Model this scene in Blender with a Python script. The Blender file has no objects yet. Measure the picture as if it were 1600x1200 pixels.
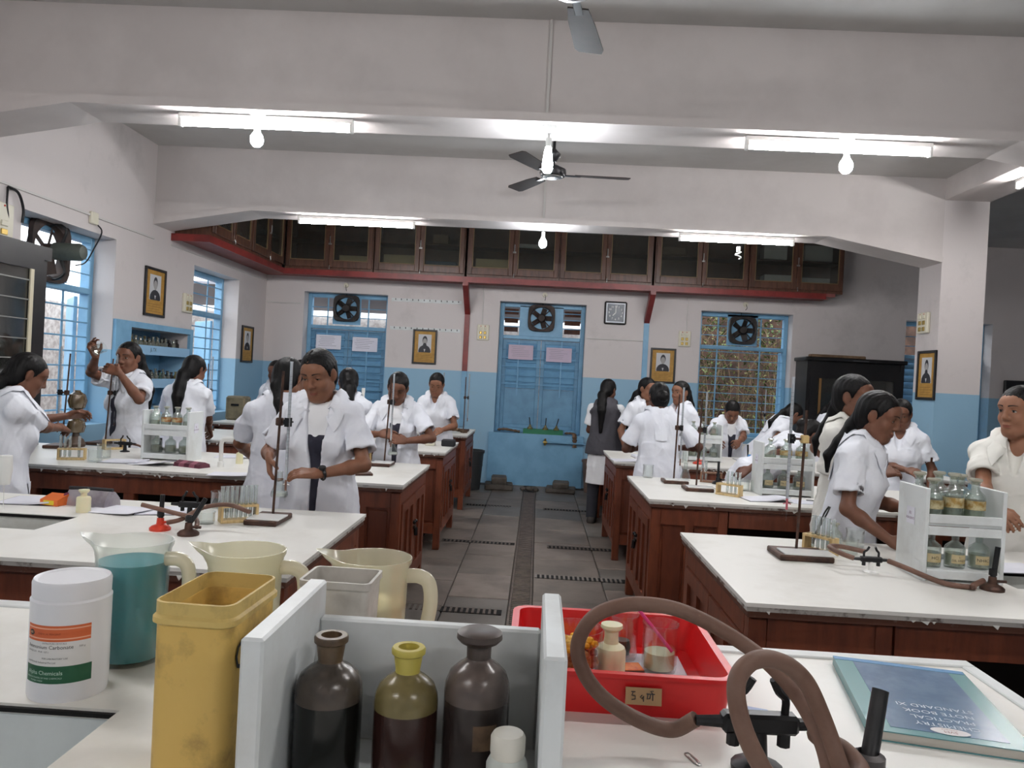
import bpy, math, random
import numpy as np
from mathutils import Matrix, Vector

# ------------------------------------------------------------------ camera, world, exposure
SC = bpy.context.scene
COL = SC.collection
EYE = np.array([0.0, 0.0, 1.42])
ROLL, YAW, PITCH, FPX = 0.052, math.atan(40.7/1200), math.atan(7.1/1200), 1200.0
_F = np.array([-math.sin(YAW)*math.cos(PITCH), math.cos(YAW)*math.cos(PITCH), -math.sin(PITCH)])
_R0 = np.array([math.cos(YAW), math.sin(YAW), 0.0]); _U0 = np.cross(_R0, _F)
_R = math.cos(ROLL)*_R0 + math.sin(ROLL)*_U0
_U = math.cos(ROLL)*_U0 - math.sin(ROLL)*_R0
cam_data = bpy.data.cameras.new('camera'); cam = bpy.data.objects.new('camera', cam_data); COL.objects.link(cam)
cam_data.sensor_width = 36.0; cam_data.lens = 36.0*FPX/1600.0; cam_data.clip_start = 0.02; cam_data.clip_end = 200
cam.matrix_world = Matrix(((_R[0], _U[0], -_F[0], EYE[0]), (_R[1], _U[1], -_F[1], EYE[1]), (_R[2], _U[2], -_F[2], EYE[2]), (0, 0, 0, 1)))
SC.camera = cam
# helpers for measuring the place: where the sight line through a point of the photograph meets a real plane
def _ray(x, y): return _F + (x-800)/FPX*_R - (y-600)/FPX*_U
def at_y(x, y, Y): d = _ray(x, y); return EYE + d*(Y/d[1])
def at_z(x, y, z): d = _ray(x, y); return EYE + d*((z-EYE[2])/d[2])
def at_x(x, y, X): d = _ray(x, y); return EYE + d*(X/d[0])

world = bpy.data.worlds.new('world'); SC.world = world; world.use_nodes = True
_bg = world.node_tree.nodes['Background']; _bg.inputs[0].default_value = (0.88, 0.94, 1.0, 1); _bg.inputs[1].default_value = 1.5
TUBE_STRENGTH, BULB_STRENGTH = 66.0, 90.0
SC.view_settings.view_transform = 'Standard'; SC.view_settings.look = 'None'
SC.view_settings.gamma = 1.0; SC.view_settings.use_curve_mapping = False
SC.view_settings.exposure = 1.25
cy = SC.cycles
cy.max_bounces = 6; cy.diffuse_bounces = 3; cy.glossy_bounces = 3; cy.transmission_bounces = 4; cy.transparent_max_bounces = 12
cy.caustics_reflective = False; cy.caustics_refractive = False; cy.use_denoising = True
cy.sample_clamp_indirect = 4.0
cy.use_adaptive_sampling = True; cy.adaptive_threshold = 0.04; cy.adaptive_min_samples = 12
random.seed(7)

# ------------------------------------------------------------------ materials
def lin(c):
    out = []
    for v in c[:3]:
        v = v/255.0; out.append(v/12.92 if v <= 0.04045 else ((v+0.055)/1.055)**2.4)
    return (*out, 1.0)
MATS = {}
def mat(name, col, rough=0.5, metal=0.0, spec=0.5, col2=None, nscale=6.0, nmid=(0.42, 0.62), stretch=None, bump=None, bscale=60.0, emit=None, detail=6.0, sss=0.0):
    if name in MATS: return MATS[name]
    m = bpy.data.materials.new(name); m.use_nodes = True; MATS[name] = m
    nt = m.node_tree; N = nt.nodes; L = nt.links; b = N['Principled BSDF']
    b.inputs['Base Color'].default_value = lin(col); b.inputs['Roughness'].default_value = rough
    b.inputs['Metallic'].default_value = metal; b.inputs['Specular IOR Level'].default_value = spec
    if sss: b.inputs['Subsurface Weight'].default_value = sss; b.inputs['Subsurface Radius'].default_value = (0.02, 0.008, 0.004)
    def coords():
        tc = N.new('ShaderNodeTexCoord'); mp = N.new('ShaderNodeMapping'); L.new(tc.outputs['Object'], mp.inputs[0])
        if stretch: mp.inputs['Scale'].default_value = stretch
        return mp.outputs[0]
    if col2 is not None:
        nz = N.new('ShaderNodeTexNoise'); nz.inputs['Scale'].default_value = nscale; nz.inputs['Detail'].default_value = detail; nz.inputs['Roughness'].default_value = 0.62
        L.new(coords(), nz.inputs['Vector'])
        rp = N.new('ShaderNodeValToRGB'); rp.color_ramp.elements[0].position, rp.color_ramp.elements[1].position = nmid
        rp.color_ramp.elements[0].color = lin(col); rp.color_ramp.elements[1].color = lin(col2)
        L.new(nz.outputs['Fac'], rp.inputs[0]); L.new(rp.outputs[0], b.inputs['Base Color'])
    if bump:
        nb = N.new('ShaderNodeTexNoise'); nb.inputs['Scale'].default_value = bscale; nb.inputs['Detail'].default_value = 4
        L.new(coords(), nb.inputs['Vector'])
        bp = N.new('ShaderNodeBump'); bp.inputs['Strength'].default_value = bump; bp.inputs['Distance'].default_value = 0.01
        L.new(nb.outputs['Fac'], bp.inputs['Height']); L.new(bp.outputs[0], b.inputs['Normal'])
    if emit is not None:
        b.inputs['Emission Color'].default_value = lin(emit[0]); b.inputs['Emission Strength'].default_value = emit[1]
    return m
def glass(name, tint=(252, 254, 253), gloss=0.05, rough=0.03, body=0.0, bodycol=(230, 235, 232)):
    if name in MATS: return MATS[name]
    m = bpy.data.materials.new(name); m.use_nodes = True; MATS[name] = m
    nt = m.node_tree; N = nt.nodes; L = nt.links
    for n in list(N):
        if n.type != 'OUTPUT_MATERIAL': N.remove(n)
    out = [n for n in N if n.type == 'OUTPUT_MATERIAL'][0]
    tr = N.new('ShaderNodeBsdfTransparent'); tr.inputs[0].default_value = lin(tint)
    gl = N.new('ShaderNodeBsdfGlossy'); gl.inputs['Roughness'].default_value = rough
    fr = N.new('ShaderNodeLayerWeight'); fr.inputs[0].default_value = 0.35
    ma = N.new('ShaderNodeMath'); ma.operation = 'MULTIPLY_ADD'; ma.inputs[1].default_value = 0.42; ma.inputs[2].default_value = gloss; ma.use_clamp = True
    L.new(fr.outputs['Facing'], ma.inputs[0])
    base = tr.outputs[0]
    if body > 0:
        df = N.new('ShaderNodeBsdfDiffuse'); df.inputs[0].default_value = lin(bodycol)
        tl = N.new('ShaderNodeBsdfTranslucent'); tl.inputs[0].default_value = lin(bodycol)
        m0 = N.new('ShaderNodeMixShader'); m0.inputs[0].default_value = 0.4; L.new(df.outputs[0], m0.inputs[1]); L.new(tl.outputs[0], m0.inputs[2])
        m1 = N.new('ShaderNodeMixShader'); m1.inputs[0].default_value = body; L.new(tr.outputs[0], m1.inputs[1]); L.new(m0.outputs[0], m1.inputs[2]); base = m1.outputs[0]
    mx = N.new('ShaderNodeMixShader'); L.new(ma.outputs[0], mx.inputs[0]); L.new(base, mx.inputs[1]); L.new(gl.outputs[0], mx.inputs[2])
    L.new(mx.outputs[0], out.inputs['Surface'])
    return m
def wall_paint(name, upper, lower, zline, stain=(150, 145, 142), st=0.5):
    """white distemper over a blue oil-paint dado, with faint blotches"""
    m = bpy.data.materials.new(name); m.use_nodes = True; MATS[name] = m
    nt = m.node_tree; N = nt.nodes; L = nt.links; b = N['Principled BSDF']; b.inputs['Roughness'].default_value = 0.55
    g = N.new('ShaderNodeNewGeometry'); sp = N.new('ShaderNodeSeparateXYZ'); L.new(g.outputs['Position'], sp.inputs[0])
    gt = N.new('ShaderNodeMath'); gt.operation = 'GREATER_THAN'; gt.inputs[1].default_value = zline; L.new(sp.outputs['Z'], gt.inputs[0])
    nz = N.new('ShaderNodeTexNoise'); nz.inputs['Scale'].default_value = 1.3; nz.inputs['Detail'].default_value = 8; nz.inputs['Roughness'].default_value = 0.7; L.new(g.outputs['Position'], nz.inputs['Vector'])
    rp = N.new('ShaderNodeValToRGB'); rp.color_ramp.elements[0].position = 0.55; rp.color_ramp.elements[1].position = 0.85
    rp.color_ramp.elements[0].color = (0, 0, 0, 1); rp.color_ramp.elements[1].color = (st, st, st, 1); L.new(nz.outputs['Fac'], rp.inputs[0])
    m1 = N.new('ShaderNodeMix'); m1.data_type = 'RGBA'; m1.inputs[6].default_value = lin(lower); m1.inputs[7].default_value = lin(upper); L.new(gt.outputs[0], m1.inputs[0])
    m2 = N.new('ShaderNodeMix'); m2.data_type = 'RGBA'; m2.inputs[7].default_value = lin(stain); L.new(rp.outputs[0], m2.inputs[0]); L.new(m1.outputs[2], m2.inputs[6])
    L.new(m2.outputs[2], b.inputs['Base Color'])
    nb = N.new('ShaderNodeTexNoise'); nb.inputs['Scale'].default_value = 9; nb.inputs['Detail'].default_value = 5; L.new(g.outputs['Position'], nb.inputs['Vector'])
    bp = N.new('ShaderNodeBump'); bp.inputs['Strength'].default_value = 0.12; bp.inputs['Distance'].default_value = 0.02; L.new(nb.outputs['Fac'], bp.inputs['Height']); L.new(bp.outputs[0], b.inputs['Normal'])
    return m
WALL = wall_paint('wall_paint', (214, 206, 204), (146, 185, 210), 1.5)
WHITEWASH = mat('whitewash', (213, 205, 202), 0.7, col2=(202, 194, 191), nscale=1.2, bump=0.08, bscale=5)
CEILM = mat('ceiling_paint', (196, 193, 190), 0.8, col2=(184, 181, 178), nscale=1.0)
BLUEP = mat('blue_paint', (128, 178, 210), 0.4, col2=(116, 164, 198), nscale=5, bump=0.05, bscale=30)
BLUED = mat('blue_shutter', (112, 160, 192), 0.45, col2=(100, 146, 178), nscale=6)
WOOD = mat('brown_bench_wood', (124, 64, 40), 0.42, col2=(104, 52, 33), nscale=7, stretch=(3, 3, 0.6), bump=0.05, bscale=25)
WOODD = mat('dark_wood', (98, 64, 49), 0.4, col2=(74, 48, 37), nscale=8, stretch=(3, 3, 0.5))
REDP = mat('red_oxide_paint', (136, 46, 42), 0.4, col2=(114, 38, 35), nscale=5)
BLACKW = mat('black_wood', (24, 22, 24), 0.4, col2=(34, 31, 32), nscale=5)
TOPW = mat('white_bench_top', (238, 236, 230), 0.38, col2=(214, 210, 200), nscale=2.2, nmid=(0.5, 0.8), bump=0.03, bscale=14)
TOPE = mat('worn_bench_edge', (196, 192, 186), 0.6, col2=(86, 66, 54), nscale=16, nmid=(0.52, 0.66))
STONE = mat('floor_stone', (126, 115, 106), 0.55, col2=(106, 97, 90), nscale=2.4, bump=0.12, bscale=18)
STONE2 = mat('floor_stone_pale', (134, 122, 113), 0.55, col2=(112, 102, 95), nscale=3.0, bump=0.12, bscale=18)
STONE3 = mat('floor_stone_blue', (116, 110, 104), 0.5, col2=(102, 96, 90), nscale=2.0, bump=0.12, bscale=18)
GROUT = mat('floor_grout', (86, 79, 74), 0.9)
IRON = mat('cast_iron', (92, 82, 75), 0.6, metal=0.15, col2=(112, 99, 90), nscale=14)
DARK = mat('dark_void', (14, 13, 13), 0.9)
RUST = mat('rusty_iron', (88, 62, 50), 0.55, metal=0.35, col2=(62, 44, 38), nscale=30, bump=0.1, bscale=80)
BLACKI = mat('black_iron', (30, 30, 32), 0.4, metal=0.3)
STEEL = mat('steel', (190, 190, 188), 0.3, metal=0.9)
BRASS = mat('brass', (176, 150, 84), 0.35, metal=0.8)
WHITEPAINT = mat('white_paint_wood', (228, 232, 232), 0.42, col2=(212, 214, 212), nscale=5, bump=0.03, bscale=20)
PVC = mat('white_pvc', (240, 240, 236), 0.3)
PAPER = mat('paper', (236, 236, 244), 0.7, col2=(226, 226, 236), nscale=3)
CREAMP = mat('cream_plastic', (232, 224, 188), 0.4, sss=0.2)
PALEWOOD = mat('pale_wood', (216, 190, 138), 0.5, col2=(190, 160, 108), nscale=9, stretch=(6, 6, 1))
RUBBER = mat('brown_rubber', (116, 84, 70), 0.6, col2=(98, 70, 58), nscale=12, bump=0.05, bscale=60)
REDENAMEL = mat('red_enamel', (206, 62, 40), 0.35)
GLASS = glass('clear_glass')
PANE = glass('window_pane_glass', (226, 228, 224), 0.05, 0.08, 0.10, (150, 150, 146))
SKYW = mat('cream_switch', (222, 216, 196), 0.4)
GOLD = mat('gold_mount', (186, 142, 66), 0.6, col2=(168, 126, 56), nscale=20)

# ------------------------------------------------------------------ mesh building
class MB:
    def __init__(s, M=None): s.v = []; s.f = []; s.m = []; s.mi = 0; s.M = M
    def at(s, M): s.M = M; return s
    def add(s, vs, fs):
        o = len(s.v)
        for p in vs:
            p = Vector(p)
            s.v.append(tuple(s.M @ p) if s.M is not None else tuple(p))
        for f in fs: s.f.append(tuple(i+o for i in f)); s.m.append(s.mi)
        return s
    def box(s, x0, x1, y0, y1, z0, z1, b=0.0):
        if x1 < x0: x0, x1 = x1, x0
        if y1 < y0: y0, y1 = y1, y0
        if z1 < z0: z0, z1 = z1, z0
        if b <= 0:
            vs = [(x, y, z) for z in (z0, z1) for y in (y0, y1) for x in (x0, x1)]
            return s.add(vs, [(0, 2, 3, 1), (4, 5, 7, 6), (0, 1, 5, 4), (2, 6, 7, 3), (0, 4, 6, 2), (1, 3, 7, 5)])
        b = min(b, (x1-x0)*0.45, (y1-y0)*0.45, (z1-z0)*0.45)
        vs = []; idx = {}
        for i, x in enumerate((x0, x1)):
            for j, y in enumerate((y0, y1)):
                for k, z in enumerate((z0, z1)):
                    sx, sy, sz = (1-2*i)*b, (1-2*j)*b, (1-2*k)*b
                    for a, p in enumerate(((x, y+sy, z+sz), (x+sx, y, z+sz), (x+sx, y+sy, z))):
                        idx[(i, j, k, a)] = len(vs); vs.append(p)
        I = idx; fs = []
        fs += [(I[0,0,0,0], I[0,0,1,0], I[0,1,1,0], I[0,1,0,0]), (I[1,0,0,0], I[1,1,0,0], I[1,1,1,0], I[1,0,1,0])]
        fs += [(I[0,0,0,1], I[1,0,0,1], I[1,0,1,1], I[0,0,1,1]), (I[0,1,0,1], I[0,1,1,1], I[1,1,1,1], I[1,1,0,1])]
        fs += [(I[0,0,0,2], I[0,1,0,2], I[1,1,0,2], I[1,0,0,2]), (I[0,0,1,2], I[1,0,1,2], I[1,1,1,2], I[0,1,1,2])]
        for j in (0, 1):
            for k in (0, 1): fs.append((I[0,j,k,1], I[1,j,k,1], I[1,j,k,2], I[0,j,k,2]))
        for i in (0, 1):
            for k in (0, 1): fs.append((I[i,0,k,0], I[i,1,k,0], I[i,1,k,2], I[i,0,k,2]))
        for i in (0, 1):
            for j in (0, 1): fs.append((I[i,j,0,0], I[i,j,1,0], I[i,j,1,1], I[i,j,0,1]))
        for i in (0, 1):
            for j in (0, 1):
                for k in (0, 1): fs.append((I[i,j,k,0], I[i,j,k,1], I[i,j,k,2]))
        return s.add(vs, fs)
    def lathe(s, prof, seg=16, o=(0, 0, 0), sx=1.0, sy=1.0, closed=False):
        vs = []; fs = []
        for r, z in prof:
            for i in range(seg):
                a = 2*math.pi*i/seg; vs.append((o[0]+r*math.cos(a)*sx, o[1]+r*math.sin(a)*sy, o[2]+z))
        n = len(prof)
        for j in range(n-1 + (1 if closed else 0)):
            for i in range(seg):
                a, b2 = j*seg+i, j*seg+(i+1) % seg; jn = (j+1) % n
                fs.append((a, b2, jn*seg+(i+1) % seg, jn*seg+i))
        if not closed:
            if prof[0][0] > 1e-6: fs.append(tuple(reversed(range(seg))))
            if prof[-1][0] > 1e-6: fs.append(tuple((n-1)*seg+i for i in range(seg)))
        return s.add(vs, fs)
    def tube(s, path, r, seg=8, caps=True, closed=False, flat=1.0):
        P = [Vector(p) for p in path]; n = len(P); vs = []; fs = []
        rs = r if isinstance(r, (list, tuple)) else [r]*n
        up = None
        for i in range(n):
            if closed: t = P[(i+1) % n]-P[i-1]
            else: t = P[min(i+1, n-1)]-P[max(i-1, 0)]
            t = t.normalized() if t.length > 1e-9 else Vector((0, 0, 1))
            if up is None:
                up = Vector((0, 0, 1)) if abs(t.z) < 0.9 else Vector((0, 1, 0))
            u = t.cross(up)
            if u.length < 1e-6: u = t.cross(Vector((1, 0.2, 0)))
            u.normalize(); w = u.cross(t).normalized(); up = w
            for k in range(seg):
                a = 2*math.pi*k/seg; vs.append(P[i] + rs[i]*(math.cos(a)*u + flat*math.sin(a)*w))
        for i in range(n if closed else n-1):
            j = (i+1) % n
            for k in range(seg):
                fs.append((i*seg+k, i*seg+(k+1) % seg, j*seg+(k+1) % seg, j*seg+k))
        if caps and not closed:
            fs.append(tuple(reversed(range(seg)))); fs.append(tuple((n-1)*seg+k for k in range(seg)))
        return s.add(vs, fs)
    def prism(s, poly, z0, z1):
        n = len(poly); vs = [(x, y, z0) for x, y in poly] + [(x, y, z1) for x, y in poly]
        fs = [tuple(reversed(range(n))), tuple(range(n, 2*n))]
        for i in range(n): j = (i+1) % n; fs.append((i, j, n+j, n+i))
        return s.add(vs, fs)
    def extrude_x(s, poly, x0, x1):
        n = len(poly); vs = [(x0, y, z) for y, z in poly] + [(x1, y, z) for y, z in poly]
        fs = [tuple(range(n)), tuple(reversed(range(n, 2*n)))]
        for i in range(n): j = (i+1) % n; fs.append((j, i, n+i, n+j))
        return s.add(vs, fs)
    def extrude_y(s, poly, y0, y1):
        n = len(poly); vs = [(x, y0, z) for x, z in poly] + [(x, y1, z) for x, z in poly]
        fs = [tuple(range(n)), tuple(reversed(range(n, 2*n)))]
        for i in range(n): j = (i+1) % n; fs.append((j, i, n+i, n+j))
        return s.add(vs, fs)
    def ball(s, c, r, seg=10, rings=7, sc=(1, 1, 1)):
        prof = [(max(1e-7, r*math.sin(math.pi*i/rings)), -r*math.cos(math.pi*i/rings)) for i in range(rings+1)]
        vs = []; fs = []
        for rr, z in prof:
            for i in range(seg):
                a = 2*math.pi*i/seg; vs.append((c[0]+rr*math.cos(a)*sc[0], c[1]+rr*math.sin(a)*sc[1], c[2]+z*sc[2]))
        for j in range(rings):
            for i in range(seg): fs.append((j*seg+i, j*seg+(i+1) % seg, (j+1)*seg+(i+1) % seg, (j+1)*seg+i))
        return s.add(vs, fs)
    def mesh(s, name, mats, smooth=True, ang=38):
        me = bpy.data.meshes.new(name); me.from_pydata(s.v, [], s.f)
        for m in (mats if isinstance(mats, (list, tuple)) else [mats]): me.materials.append(m)
        me.polygons.foreach_set('material_index', s.m)
        import bmesh
        bm = bmesh.new(); bm.from_mesh(me); bmesh.ops.recalc_face_normals(bm, faces=bm.faces[:]); bm.to_mesh(me); bm.free()
        if smooth:
            me.polygons.foreach_set('use_smooth', [True]*len(me.polygons)); me.set_sharp_from_angle(angle=math.radians(ang))
        me.update(); return me
    def build(s, name, mats, parent=None, smooth=True, ang=38):
        return link(name, s.mesh(name, mats, smooth, ang), parent)
def link(name, me, parent=None, loc=None, rot=None):
    o = bpy.data.objects.new(name, me); COL.objects.link(o)
    if parent is not None: o.parent = parent
    if loc is not None: o.location = loc
    if rot is not None: o.rotation_euler = rot
    return o
def tag(o, label, cat, group=None, kind=None):
    if label: o['label'] = label
    if cat: o['category'] = cat
    if group: o['group'] = group
    if kind: o['kind'] = kind
    return o
def thing(name, label, cat, loc=(0, 0, 0), rz=0.0, group=None):
    o = bpy.data.objects.new(name, None); COL.objects.link(o); o.empty_display_size = 0.05
    o.location = tuple(loc); o.rotation_euler = (0, 0, rz); return tag(o, label, cat, group)
def struct(name, mb, mats, label=None, smooth=False):
    o = mb.build(name, mats, None, smooth); o['kind'] = 'structure'
    if label: o['label'] = label
    return o
def dup(root, loc, rz, label, group=None):
    r = root.copy(); COL.objects.link(r); r.location = tuple(loc); r.rotation_euler = (root.rotation_euler[0], root.rotation_euler[1], rz); r['label'] = label
    if group: r['group'] = group
    for ch in list(root.children):
        c = ch.copy(); COL.objects.link(c); c.parent = r
        for g in ch.children:
            d = g.copy(); COL.objects.link(d); d.parent = c
    return r
ORDN = ['first', 'second', 'third', 'fourth', 'fifth', 'sixth', 'seventh', 'eighth', 'ninth', 'tenth', 'eleventh', 'twelfth', 'thirteenth']
def RZ(a): return Matrix.Rotation(a, 4, 'Z')
def T(x, y, z): return Matrix.Translation((x, y, z))
def spline(pts, n=8):
    """Catmull-Rom through the points"""
    P = [Vector(p) for p in pts]; P = [2*P[0]-P[1]] + P + [2*P[-1]-P[-2]]; out = []
    for i in range(1, len(P)-2):
        for k in range(n):
            t = k/n; a, b, c, d = P[i-1], P[i], P[i+1], P[i+2]
            out.append(0.5*((2*b) + (c-a)*t + (2*a-5*b+4*c-d)*t*t + (3*b-a-3*c+d)*t**3))
    out.append(P[-2]); return out
def text_mesh(txt, size, mname='lettering', align='CENTER'):
    cu = bpy.data.curves.new('txt', 'FONT'); cu.body = txt; cu.size = size; cu.align_x = align; cu.align_y = 'CENTER'; cu.resolution_u = 2
    o = bpy.data.objects.new('txt', cu); COL.objects.link(o)
    dg = bpy.context.evaluated_depsgraph_get(); me = bpy.data.meshes.new_from_object(o.evaluated_get(dg))
    bpy.data.objects.remove(o); bpy.data.curves.remove(cu); me.name = mname; return me
def text_bits(lines, bend=None):
    """lines: (text, size, x, y, spacing-align); returns verts, faces of flat lettering in the xy plane"""
    V = []; Fc = []
    for txt, size, x, y, al in lines:
        me = text_mesh(txt, size, align=al); o = len(V)
        V += [(v.co.x+x, v.co.y+y, 0) for v in me.vertices]; Fc += [tuple(i+o for i in p.vertices) for p in me.polygons]
        bpy.data.meshes.remove(me)
    return V, Fc

# ------------------------------------------------------------------ the room
XL, XR, YB, YF, ZC, TH = -3.78, 7.6, 10.4, -2.6, 3.5, 0.30
def holed(u0, u1, z0, z1, holes):
    us = sorted({u0, u1, *[h[0] for h in holes], *[h[1] for h in holes]}); zs = sorted({z0, z1, *[h[2] for h in holes], *[h[3] for h in holes]})
    out = []
    for a, b in zip(us, us[1:]):
        run = None
        for c, d in zip(zs, zs[1:]):
            mu, mz = (a+b)/2, (c+d)/2
            if any(h[0] < mu < h[1] and h[2] < mz < h[3] for h in holes):
                if run: out.append((a, b, *run)); run = None
            else: run = (run[0], d) if run else (c, d)
        if run: out.append((a, b, *run))
    return out
W1 = (5.42, 6.66, 0.85, 2.47); W2 = (8.20, 9.45, 0.85, 2.48); NICHE = (6.93, 8.12, 0.92, 1.72)
W3 = (-3.25, -2.10, 0.85, 2.48); W4 = (-0.57, 0.60, 0.70, 2.475); W5 = (2.14, 3.36, 0.80, 2.48); W6 = (4.85, 5.98, 0.85, 2.48)
mb = MB()
for a, b, c, d in holed(YF, YB+TH, 0, ZC, [W1, W2, NICHE]): mb.box(XL-TH, XL, a, b, c, d)
wall_left = struct('wall_left', mb, WALL)
mb = MB().box(XL-TH-0.02, XL-TH, NICHE[0]-.1, NICHE[1]+.1, NICHE[2]-.1, NICHE[3]+.1); mb.build('niche_back', BLUEP, wall_left, False)
mb = MB()
for a, b, c, d in holed(XL-TH, XR, 0, ZC, [W3, W4, W5, W6]): mb.box(a, b, YB, YB+TH, c, d)
wall_back = struct('wall_back', mb, WALL)
mb = MB().box(W4[0]-.06, W4[1]+.05, YB-0.05, YB+0.02, 0.0, W4[2]); mb.build('alcove_ledge', BLUEP, wall_back, False)
struct('wall_right', MB().box(XR, XR+.2, YF, YB+TH, 0, ZC), WALL)
struct('wall_front', MB().box(XL-TH, XR, YF-.2, YF, 0, ZC), WALL)
struct('ceiling', MB().box(XL-TH, XR+.2, YF-.2, YB+TH, ZC, ZC+.15), CEILM)
# roof beams with haunched ends
def beam(n, y0, y1, xr_end):
    mb = MB(); z = 2.91
    prof = [(XL, ZC), (XL, 2.735), (-2.83, z), (2.64, z), (xr_end, 2.715), (xr_end, ZC)]
    mb.extrude_y(prof, y0, y1)
    o = struct('beam_%d' % n, mb, WHITEWASH)
    # moulded lip along the lower edge
    lp = MB()
    for ya, yb in ((y0-0.022, y0), (y1, y1+0.022)):
        pts = [(XL, 2.735), (-2.83, z), (2.64, z), (xr_end, 2.715)]
        lp.extrude_y(pts + [(x, zz+0.05) for x, zz in reversed(pts)], ya, yb)
    lp.build('moulding', WHITEWASH, o, False)
    return o
beam(1, 4.44, 4.75, 3.70); beam(2, 7.30, 7.63, 3.70); beam(3, 1.58, 1.89, 3.70); beam(4, -1.28, -0.97, 3.70)
struct('beam_5', MB().box(3.70, 4.11, YF, 7.72, 3.30, ZC), WHITEWASH)
for i, yy in enumerate((7.30, 4.42, 1.56, -1.28)):
    struct('column_%d' % (i+1), MB().box(3.70, 4.11, yy, yy+.42, 0, 3.30), WALL)
# beams go through columns only where the photograph shows one
bpy.data.objects.remove(bpy.data.objects['column_2']); bpy.data.objects.remove(bpy.data.objects['column_3'])
# ceiling conduits and downpipes of wire casing on the beams
CASE = mat('wire_casing', (206, 202, 198), 0.5)
def casing(name, pts, label, w=0.016, d=0.010):
    mb = MB()
    for a, b in zip(pts, pts[1:]):
        lo = [min(p, q) for p, q in zip(a, b)]; hi = [max(p, q) for p, q in zip(a, b)]
        mb.box(*[v for l, h in zip(lo, hi) for v in ((l-w/2, h+w/2))])
    return tag(mb.build(name, CASE, None, False), label, 'conduit')
casing('wire_casing', [(-0.03, 4.434, 2.93), (-0.03, 4.434, 3.49)], 'white wire casing down the near beam above the long bulb')
casing('wire_casing', [(-0.03, 7.294, 2.93), (-0.03, 7.294, 3.49)], 'white wire casing down the far beam above the round bulb')
casing('wire_casing', [(XL+.008, 5.0, 2.60), (XL+.008, 7.29, 2.60)], 'white wire casing along wall over the fan window')
casing('wire_casing', [(XL+.008, 7.66, 2.60), (XL+.008, 10.38, 2.60)], 'white wire casing along wall below the red loft shelf')
casing('wire_casing', [(XL+.02, 10.39, 2.31), (-3.3, 10.39, 2.31)], 'thin casing on back wall beside the papered window')
casing('wire_casing', [(0.62, 10.39, 2.03), (1.39, 10.39, 2.03)], 'thin casing on back wall under the clock')
for x, lab in ((-.80, 'thin casing above the switchboard beside the red post'), (1.95, 'thin casing above the switchboard beside the open barred window')):
    casing('wire_casing', [(x, 10.392, 2.15), (x, 10.392, 2.66)], lab, 0.012)
# ------------------------------------------------------------------ floor of stone slabs, drains
floor = struct('floor', MB().box(XL-TH, XR, YF, YB+.1, -0.12, -0.012), GROUT)
xs_edges = [-3.78, -3.14, -2.54, -1.94, -1.34, -0.93, -0.515, -0.115, 0.035, 0.53, 1.05, 1.6, 2.2, 2.8, 3.4, 4.0, 4.7, 5.6, 6.6, 7.6]
ys_edges = [0.6, 1.6, 2.3, 3.0, 3.65, 4.3, 4.95, 5.55, 6.15, 6.75, 7.35, 7.95, 8.55, 9.15, 9.75, 10.4]
rs = random.Random(3); n_slab = 0
for i, (xa, xb) in enumerate(zip(xs_edges, xs_edges[1:])):
    if abs(xa+0.115) < 1e-6: continue
    off = 0.0 if i % 2 == 0 else 0.22
    for ya, yb in zip(ys_edges, ys_edges[1:]):
        if xa > 3.9 and ya < 5: continue
        dz = rs.uniform(-0.002, 0.002)
        o = MB().box(xa+.003, xb-.003, max(0.6, ya-off)+.003, min(yb-off, 10.4)-.003, -0.02, dz, 0.004).build('floor_slab', rs.choice([STONE, STONE, STONE2, STONE3]), floor, False); n_slab += 1
mb = MB().box(xs_edges[0], XR, YF, 0.6, -0.02, 0); mb.build('floor_screed', STONE, floor, False)
# drain with ribbed cover down the middle of the aisle
dr = thing('floor_drain', 'long ribbed iron drain cover down the middle of the aisle', 'drain', (-0.04, 0, 0))
MB().box(-.07, .07, 0.6, 9.75, -0.03, -0.012).build('channel', DARK, dr, False)
mb = MB()
for k in range(240): y = 0.62+k*0.038; mb.box(-.056, .056, y, y+.024, -0.012, 0.003)
o = mb.build('cover_bars', IRON, dr, False); o['kind'] = 'stuff'
for sx in (-1, 1): MB().box(sx*.058, sx*.072, 0.6, 9.75, -0.012, 0.006).build('side_rail', IRON, dr, False)
for k, (xa, xb, y, lab) in enumerate([(-.76, -.13, 6.62, 'cross grating from second cupboard to the aisle drain'), (-.74, -.23, 8.55, 'cross grating beside the farthest brown cupboards, drain to bins'), (-.74, -.15, 4.66, 'cross grating nearest the white jugs'),
                               (.05, .72, 5.58, 'bright cross grating beside the right bench row'), (.15, .70, 6.60, 'worn cross grating in the middle of the right side'), (.13, .68, 8.54, 'cross grating by the feet of the girl in grey')]):
    g = thing('floor_grating', lab, 'grating', (0, y, 0))
    MB().box(xa, xb, -.05, .05, -0.03, 0.0015).build('slot', DARK, g, False)
    for q in range(int((xb-xa)/0.034)):
        MB().box(xa+q*.034, xa+q*.034+.015, -.05, .05, -0.01, 0.005).build('bar', mat('worn_iron', (136, 128, 120), .5, .2) if k == 3 else IRON, g, False)
CONC = mat('concrete', (104, 97, 90), 0.85, col2=(84, 77, 70), nscale=9, bump=0.2, bscale=30)
def block(label, x, y, w, d, h, rz):
    mb = MB(T(x, y, 0)@RZ(rz)); mb.box(-w/2, w/2, -d/2, d/2, 0, h*.45, .012); mb.box(-w/2*.55, w/2*.55, -d/2*.8, d/2, h*.4, h, .015)
    tag(mb.build('concrete_step', CONC), label, 'concrete block')
block('stepped concrete block at wall foot, on the bin side', -.44, 9.93, .36, .34, .16, .05)
block('stepped concrete block at wall foot, nearer the brown bucket', .36, 9.95, .38, .34, .13, -.06)
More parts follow.
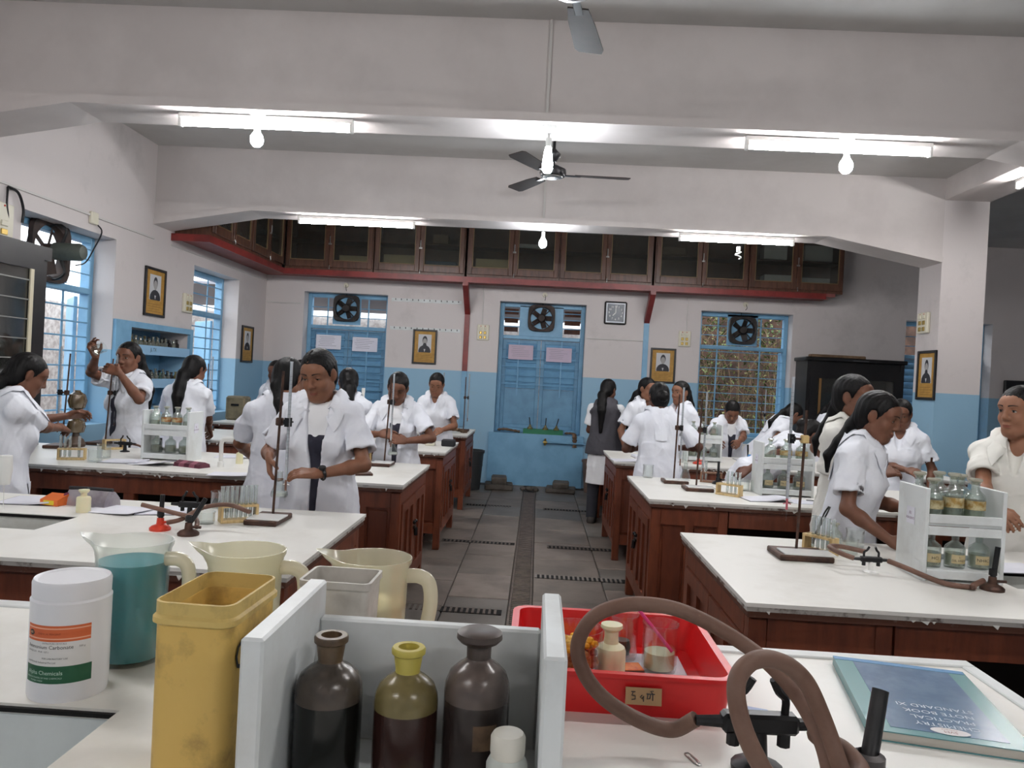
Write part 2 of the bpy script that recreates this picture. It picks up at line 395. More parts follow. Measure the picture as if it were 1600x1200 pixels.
rk = thing('rubble', 'little heap of broken stones at the end of the aisle drain', 'rubble', (-.05, 9.84, 0))
for k in range(5):
    MB(T(rs.uniform(-.09, .09), rs.uniform(-.06, .06), .03)@RZ(k)).ball((0, 0, 0), .045, 6, 4, (1, .8, .7)).build('stone', CONC, rk, False)

# ------------------------------------------------------------------ windows
def frame_M(side):
    return T(0, YB, 0) if side == 'B' else T(XL, 0, 0) @ RZ(math.pi/2)
def win_root(n, label):
    o = bpy.data.objects.new('window_%d' % n, None); COL.objects.link(o); o['kind'] = 'structure'; o['label'] = label; return o
def win_frame(root, M, h, zt, v=0.19, d=0.09, post=0.055):
    u0, u1, z0, z1 = h; mb = MB(M)
    mb.box(u0, u0+post, v, v+d, z0, z1, .006); mb.box(u1-post, u1, v, v+d, z0, z1, .006)
    mb.box(u0+post, u1-post, v, v+d, z1-post, z1, .006); mb.box(u0+post, u1-post, v, v+d, z0, z0+post, .006); mb.box(u0+post, u1-post, v-.01, v+d, zt-.05, zt, .006)
    mb.build('frame', BLUEP, root, False)
def win_bars(root, M, us, zs, u0, u1, z0, z1, v=0.20, r=0.006):
    for u in us: MB(M).box(u-r*1.6, u+r*1.6, v+.006, v+.012, z0, z1).build('upright_bar', BLUEP, root, False)
    for z in zs: MB(M).tube([(u0, v, z), (u1, v, z)], r, 6).build('bar', BLUEP, root)
def shutters(root, M, h, z0, z1, v=0.235, slat_from=None, nsl=9):
    u0, u1 = h[0]+.055, h[1]-.055; um = (u0+u1)/2
    for a, b in ((u0, um-.004), (um+.004, u1)):
        mb = MB(M); w = .05
        mb.box(a, a+w, v, v+.035, z0, z1, .004); mb.box(b-w, b, v, v+.035, z0, z1, .004); mb.box(a+w, b-w, v, v+.035, z0, z0+w, .004); mb.box(a+w, b-w, v, v+.035, z1-w, z1, .004)
        zz = slat_from if slat_from else z0+w
        if slat_from: mb.box(a+w, b-w, v+.006, v+.03, z0+w, slat_from, .004)
        leaf = mb.build('shutter', BLUED, root, False)
        n = max(1, int(round((z1-w-zz)/0.088))); st = (z1-w-zz)/n
        for k in range(n):
            zc = zz+(k+.5)*st
            Ms = M @ T((a+b)/2, v+.018, zc) @ Matrix.Rotation(math.radians(-36), 4, 'X')
            MB(Ms).box(-(b-a)/2+w, (b-a)/2-w, -.006, .006, -st*.56, st*.66, .003).build('slat', BLUED, leaf, False)
FANM = mat('fan_soot', (38, 33, 32), 0.6, col2=(54, 46, 43), nscale=12)
FANM2 = mat('fan_dust_brown', (66, 50, 44), 0.65, col2=(46, 36, 33), nscale=10)
def exhaust_fan(label, M, s=0.37, m=FANM, mount=True):
    t = thing('exhaust_fan', label, 'exhaust fan'); t.matrix_world = M
    mb = MB(); r = s/2
    # rounded-square plate with a round mouth
    seg = 32; outer = []; inner = []
    for k in range(seg):
        a = 2*math.pi*k/seg; c, q = math.cos(a), math.sin(a); e = (abs(c)**5+abs(q)**5)**(-1/5)
        outer.append((r*c*e, r*q*e)); inner.append((r*.84*c, r*.84*q))
    V = []; Fc = []
    for (x, z) in outer: V.append((x, 0, z))
    for (x, z) in outer: V.append((x*.97, -.035, z*.97))
    for (x, z) in inner: V.append((x, -.03, z))
    for (x, z) in inner: V.append((x*.93, .05, z*.93))
    for lay in range(3):
        for k in range(seg):
            j = (k+1) % seg; Fc.append((lay*seg+k, lay*seg+j, (lay+1)*seg+j, (lay+1)*seg+k))
    mb.add(V, Fc); mb.build('housing', m, t)
    mb = MB(Matrix.Rotation(math.pi/2, 4, 'X')); mb.lathe([(0.0001, .055), (.045, .055), (.06, .03), (.06, -.03), (.0001, -.03)], 14); mb.build('motor', m, t)
    for k in range(5):
        a = 2*math.pi*k/5
        Mb = Matrix.Rotation(a, 4, 'Y') @ T(r*.46, .01, 0) @ Matrix.Rotation(math.radians(28), 4, 'X')
        MB(Mb).box(-r*.32, r*.30, -.002, .002, -r*.2, r*.2).build('blade', m, t, False)
    if mount:
        MB(Matrix.Rotation(math.pi/2, 4, 'X')).lathe([(.0001, -.052), (r*.8, -.052), (r*.8, -.058), (.0001, -.058)], 24).build('back_louvre', m, t)
        for k in range(4):
            a = math.pi/4+math.pi/2*k
            MB().tube([(.05*math.cos(a), -.025, .05*math.sin(a)), (r*.95*math.cos(a), -.03, r*.95*math.sin(a))], .008, 6).build('strut', m, t)
    return t
MB_ = frame_M('B'); ML_ = frame_M('L')
BLACKSPOT = mat('ink', (30, 30, 36), .6)
def notice(label, M, u0, u1, z0, z1, v, col, seedn, cat='notice'):
    t = thing('paper_notice', label, cat)
    MB(M).box(u0, u1, v-.002, v, z0, z1).build('sheet', mat('notice_%d' % seedn, col, .8), t, False)
    rr = random.Random(seedn); mb = MB(M)
    for k in range(6):
        z = z1-.03-k*(z1-z0-.05)/6; a = u0+.03+rr.random()*.04; b = u1-.03-rr.random()*.12
        mb.box(a, b, v-.003, v-.002, z, z+.004)
    mb.build('writing', mat('faded_ink', (150, 145, 160), .8), t, False)
# window 3: papers on louvred shutters
w = win_root(3, 'blue louvred window on the back wall with two white papers'); win_frame(w, MB_, W3, 2.04); shutters(w, MB_, W3, W3[2]+.055, 1.985)
win_bars(w, MB_, (-2.97, -2.40), [1.05+.115*k for k in range(9)], W3[0]+.05, W3[1]-.05, W3[2]+.05, 2.42, v=.19)
win_bars(w, MB_, (), (2.16, 2.29), W3[0]+.05, W3[1]-.05, 0, 0, v=.21)
MB(MB_).box(-2.90, -2.51, .20, .21, 2.06, 2.44).build('fan_board', BLUEP, w, False)
exhaust_fan('dark square exhaust fan above the window with two white papers', T(-2.705, YB+.17, 2.285), .37)
notice('white paper on shutter of the papered window, side of the corner', MB_, -3.11, -2.76, 1.71, 1.905, .175, (238, 236, 246), 11)
notice('white paper on shutter of the papered window, side of the wall portrait', MB_, -2.60, -2.25, 1.70, 1.895, .175, (234, 232, 244), 12)
# window 4: centre alcove
w = win_root(4, 'blue louvred shutters in the centre alcove of the back wall'); win_frame(w, MB_, W4, 2.03); shutters(w, MB_, W4, W4[2]+.055, 1.975, slat_from=1.30)
win_bars(w, MB_, (-.29, .30), [1.36+.12*k for k in range(5)], W4[0]+.05, W4[1]-.05, 1.2, 1.98, v=.19, r=.005)
win_bars(w, MB_, (), (2.15, 2.27, 2.36), W4[0]+.05, W4[1]-.05, 0, 0, v=.22)
MB(MB_).box(-.30, .30, .19, .20, 2.03, 2.44).build('fan_board', BLUEP, w, False)
for a, b in ((-.51, -.32), (.32, .54)):
    for k in range(3):
        MB(MB_ @ T((a+b)/2, .25, 2.12+.12*k) @ Matrix.Rotation(.5, 4, 'X')).box(-(b-a)/2, (b-a)/2, -.004, .004, -.04, .04).build('slat', WOODD, w, False)
exhaust_fan('brown exhaust fan with cross struts above the centre shutters', T(0.0, YB+.16, 2.28), .37, FANM2)
notice('pinkish paper on centre shutters, on the red post side', MB_, -.43, -.09, 1.70, 1.90, .175, (206, 188, 204), 13)
notice('pinkish paper on centre shutters, on the clock side', MB_, .09, .44, 1.69, 1.885, .175, (204, 188, 206), 14)
# window 5: open, barred, shrubs behind
w = win_root(5, 'open blue barred window with shrubs outside'); win_frame(w, MB_, W5, 2.03)
win_bars(w, MB_, (2.42, 3.0), [0.93+.113*k for k in range(10)], W5[0]+.05, W5[1]-.05, W5[2]+.05, 2.42, v=.20)
win_bars(w, MB_, (), (2.17, 2.30), W5[0]+.05, W5[1]-.05, 0, 0, v=.21)
MB(MB_).box(2.54, 2.95, .19, .20, 2.04, 2.46).build('fan_board', BLUEP, w, False)
exhaust_fan('black sooty exhaust fan above the barred window with shrubs', T(2.74, YB+.16, 2.25), .38)
for (u, sgn) in ((W5[1]-.06, 1),):
    mb = MB(MB_ @ T(u, .28, 0) @ RZ(math.radians(62))); mb.box(0, .5, 0, .03, W5[2]+.06, 1.97, .004); lf = mb.build('open_shutter', BLUEP, w, False)
    for k in range(8): MB(MB_ @ T(u, .28, 0) @ RZ(math.radians(62))).box(.06, .44, -.01, 0, 1.0+.115*k, 1.05+.115*k).build('slat', BLUED, lf, False)
# window 6 behind the column
w = win_root(6, 'blue window partly hidden behind the column'); win_frame(w, MB_, W6, 2.03); shutters(w, MB_, W6, W6[2]+.055, 1.975)
win_bars(w, MB_, (5.2, 5.6), (2.15, 2.28), W6[0]+.05, W6[1]-.05, .9, 2.4, v=.19)
# window 1: fan window on the left wall
w = win_root(1, 'open blue window with the big exhaust fan'); win_frame(w, ML_, W1, 2.02)
win_bars(w, ML_, (6.27,), [0.97+.125*k for k in range(8)], W1[0]+.05, W1[1]-.05, W1[2]+.05, 2.40, v=.20, r=.008)
win_bars(w, ML_, (), (2.14, 2.27, 2.36), 6.27, W1[1]-.05, 0, 0, v=.2)
mb = MB(ML_); mb.box(5.50, 5.72, .215, .225, 2.03, 2.42); mb.box(6.24, 6.30, .20, .225, 2.03, 2.42); mb.box(5.72, 6.24, .215, .225, 2.03, 2.07); mb.build('fan_board', BLUEP, w, False)
for (u, an) in ((W1[0]+.06, math.radians(98)), (W1[1]-.06, math.radians(38))):
    Ms = ML_ @ T(u, .285, 0) @ RZ(an)
    lf = MB(Ms).box(0, .54, 0, .03, W1[2]+.06, 1.95, .004).build('open_shutter', BLUEP, w, False)
FANG = mat('motor_green', (86, 92, 84), .55, col2=(70, 74, 68), nscale=8)
f1 = exhaust_fan('big soot-brown exhaust fan with green motor in the left wall window', ML_ @ T(5.99, .17, 2.25), .50, FANM2, False)
mb = MB(Matrix.Rotation(math.pi/2, 4, 'X')); mb.lathe([(.0001, .30), (.055, .29), (.07, .26), (.07, .06), (.05, .04), (.0001, .04)], 16); mb.build('motor_case', FANG, f1)
for sz in (-1, 1): MB().tube(spline([(0.02, -.10, sz*.07), (0.02, -.13, sz*.17), (0.02, -.06, sz*.22), (0.02, .0, sz*.20)], 5), .012, 6).build('bracket', BLACKI, f1)
# window 2
w = win_root(2, 'open blue window near the corner with wooden bars'); win_frame(w, ML_, W2, 2.03)
win_bars(w, ML_, (8.62, 9.03), [0.97+.125*k for k in range(12)], W2[0]+.05, W2[1]-.05, W2[2]+.05, 2.42, v=.20, r=.008)
mb = MB(ML_ @ T(W2[1]-.06, .285, 0) @ RZ(math.radians(45))); mb.box(0, .5, 0, .03, W2[2]+.06, 1.95, .004); mb.build('open_shutter', BLUEP, w, False)
# outside: stone walls, ground, shrubs
EXT = mat('outside_plaster', (226, 220, 216), .9, col2=(190, 180, 176), nscale=14, nmid=(.4, .6))
EXTB = mat('outside_brown_wall', (86, 62, 50), .9, col2=(58, 42, 34), nscale=6)
struct('exterior_wall_1', MB().box(-14, 1.6, 13.2, 13.4, 0, 2.35), EXT); struct('exterior_wall_2', MB().box(1.6, 9, 13.6, 13.8, 0, 3.4), EXTB)
struct('exterior_wall_3', MB().box(-8.0, -7.8, 2, 13.2, 0, 2.3), EXT)
struct('exterior_ground', MB().box(-20, 14, -6, 24, -0.3, -0.14), mat('outside_soil', (110, 92, 76), .95))
struct('exterior_roof_1', MB().extrude_x([(11.4, 2.62), (13.0, 2.42), (13.0, 2.46), (11.4, 2.66)], -7, 1.4), mat('tin_sheet', (150, 150, 158), .5, .3))
rv = random.Random(21)
LEAF = [mat('leaf_%d' % k, c, .5) for k, c in enumerate([(70, 96, 44), (110, 128, 66), (150, 150, 92), (60, 78, 40)])]
STEM = mat('dry_stem', (150, 126, 96), .8, col2=(110, 90, 66), nscale=10)
for sh, (cx, cyy, lab) in enumerate([(2.75, 12.2, 'leafy creeper with pale stems outside the barred window'), (3.6, 12.4, 'green shrub beside pale stems outside the barred window'), (1.95, 12.6, 'dark shrub outside barred window on the portrait side')]):
    t = thing('shrub', lab, 'shrub', (cx, cyy, -.14))
    mb = MB()
    for k in range(26):
        x, y = rv.uniform(-.36, .36), rv.uniform(-.2, .2); h = rv.uniform(1.6, 2.9)
        pts = spline([(x*.6, y, 0), (x+rv.uniform(-.2, .2), y, h*.4), (x+rv.uniform(-.3, .3), y+rv.uniform(-.1, .1), h*.75), (x+rv.uniform(-.45, .45), y+rv.uniform(-.2, .2), h)], 4)
        mb.tube(pts, [.012-.009*i/len(pts) for i in range(len(pts))], 4)
    mb.build('stems', STEM, t)
    mb = MB()
    for k in range(1100):
        x, y, z = rv.gauss(0, .24), rv.gauss(0, .16), rv.uniform(.5, 3.0)
        mb.mi = rv.randrange(4); a, b2 = rv.uniform(0, 6.3), rv.uniform(-.9, .9); L_ = rv.uniform(.04, .09)
        M_ = T(x, y, z) @ RZ(a) @ Matrix.Rotation(b2, 4, 'Y'); mb.M = M_
        mb.add([(0, 0, 0), (L_*.5, -L_*.28, .006), (L_, 0, -.01), (L_*.5, L_*.28, .006)], [(0, 1, 2, 3)])
    o = mb.build('foliage', LEAF, t, False); o['kind'] = 'stuff'

# ------------------------------------------------------------------ niche shelf on the left wall with small reagent bottles
nf = thing('wall_shelf', 'blue built-in wall shelf holding rows of small bottles', 'shelf')
mb = MB(); x0, x1 = XL-TH+.001, XL+.03
mb.box(XL, x1, 6.67, NICHE[0], .92, 1.775); mb.box(XL, x1, NICHE[1], 8.19, .92, 1.775); mb.box(XL, x1, NICHE[0], NICHE[1], 1.72, 1.775); mb.build('surround', BLUEP, nf, False)
for z in (0.93, 1.17, 1.50): MB().box(x0, XL+.02, NICHE[0], NICHE[1], z, z+.03).build('shelf_board', BLUEP, nf, False)
for z in (1.16, 1.48): MB().box(XL+.012, XL+.028, NICHE[0], NICHE[1], z-.005, z+.085).build('lip', mat('pale_blue_paint', (150, 190, 222), .5), nf, False)
MB(T(XL+.029, 7.35, 1.525) @ RZ(math.pi/2) @ Matrix.Rotation(math.pi/2, 4, 'X')).add(*text_bits([('JL TX', .05, 0, 0, 'CENTER')])).build('lettering', BLACKSPOT, nf, False)
rb = random.Random(5)
BOTT = [glass('bottle_clear', (220, 222, 210), .12, .05, .35, (205, 205, 190)), mat('bottle_dark', (40, 34, 32), .25), glass('bottle_yellow', (220, 205, 150), .1, .05, .5, (200, 180, 120)), glass('bottle_green', (150, 190, 165), .1, .05, .4, (140, 170, 150))]
smallb = [MB().lathe([(.0001, 0), (.024, 0), (.025, .006), (.025, .07), (.012, .085), (.011, .105), (.014, .107), (.014, .118), (.0001, .119)], 10).mesh('small_bottle', BOTT[k]) for k in range(4)]
for row, z in enumerate((1.53, 1.20)):
    for k in range(13):
        for dpt in range(2):
            bi = rb.choice([0, 0, 1, 1, 2, 3]); o = link('small_reagent_bottle', smallb[bi], None, (XL-.05-.09*dpt, NICHE[0]+.06+k*.083+rb.uniform(-.008, .008), z))
            o.scale = (1, 1, rb.uniform(.85, 1.08) + (0.12 if dpt else 0))
            tag(o, '%s from the near end, %s bottle, %s row, %s ledge of blue wall shelf' % (ORDN[k], ['clear', 'dark', 'yellowish', 'greenish'][bi], ['front', 'back'][dpt], ['upper', 'lower'][row]), 'bottle', ['bottles on the upper wall ledge', 'bottles on the lower wall ledge'][row])

# ------------------------------------------------------------------ loft: red steel shelf on brackets with glazed cabinets
YLF, XLF, ZLF = 9.95, -3.40, 2.70
lf = thing('loft_shelf', 'red painted steel loft shelf running under the glazed cabinets', 'shelf')
mb = MB(); mb.box(XL, 3.72, YLF-.03, YB, ZLF-.02, ZLF+.02); mb.box(XL, XLF, 7.66, YLF, ZLF-.02, ZLF+.02); mb.build('slab', mat('red_slab', (146, 84, 78), .6, col2=(128, 70, 66), nscale=4), lf, False)
mb = MB(); mb.box(XLF, 3.60, YLF-.045, YLF-.03, ZLF-.055, ZLF+.018); mb.build('front_channel', REDP, lf, False)
mb = MB(); mb.box(XLF-.0, XLF+.015, 7.66, YLF-.03, ZLF-.055, ZLF+.018); mb.build('side_channel', REDP, lf, False)
mb = MB(); mb.box(XL, XLF+.015, 7.645, 7.66, ZLF-.055, ZLF+.018); mb.build('end_channel', REDP, lf, False)
for x, low in ((-1.005, REDP), (1.415, BLUEP)):
    mb = MB(); w_ = .035
    mb.extrude_x([(YLF-.05, ZLF-.02), (YLF-.05, ZLF-.10), (YB-.012, 2.26), (YB-.012, 2.34), (YLF+.06, ZLF-.02)], x-w_, x+w_); mb.build('bracket', REDP, lf, False)
    MB().box(x-w_, x+w_, YB-.022, YB-.001, 1.5 if low is REDP else 1.02, 2.36).build('bracket_post', low, lf, False)
    if low is REDP: MB().box(x-w_, x+w_, YB-.022, YB-.001, 0.75, 1.5).build('bracket_post', BLUEP, lf, False)
BEADING = mat('pane_beading', (128, 104, 70), .5)
CARTON = [mat('carton_%d' % k, c, .8) for k, c in enumerate([(196, 176, 140), (150, 150, 156), (120, 100, 84), (206, 206, 210), (70, 90, 110)])]
rc = random.Random(9)
def loft_cabinet(M, w, label, open_contents, seedn):
    t = thing('loft_cabinet', label, 'cabinet', group=None); t.matrix_world = M
    d, h = (.40 if w > 1.12 else .365), .735; mb = MB()
    mb.box(0, .02, 0, d, 0, h); mb.box(w-.02, w, 0, d, 0, h); mb.box(0.02, w-.02, 0, d, 0, .05); mb.box(.02, w-.02, 0, d, h-.04, h); mb.box(.02, w-.02, d-.015, d, .05, h-.04); mb.box(.02, w-.02, .06, d-.02, .40, .415)
    mb.build('carcass', WOODD, t, False)
    dw = (w-.03)/2
    for k in range(2):
        a = .012+k*(dw+.006); st = .055; mb = MB()
        mb.box(a, a+st, -.025, -.002, .035, h-.02, .004); mb.box(a+dw-st, a+dw, -.025, -.002, .035, h-.02, .004); mb.box(a+st, a+dw-st, -.025, -.002, .035, .035+.09, .004); mb.box(a+st, a+dw-st, -.025, -.002, h-.075, h-.02, .004)
        dr_ = mb.build('door', WOODD, t, False)
        mb = MB(); g = .008
        for (xa, xb, za, zb) in ((a+st, a+st+g, .125, h-.075), (a+dw-st-g, a+dw-st, .125, h-.075), (a+st, a+dw-st, .125, .125+g), (a+st, a+dw-st, h-.083, h-.075)): mb.box(xa, xb, -.022, -.010, za, zb)
        mb.build('beading', BEADING, dr_, False)
        MB().box(a+st, a+dw-st, -.013, -.010, .125, h-.075).build('pane', PANE, dr_, False)
        if k == 1:
            mb = MB(); mb.box(a-.012, a+.028, -.034, -.025, .33, .35); mb.tube([(a+.008, -.036, .34), (a+.008, -.036, .44)], .006, 6); mb.build('bolt', STEEL, dr_, False)
            MB().tube([(a+.01, -.03, .06), (a+.012, -.036, .03), (a+.01, -.036, .012)], .006, 6).build('hook', STEEL, dr_)
    for (x, z, ww, hh, ci) in open_contents:
        tag(MB(M).box(x, x+ww, .10, .10+.2, z, z+hh, .004).build('carton', CARTON[ci], None, False), rc_label(ci, seedn, x, z), 'box')
    return t
_cn = {}
def rc_label(ci, s, x, z):
    base = ['tan carton', 'grey carton', 'brown carton', 'white paper bundle', 'blue-grey carton'][ci]
    place = ['first loft cabinet from the corner', 'second loft cabinet from the corner', 'loft cabinet just left of the hanging bulb', 'loft cabinet just right of the hanging bulb', 'fifth loft cabinet from the corner', 'last loft cabinet, at its open end'][s]
    key = ('behind one pane of', 'behind the other pane of')[0 if x < .6 else 1]
    return '%s %s on the %s shelf %s' % (base, key, 'lower' if z < .3 else 'upper', place) if False else '%s, %s ledge, %s %s' % (base, 'lower' if z < .3 else 'upper', ('left door,' if x < .6 else 'right door,'), place)
units = [(-3.385, -2.23), (-2.215, -1.03), (-1.0, 0.195), (0.20, 1.395), (1.425, 2.62), (2.63, 3.82)]
cont = [[(.68, .06, .38, .16, 0)], [(.1, .06, .42, .20, 0), (.66, .06, .4, .14, 4), (.74, .43, .2, .12, 2)], [(.1, .06, .45, .2, 0), (.66, .43, .32, .05, 3)], [], [(.1, .43, .3, .1, 2)], [(.2, .43, .3, .18, 3), (.22, .06, .36, .17, 3), (.66, .06, .4, .15, 3), (.72, .43, .36, .2, 3)]]
labs = ['first glazed loft cabinet from the inner corner, behind the left tube light', 'second glazed loft cabinet from the inner corner', 'glazed loft cabinet with tan carton left of the hanging bulb', 'dark empty glazed loft cabinet right of the hanging bulb', 'glazed loft cabinet behind the right tube light', 'end loft cabinet with white paper bundles inside']
for k, (a, b) in enumerate(units): loft_cabinet(T(a, YLF, ZLF+.02), b-a, labs[k], cont[k], k)
for k, (a, b) in enumerate(((7.70, 8.78), (8.79, 9.87))):
    loft_cabinet(T(XLF, b, ZLF+.02) @ RZ(-math.pi/2) @ Matrix.Scale(1, 4) if False else T(XLF, a, ZLF+.02) @ RZ(math.pi/2), b-a, ['glazed loft cabinet over the left wall, nearer end', 'glazed loft cabinet over the left wall, against the corner'][k], [], 0)

# ------------------------------------------------------------------ lamps and fans
TUBEM = mat('tube_glow', (255, 255, 255), .4, emit=((253, 252, 252), TUBE_STRENGTH))
BULBM = mat('bulb_glow', (255, 255, 255), .4, emit=((240, 248, 255), BULB_STRENGTH))
BATTEN = mat('tube_batten', (226, 224, 220), .4)
def tube_light(label, x0, x1, y, z, axis='x'):
    L_ = (x1-x0); t = thing('tube_light', label, 'tube light', ((x0+x1)/2, y, z)); 
    if axis == 'y': t.rotation_euler = (0, 0, math.pi/2)
    MB().tube([(-L_/2+.02, 0, 0), (L_/2-.02, 0, 0)], .0145, 10).build('tube', TUBEM, t)
    MB().box(-L_/2, L_/2, -.02, .02, .03, .06, .004).build('batten', BATTEN, t, False)
    for s in (-1, 1): MB().box(s*(L_/2-.022), s*(L_/2), -.018, .018, -.02, .035, .004).build('end_cap', BATTEN, t, False)
tube_light('tube light under the near beam on the left', -2.22, -1.17, 4.52, 2.845)
tube_light('tube light under the near beam on the right', 1.13, 2.20, 4.52, 2.845)
tube_light('tube light under the far beam before the inner loft cabinets', -2.41, -1.27, 7.40, 2.845)
tube_light('tube light under the far beam before the outer loft cabinets', 1.27, 2.36, 7.40, 2.845)
tube_light('tube light under the long side beam by the column', 3.35, 4.45, 6.0, 3.24, 'y')
for k, (xa, xb) in enumerate(((-2.25, -1.15), (1.1, 2.2))):  # unseen tubes on the rear beams, added as light fill for the foreground
    tube_light(['unseen fill tube light behind the photographer, on the left', 'unseen fill tube light behind the photographer, on the right'][k], xa, xb, 1.68, 2.845)
    tube_light(['unseen fill tube light at the rear end, on the left', 'unseen fill tube light at the rear end, on the right'][k], xa, xb, -1.15, 2.845)
def bulb(label, x, y, z, ztop, long_=False):
    t = thing('light_bulb', label, 'bulb', (x, y, z))
    if long_: MB().lathe([(.0001, -.075), (.022, -.072), (.031, -.05), (.031, -.02), (.022, .05), (.016, .08), (.0001, .082)], 12).build('bulb', BULBM, t)
    else: MB().lathe([(.0001, -.045), (.02, -.041), (.034, -.025), (.038, 0), (.034, .02), (.02, .042), (.015, .06), (.0001, .062)], 14).build('bulb', BULBM, t)
    zz = .06 if not long_ else .08
    MB().lathe([(.0001, zz-.006), (.017, zz-.006), (.018, zz+.05), (.0001, zz+.052)], 10).build('holder', PVC, t)
    MB().lathe([(.0001, ztop-z-.045), (.03, ztop-z-.045), (.04, ztop-z-.02), (.045, ztop-z), (.0001, ztop-z)], 12).build('ceiling_rose', PVC, t)
    if ztop-z-.045 > zz+.05: MB().tube([(0, 0, zz+.045), (0, 0, ztop-z-.04)], .007, 6).build('stem', PVC, t)
bulb('round bulb hanging by the left tube of the near beam', -1.73, 4.48, 2.755, 2.91)
bulb('round bulb hanging by the right tube of the near beam', 1.70, 4.48, 2.745, 2.91)
bulb('long lamp hanging from the middle of the near beam', -0.012, 4.50, 2.71, 2.91, True)
bulb('round bulb hanging from the middle of the far beam', -0.025, 7.38, 2.74, 2.91)
cb = thing('light_bulb', 'coiled unlit lamp on the far beam before the outer loft cabinets', 'bulb', (1.83, 7.36, 2.76))
pts = [(.025*math.cos(a*.9), .025*math.sin(a*.9), -.02-.008*a) for a in range(0, 9)]
MB().tube(spline(pts, 4), .007, 6).build('coil', PVC, cb); MB().lathe([(.0001, -.02), (.018, -.02), (.018, .03), (.0001, .03)], 10).build('holder', PVC, cb)
FANB = mat('fan_brown', (60, 48, 44), .65, col2=(48, 38, 35), nscale=5); FANC = mat('fan_body', (52, 50, 52), .35, .3)
def ceiling_fan(label, x, y, z, a0):
    t = thing('ceiling_fan', label, 'ceiling fan', (x, y, z))
    MB().lathe([(.0001, -.03), (.045, -.03), (.05, -.02), (.095, -.012), (.105, .01), (.10, .04), (.06, .06), (.03, .075), (.0001, .076)], 24).build('motor', FANC, t)
    MB().lathe([(.05, -.029), (.075, -.024), (.078, -.018), (.05, -.022)], 24, closed=True).build('trim_ring', STEEL, t)
    MB().tube([(0, 0, .07), (0, 0, ZC-z)], .012, 8).build('rod', FANC, t)
    MB().lathe([(.02, .10), (.05, .13), (.055, .16), (.015, .20)], 12).build('canopy', FANC, t)
    for k in range(3):
        a = a0+2*math.pi*k/3
        Mb = RZ(a) @ Matrix.Rotation(math.radians(9), 4, 'X')
        b = MB(Mb).prism([(.17, -.045), (.30, -.058), (.56, -.072), (.60, -.06), (.60, .05), (.57, .066), (.30, .06), (.17, .045)], -.003, .003).build('blade', FANB, t, False)
        MB(RZ(a)).box(.08, .22, -.018, .018, -.008, .0, .003).build('blade_arm', FANC, b, False)
ceiling_fan('ceiling fan between the two beams, behind the long lamp', 0.03, 6.0, 3.03, math.radians(3))
ceiling_fan('nearer ceiling fan with one blade dipping into view', 0.055, 3.05, 2.98, math.radians(80))

# ------------------------------------------------------------------ wall furniture
PHOTO = mat('print_grey', (206, 206, 208), .6); PDARK = mat('print_dark', (48, 48, 54), .6); PSKIN = mat('print_face', (168, 164, 162), .6)
def portrait(label, M, w, h, beard):
    t = thing('framed_portrait', label, 'portrait'); t.matrix_world = M; b = .025
    mb = MB(); mb.box(-w/2, -w/2+b, -.02, 0, 0, h, .003); mb.box(w/2-b, w/2, -.02, 0, 0, h, .003); mb.box(-w/2+b, w/2-b, -.02, 0, 0, b, .003); mb.box(-w/2+b, w/2-b, -.02, 0, h-b, h, .003); mb.build('frame', BLACKW, t, False)
    MB().box(-w/2+b, w/2-b, -.008, 0, b, h-b).build('mount', GOLD, t, False)
    pw, z0, z1 = w*.27, h*.34, h*.86
    MB().box(-pw, pw, -.010, -.008, z0, z1).build('print', PHOTO, t, False)
    def disc(cx, cz, rx, rz, yy, n=16, lo=None):
        pts = [(cx+rx*math.cos(2*math.pi*k/n), cz+rz*math.sin(2*math.pi*k/n)) for k in range(n)]
        pts = [(max(-pw, min(pw, x)), max(z0, min(z1, z))) for x, z in pts]
        return [(x, yy, z) for x, z in pts], [tuple(range(n))]
    zc = z0+(z1-z0)*.62
    MB().add(*disc(0, z0+(z1-z0)*.05, pw*.95, (z1-z0)*.36, -.0105)).build('print_coat', PDARK, t, False)
    MB().add(*disc(0, zc+.012, pw*.38, (z1-z0)*.25, -.0107)).build('print_hair', PDARK, t, False)
    MB().add(*disc(0, zc-.006, pw*.32, (z1-z0)*.19, -.0110)).build('print_face', PSKIN, t, False)
    if beard: MB().add(*disc(0, zc-.055*h/.5, pw*.28, (z1-z0)*.12, -.0113)).build('print_beard', PDARK, t, False)
    MB().add([(-pw*.14, -.0112, z0+.045), (pw*.14, -.0112, z0+.045), (0, -.0112, z0+.005)], [(0, 1, 2)]).build('print_collar', PHOTO, t, False)
    mb = MB()
    for k in range(4): mb.box(-w*.33, w*.33-(k % 2)*.03, -.0085, -.008, h*.10+k*h*.05, h*.10+k*h*.05+.005)
    mb.build('caption', mat('caption_ink', (140, 102, 44), .6), t, False)
portrait('framed portrait of bearded man on back wall beside the red post', T(-1.565, YB-.002, 1.565), .33, .47, True)
portrait('framed portrait on back wall beside the blue post and barred window', T(1.66, YB-.002, 1.475), .34, .47, False)
portrait('framed portrait on left wall above the blue shelf', T(XL+.002, 7.36, 1.85) @ RZ(math.pi/2), .40, .47, False)
portrait('framed portrait on left wall near the corner', T(XL+.002, 9.78, 1.46) @ RZ(math.pi/2), .38, .47, False)
p0, p1 = at_x(1433, 590, 3.69), at_x(1462, 590, 3.69)
portrait('framed portrait on the side of the column', T(3.698, (p0[1]+p1[1])/2, 1.43) @ RZ(-math.pi/2), abs(p0[1]-p1[1]), .47, True)
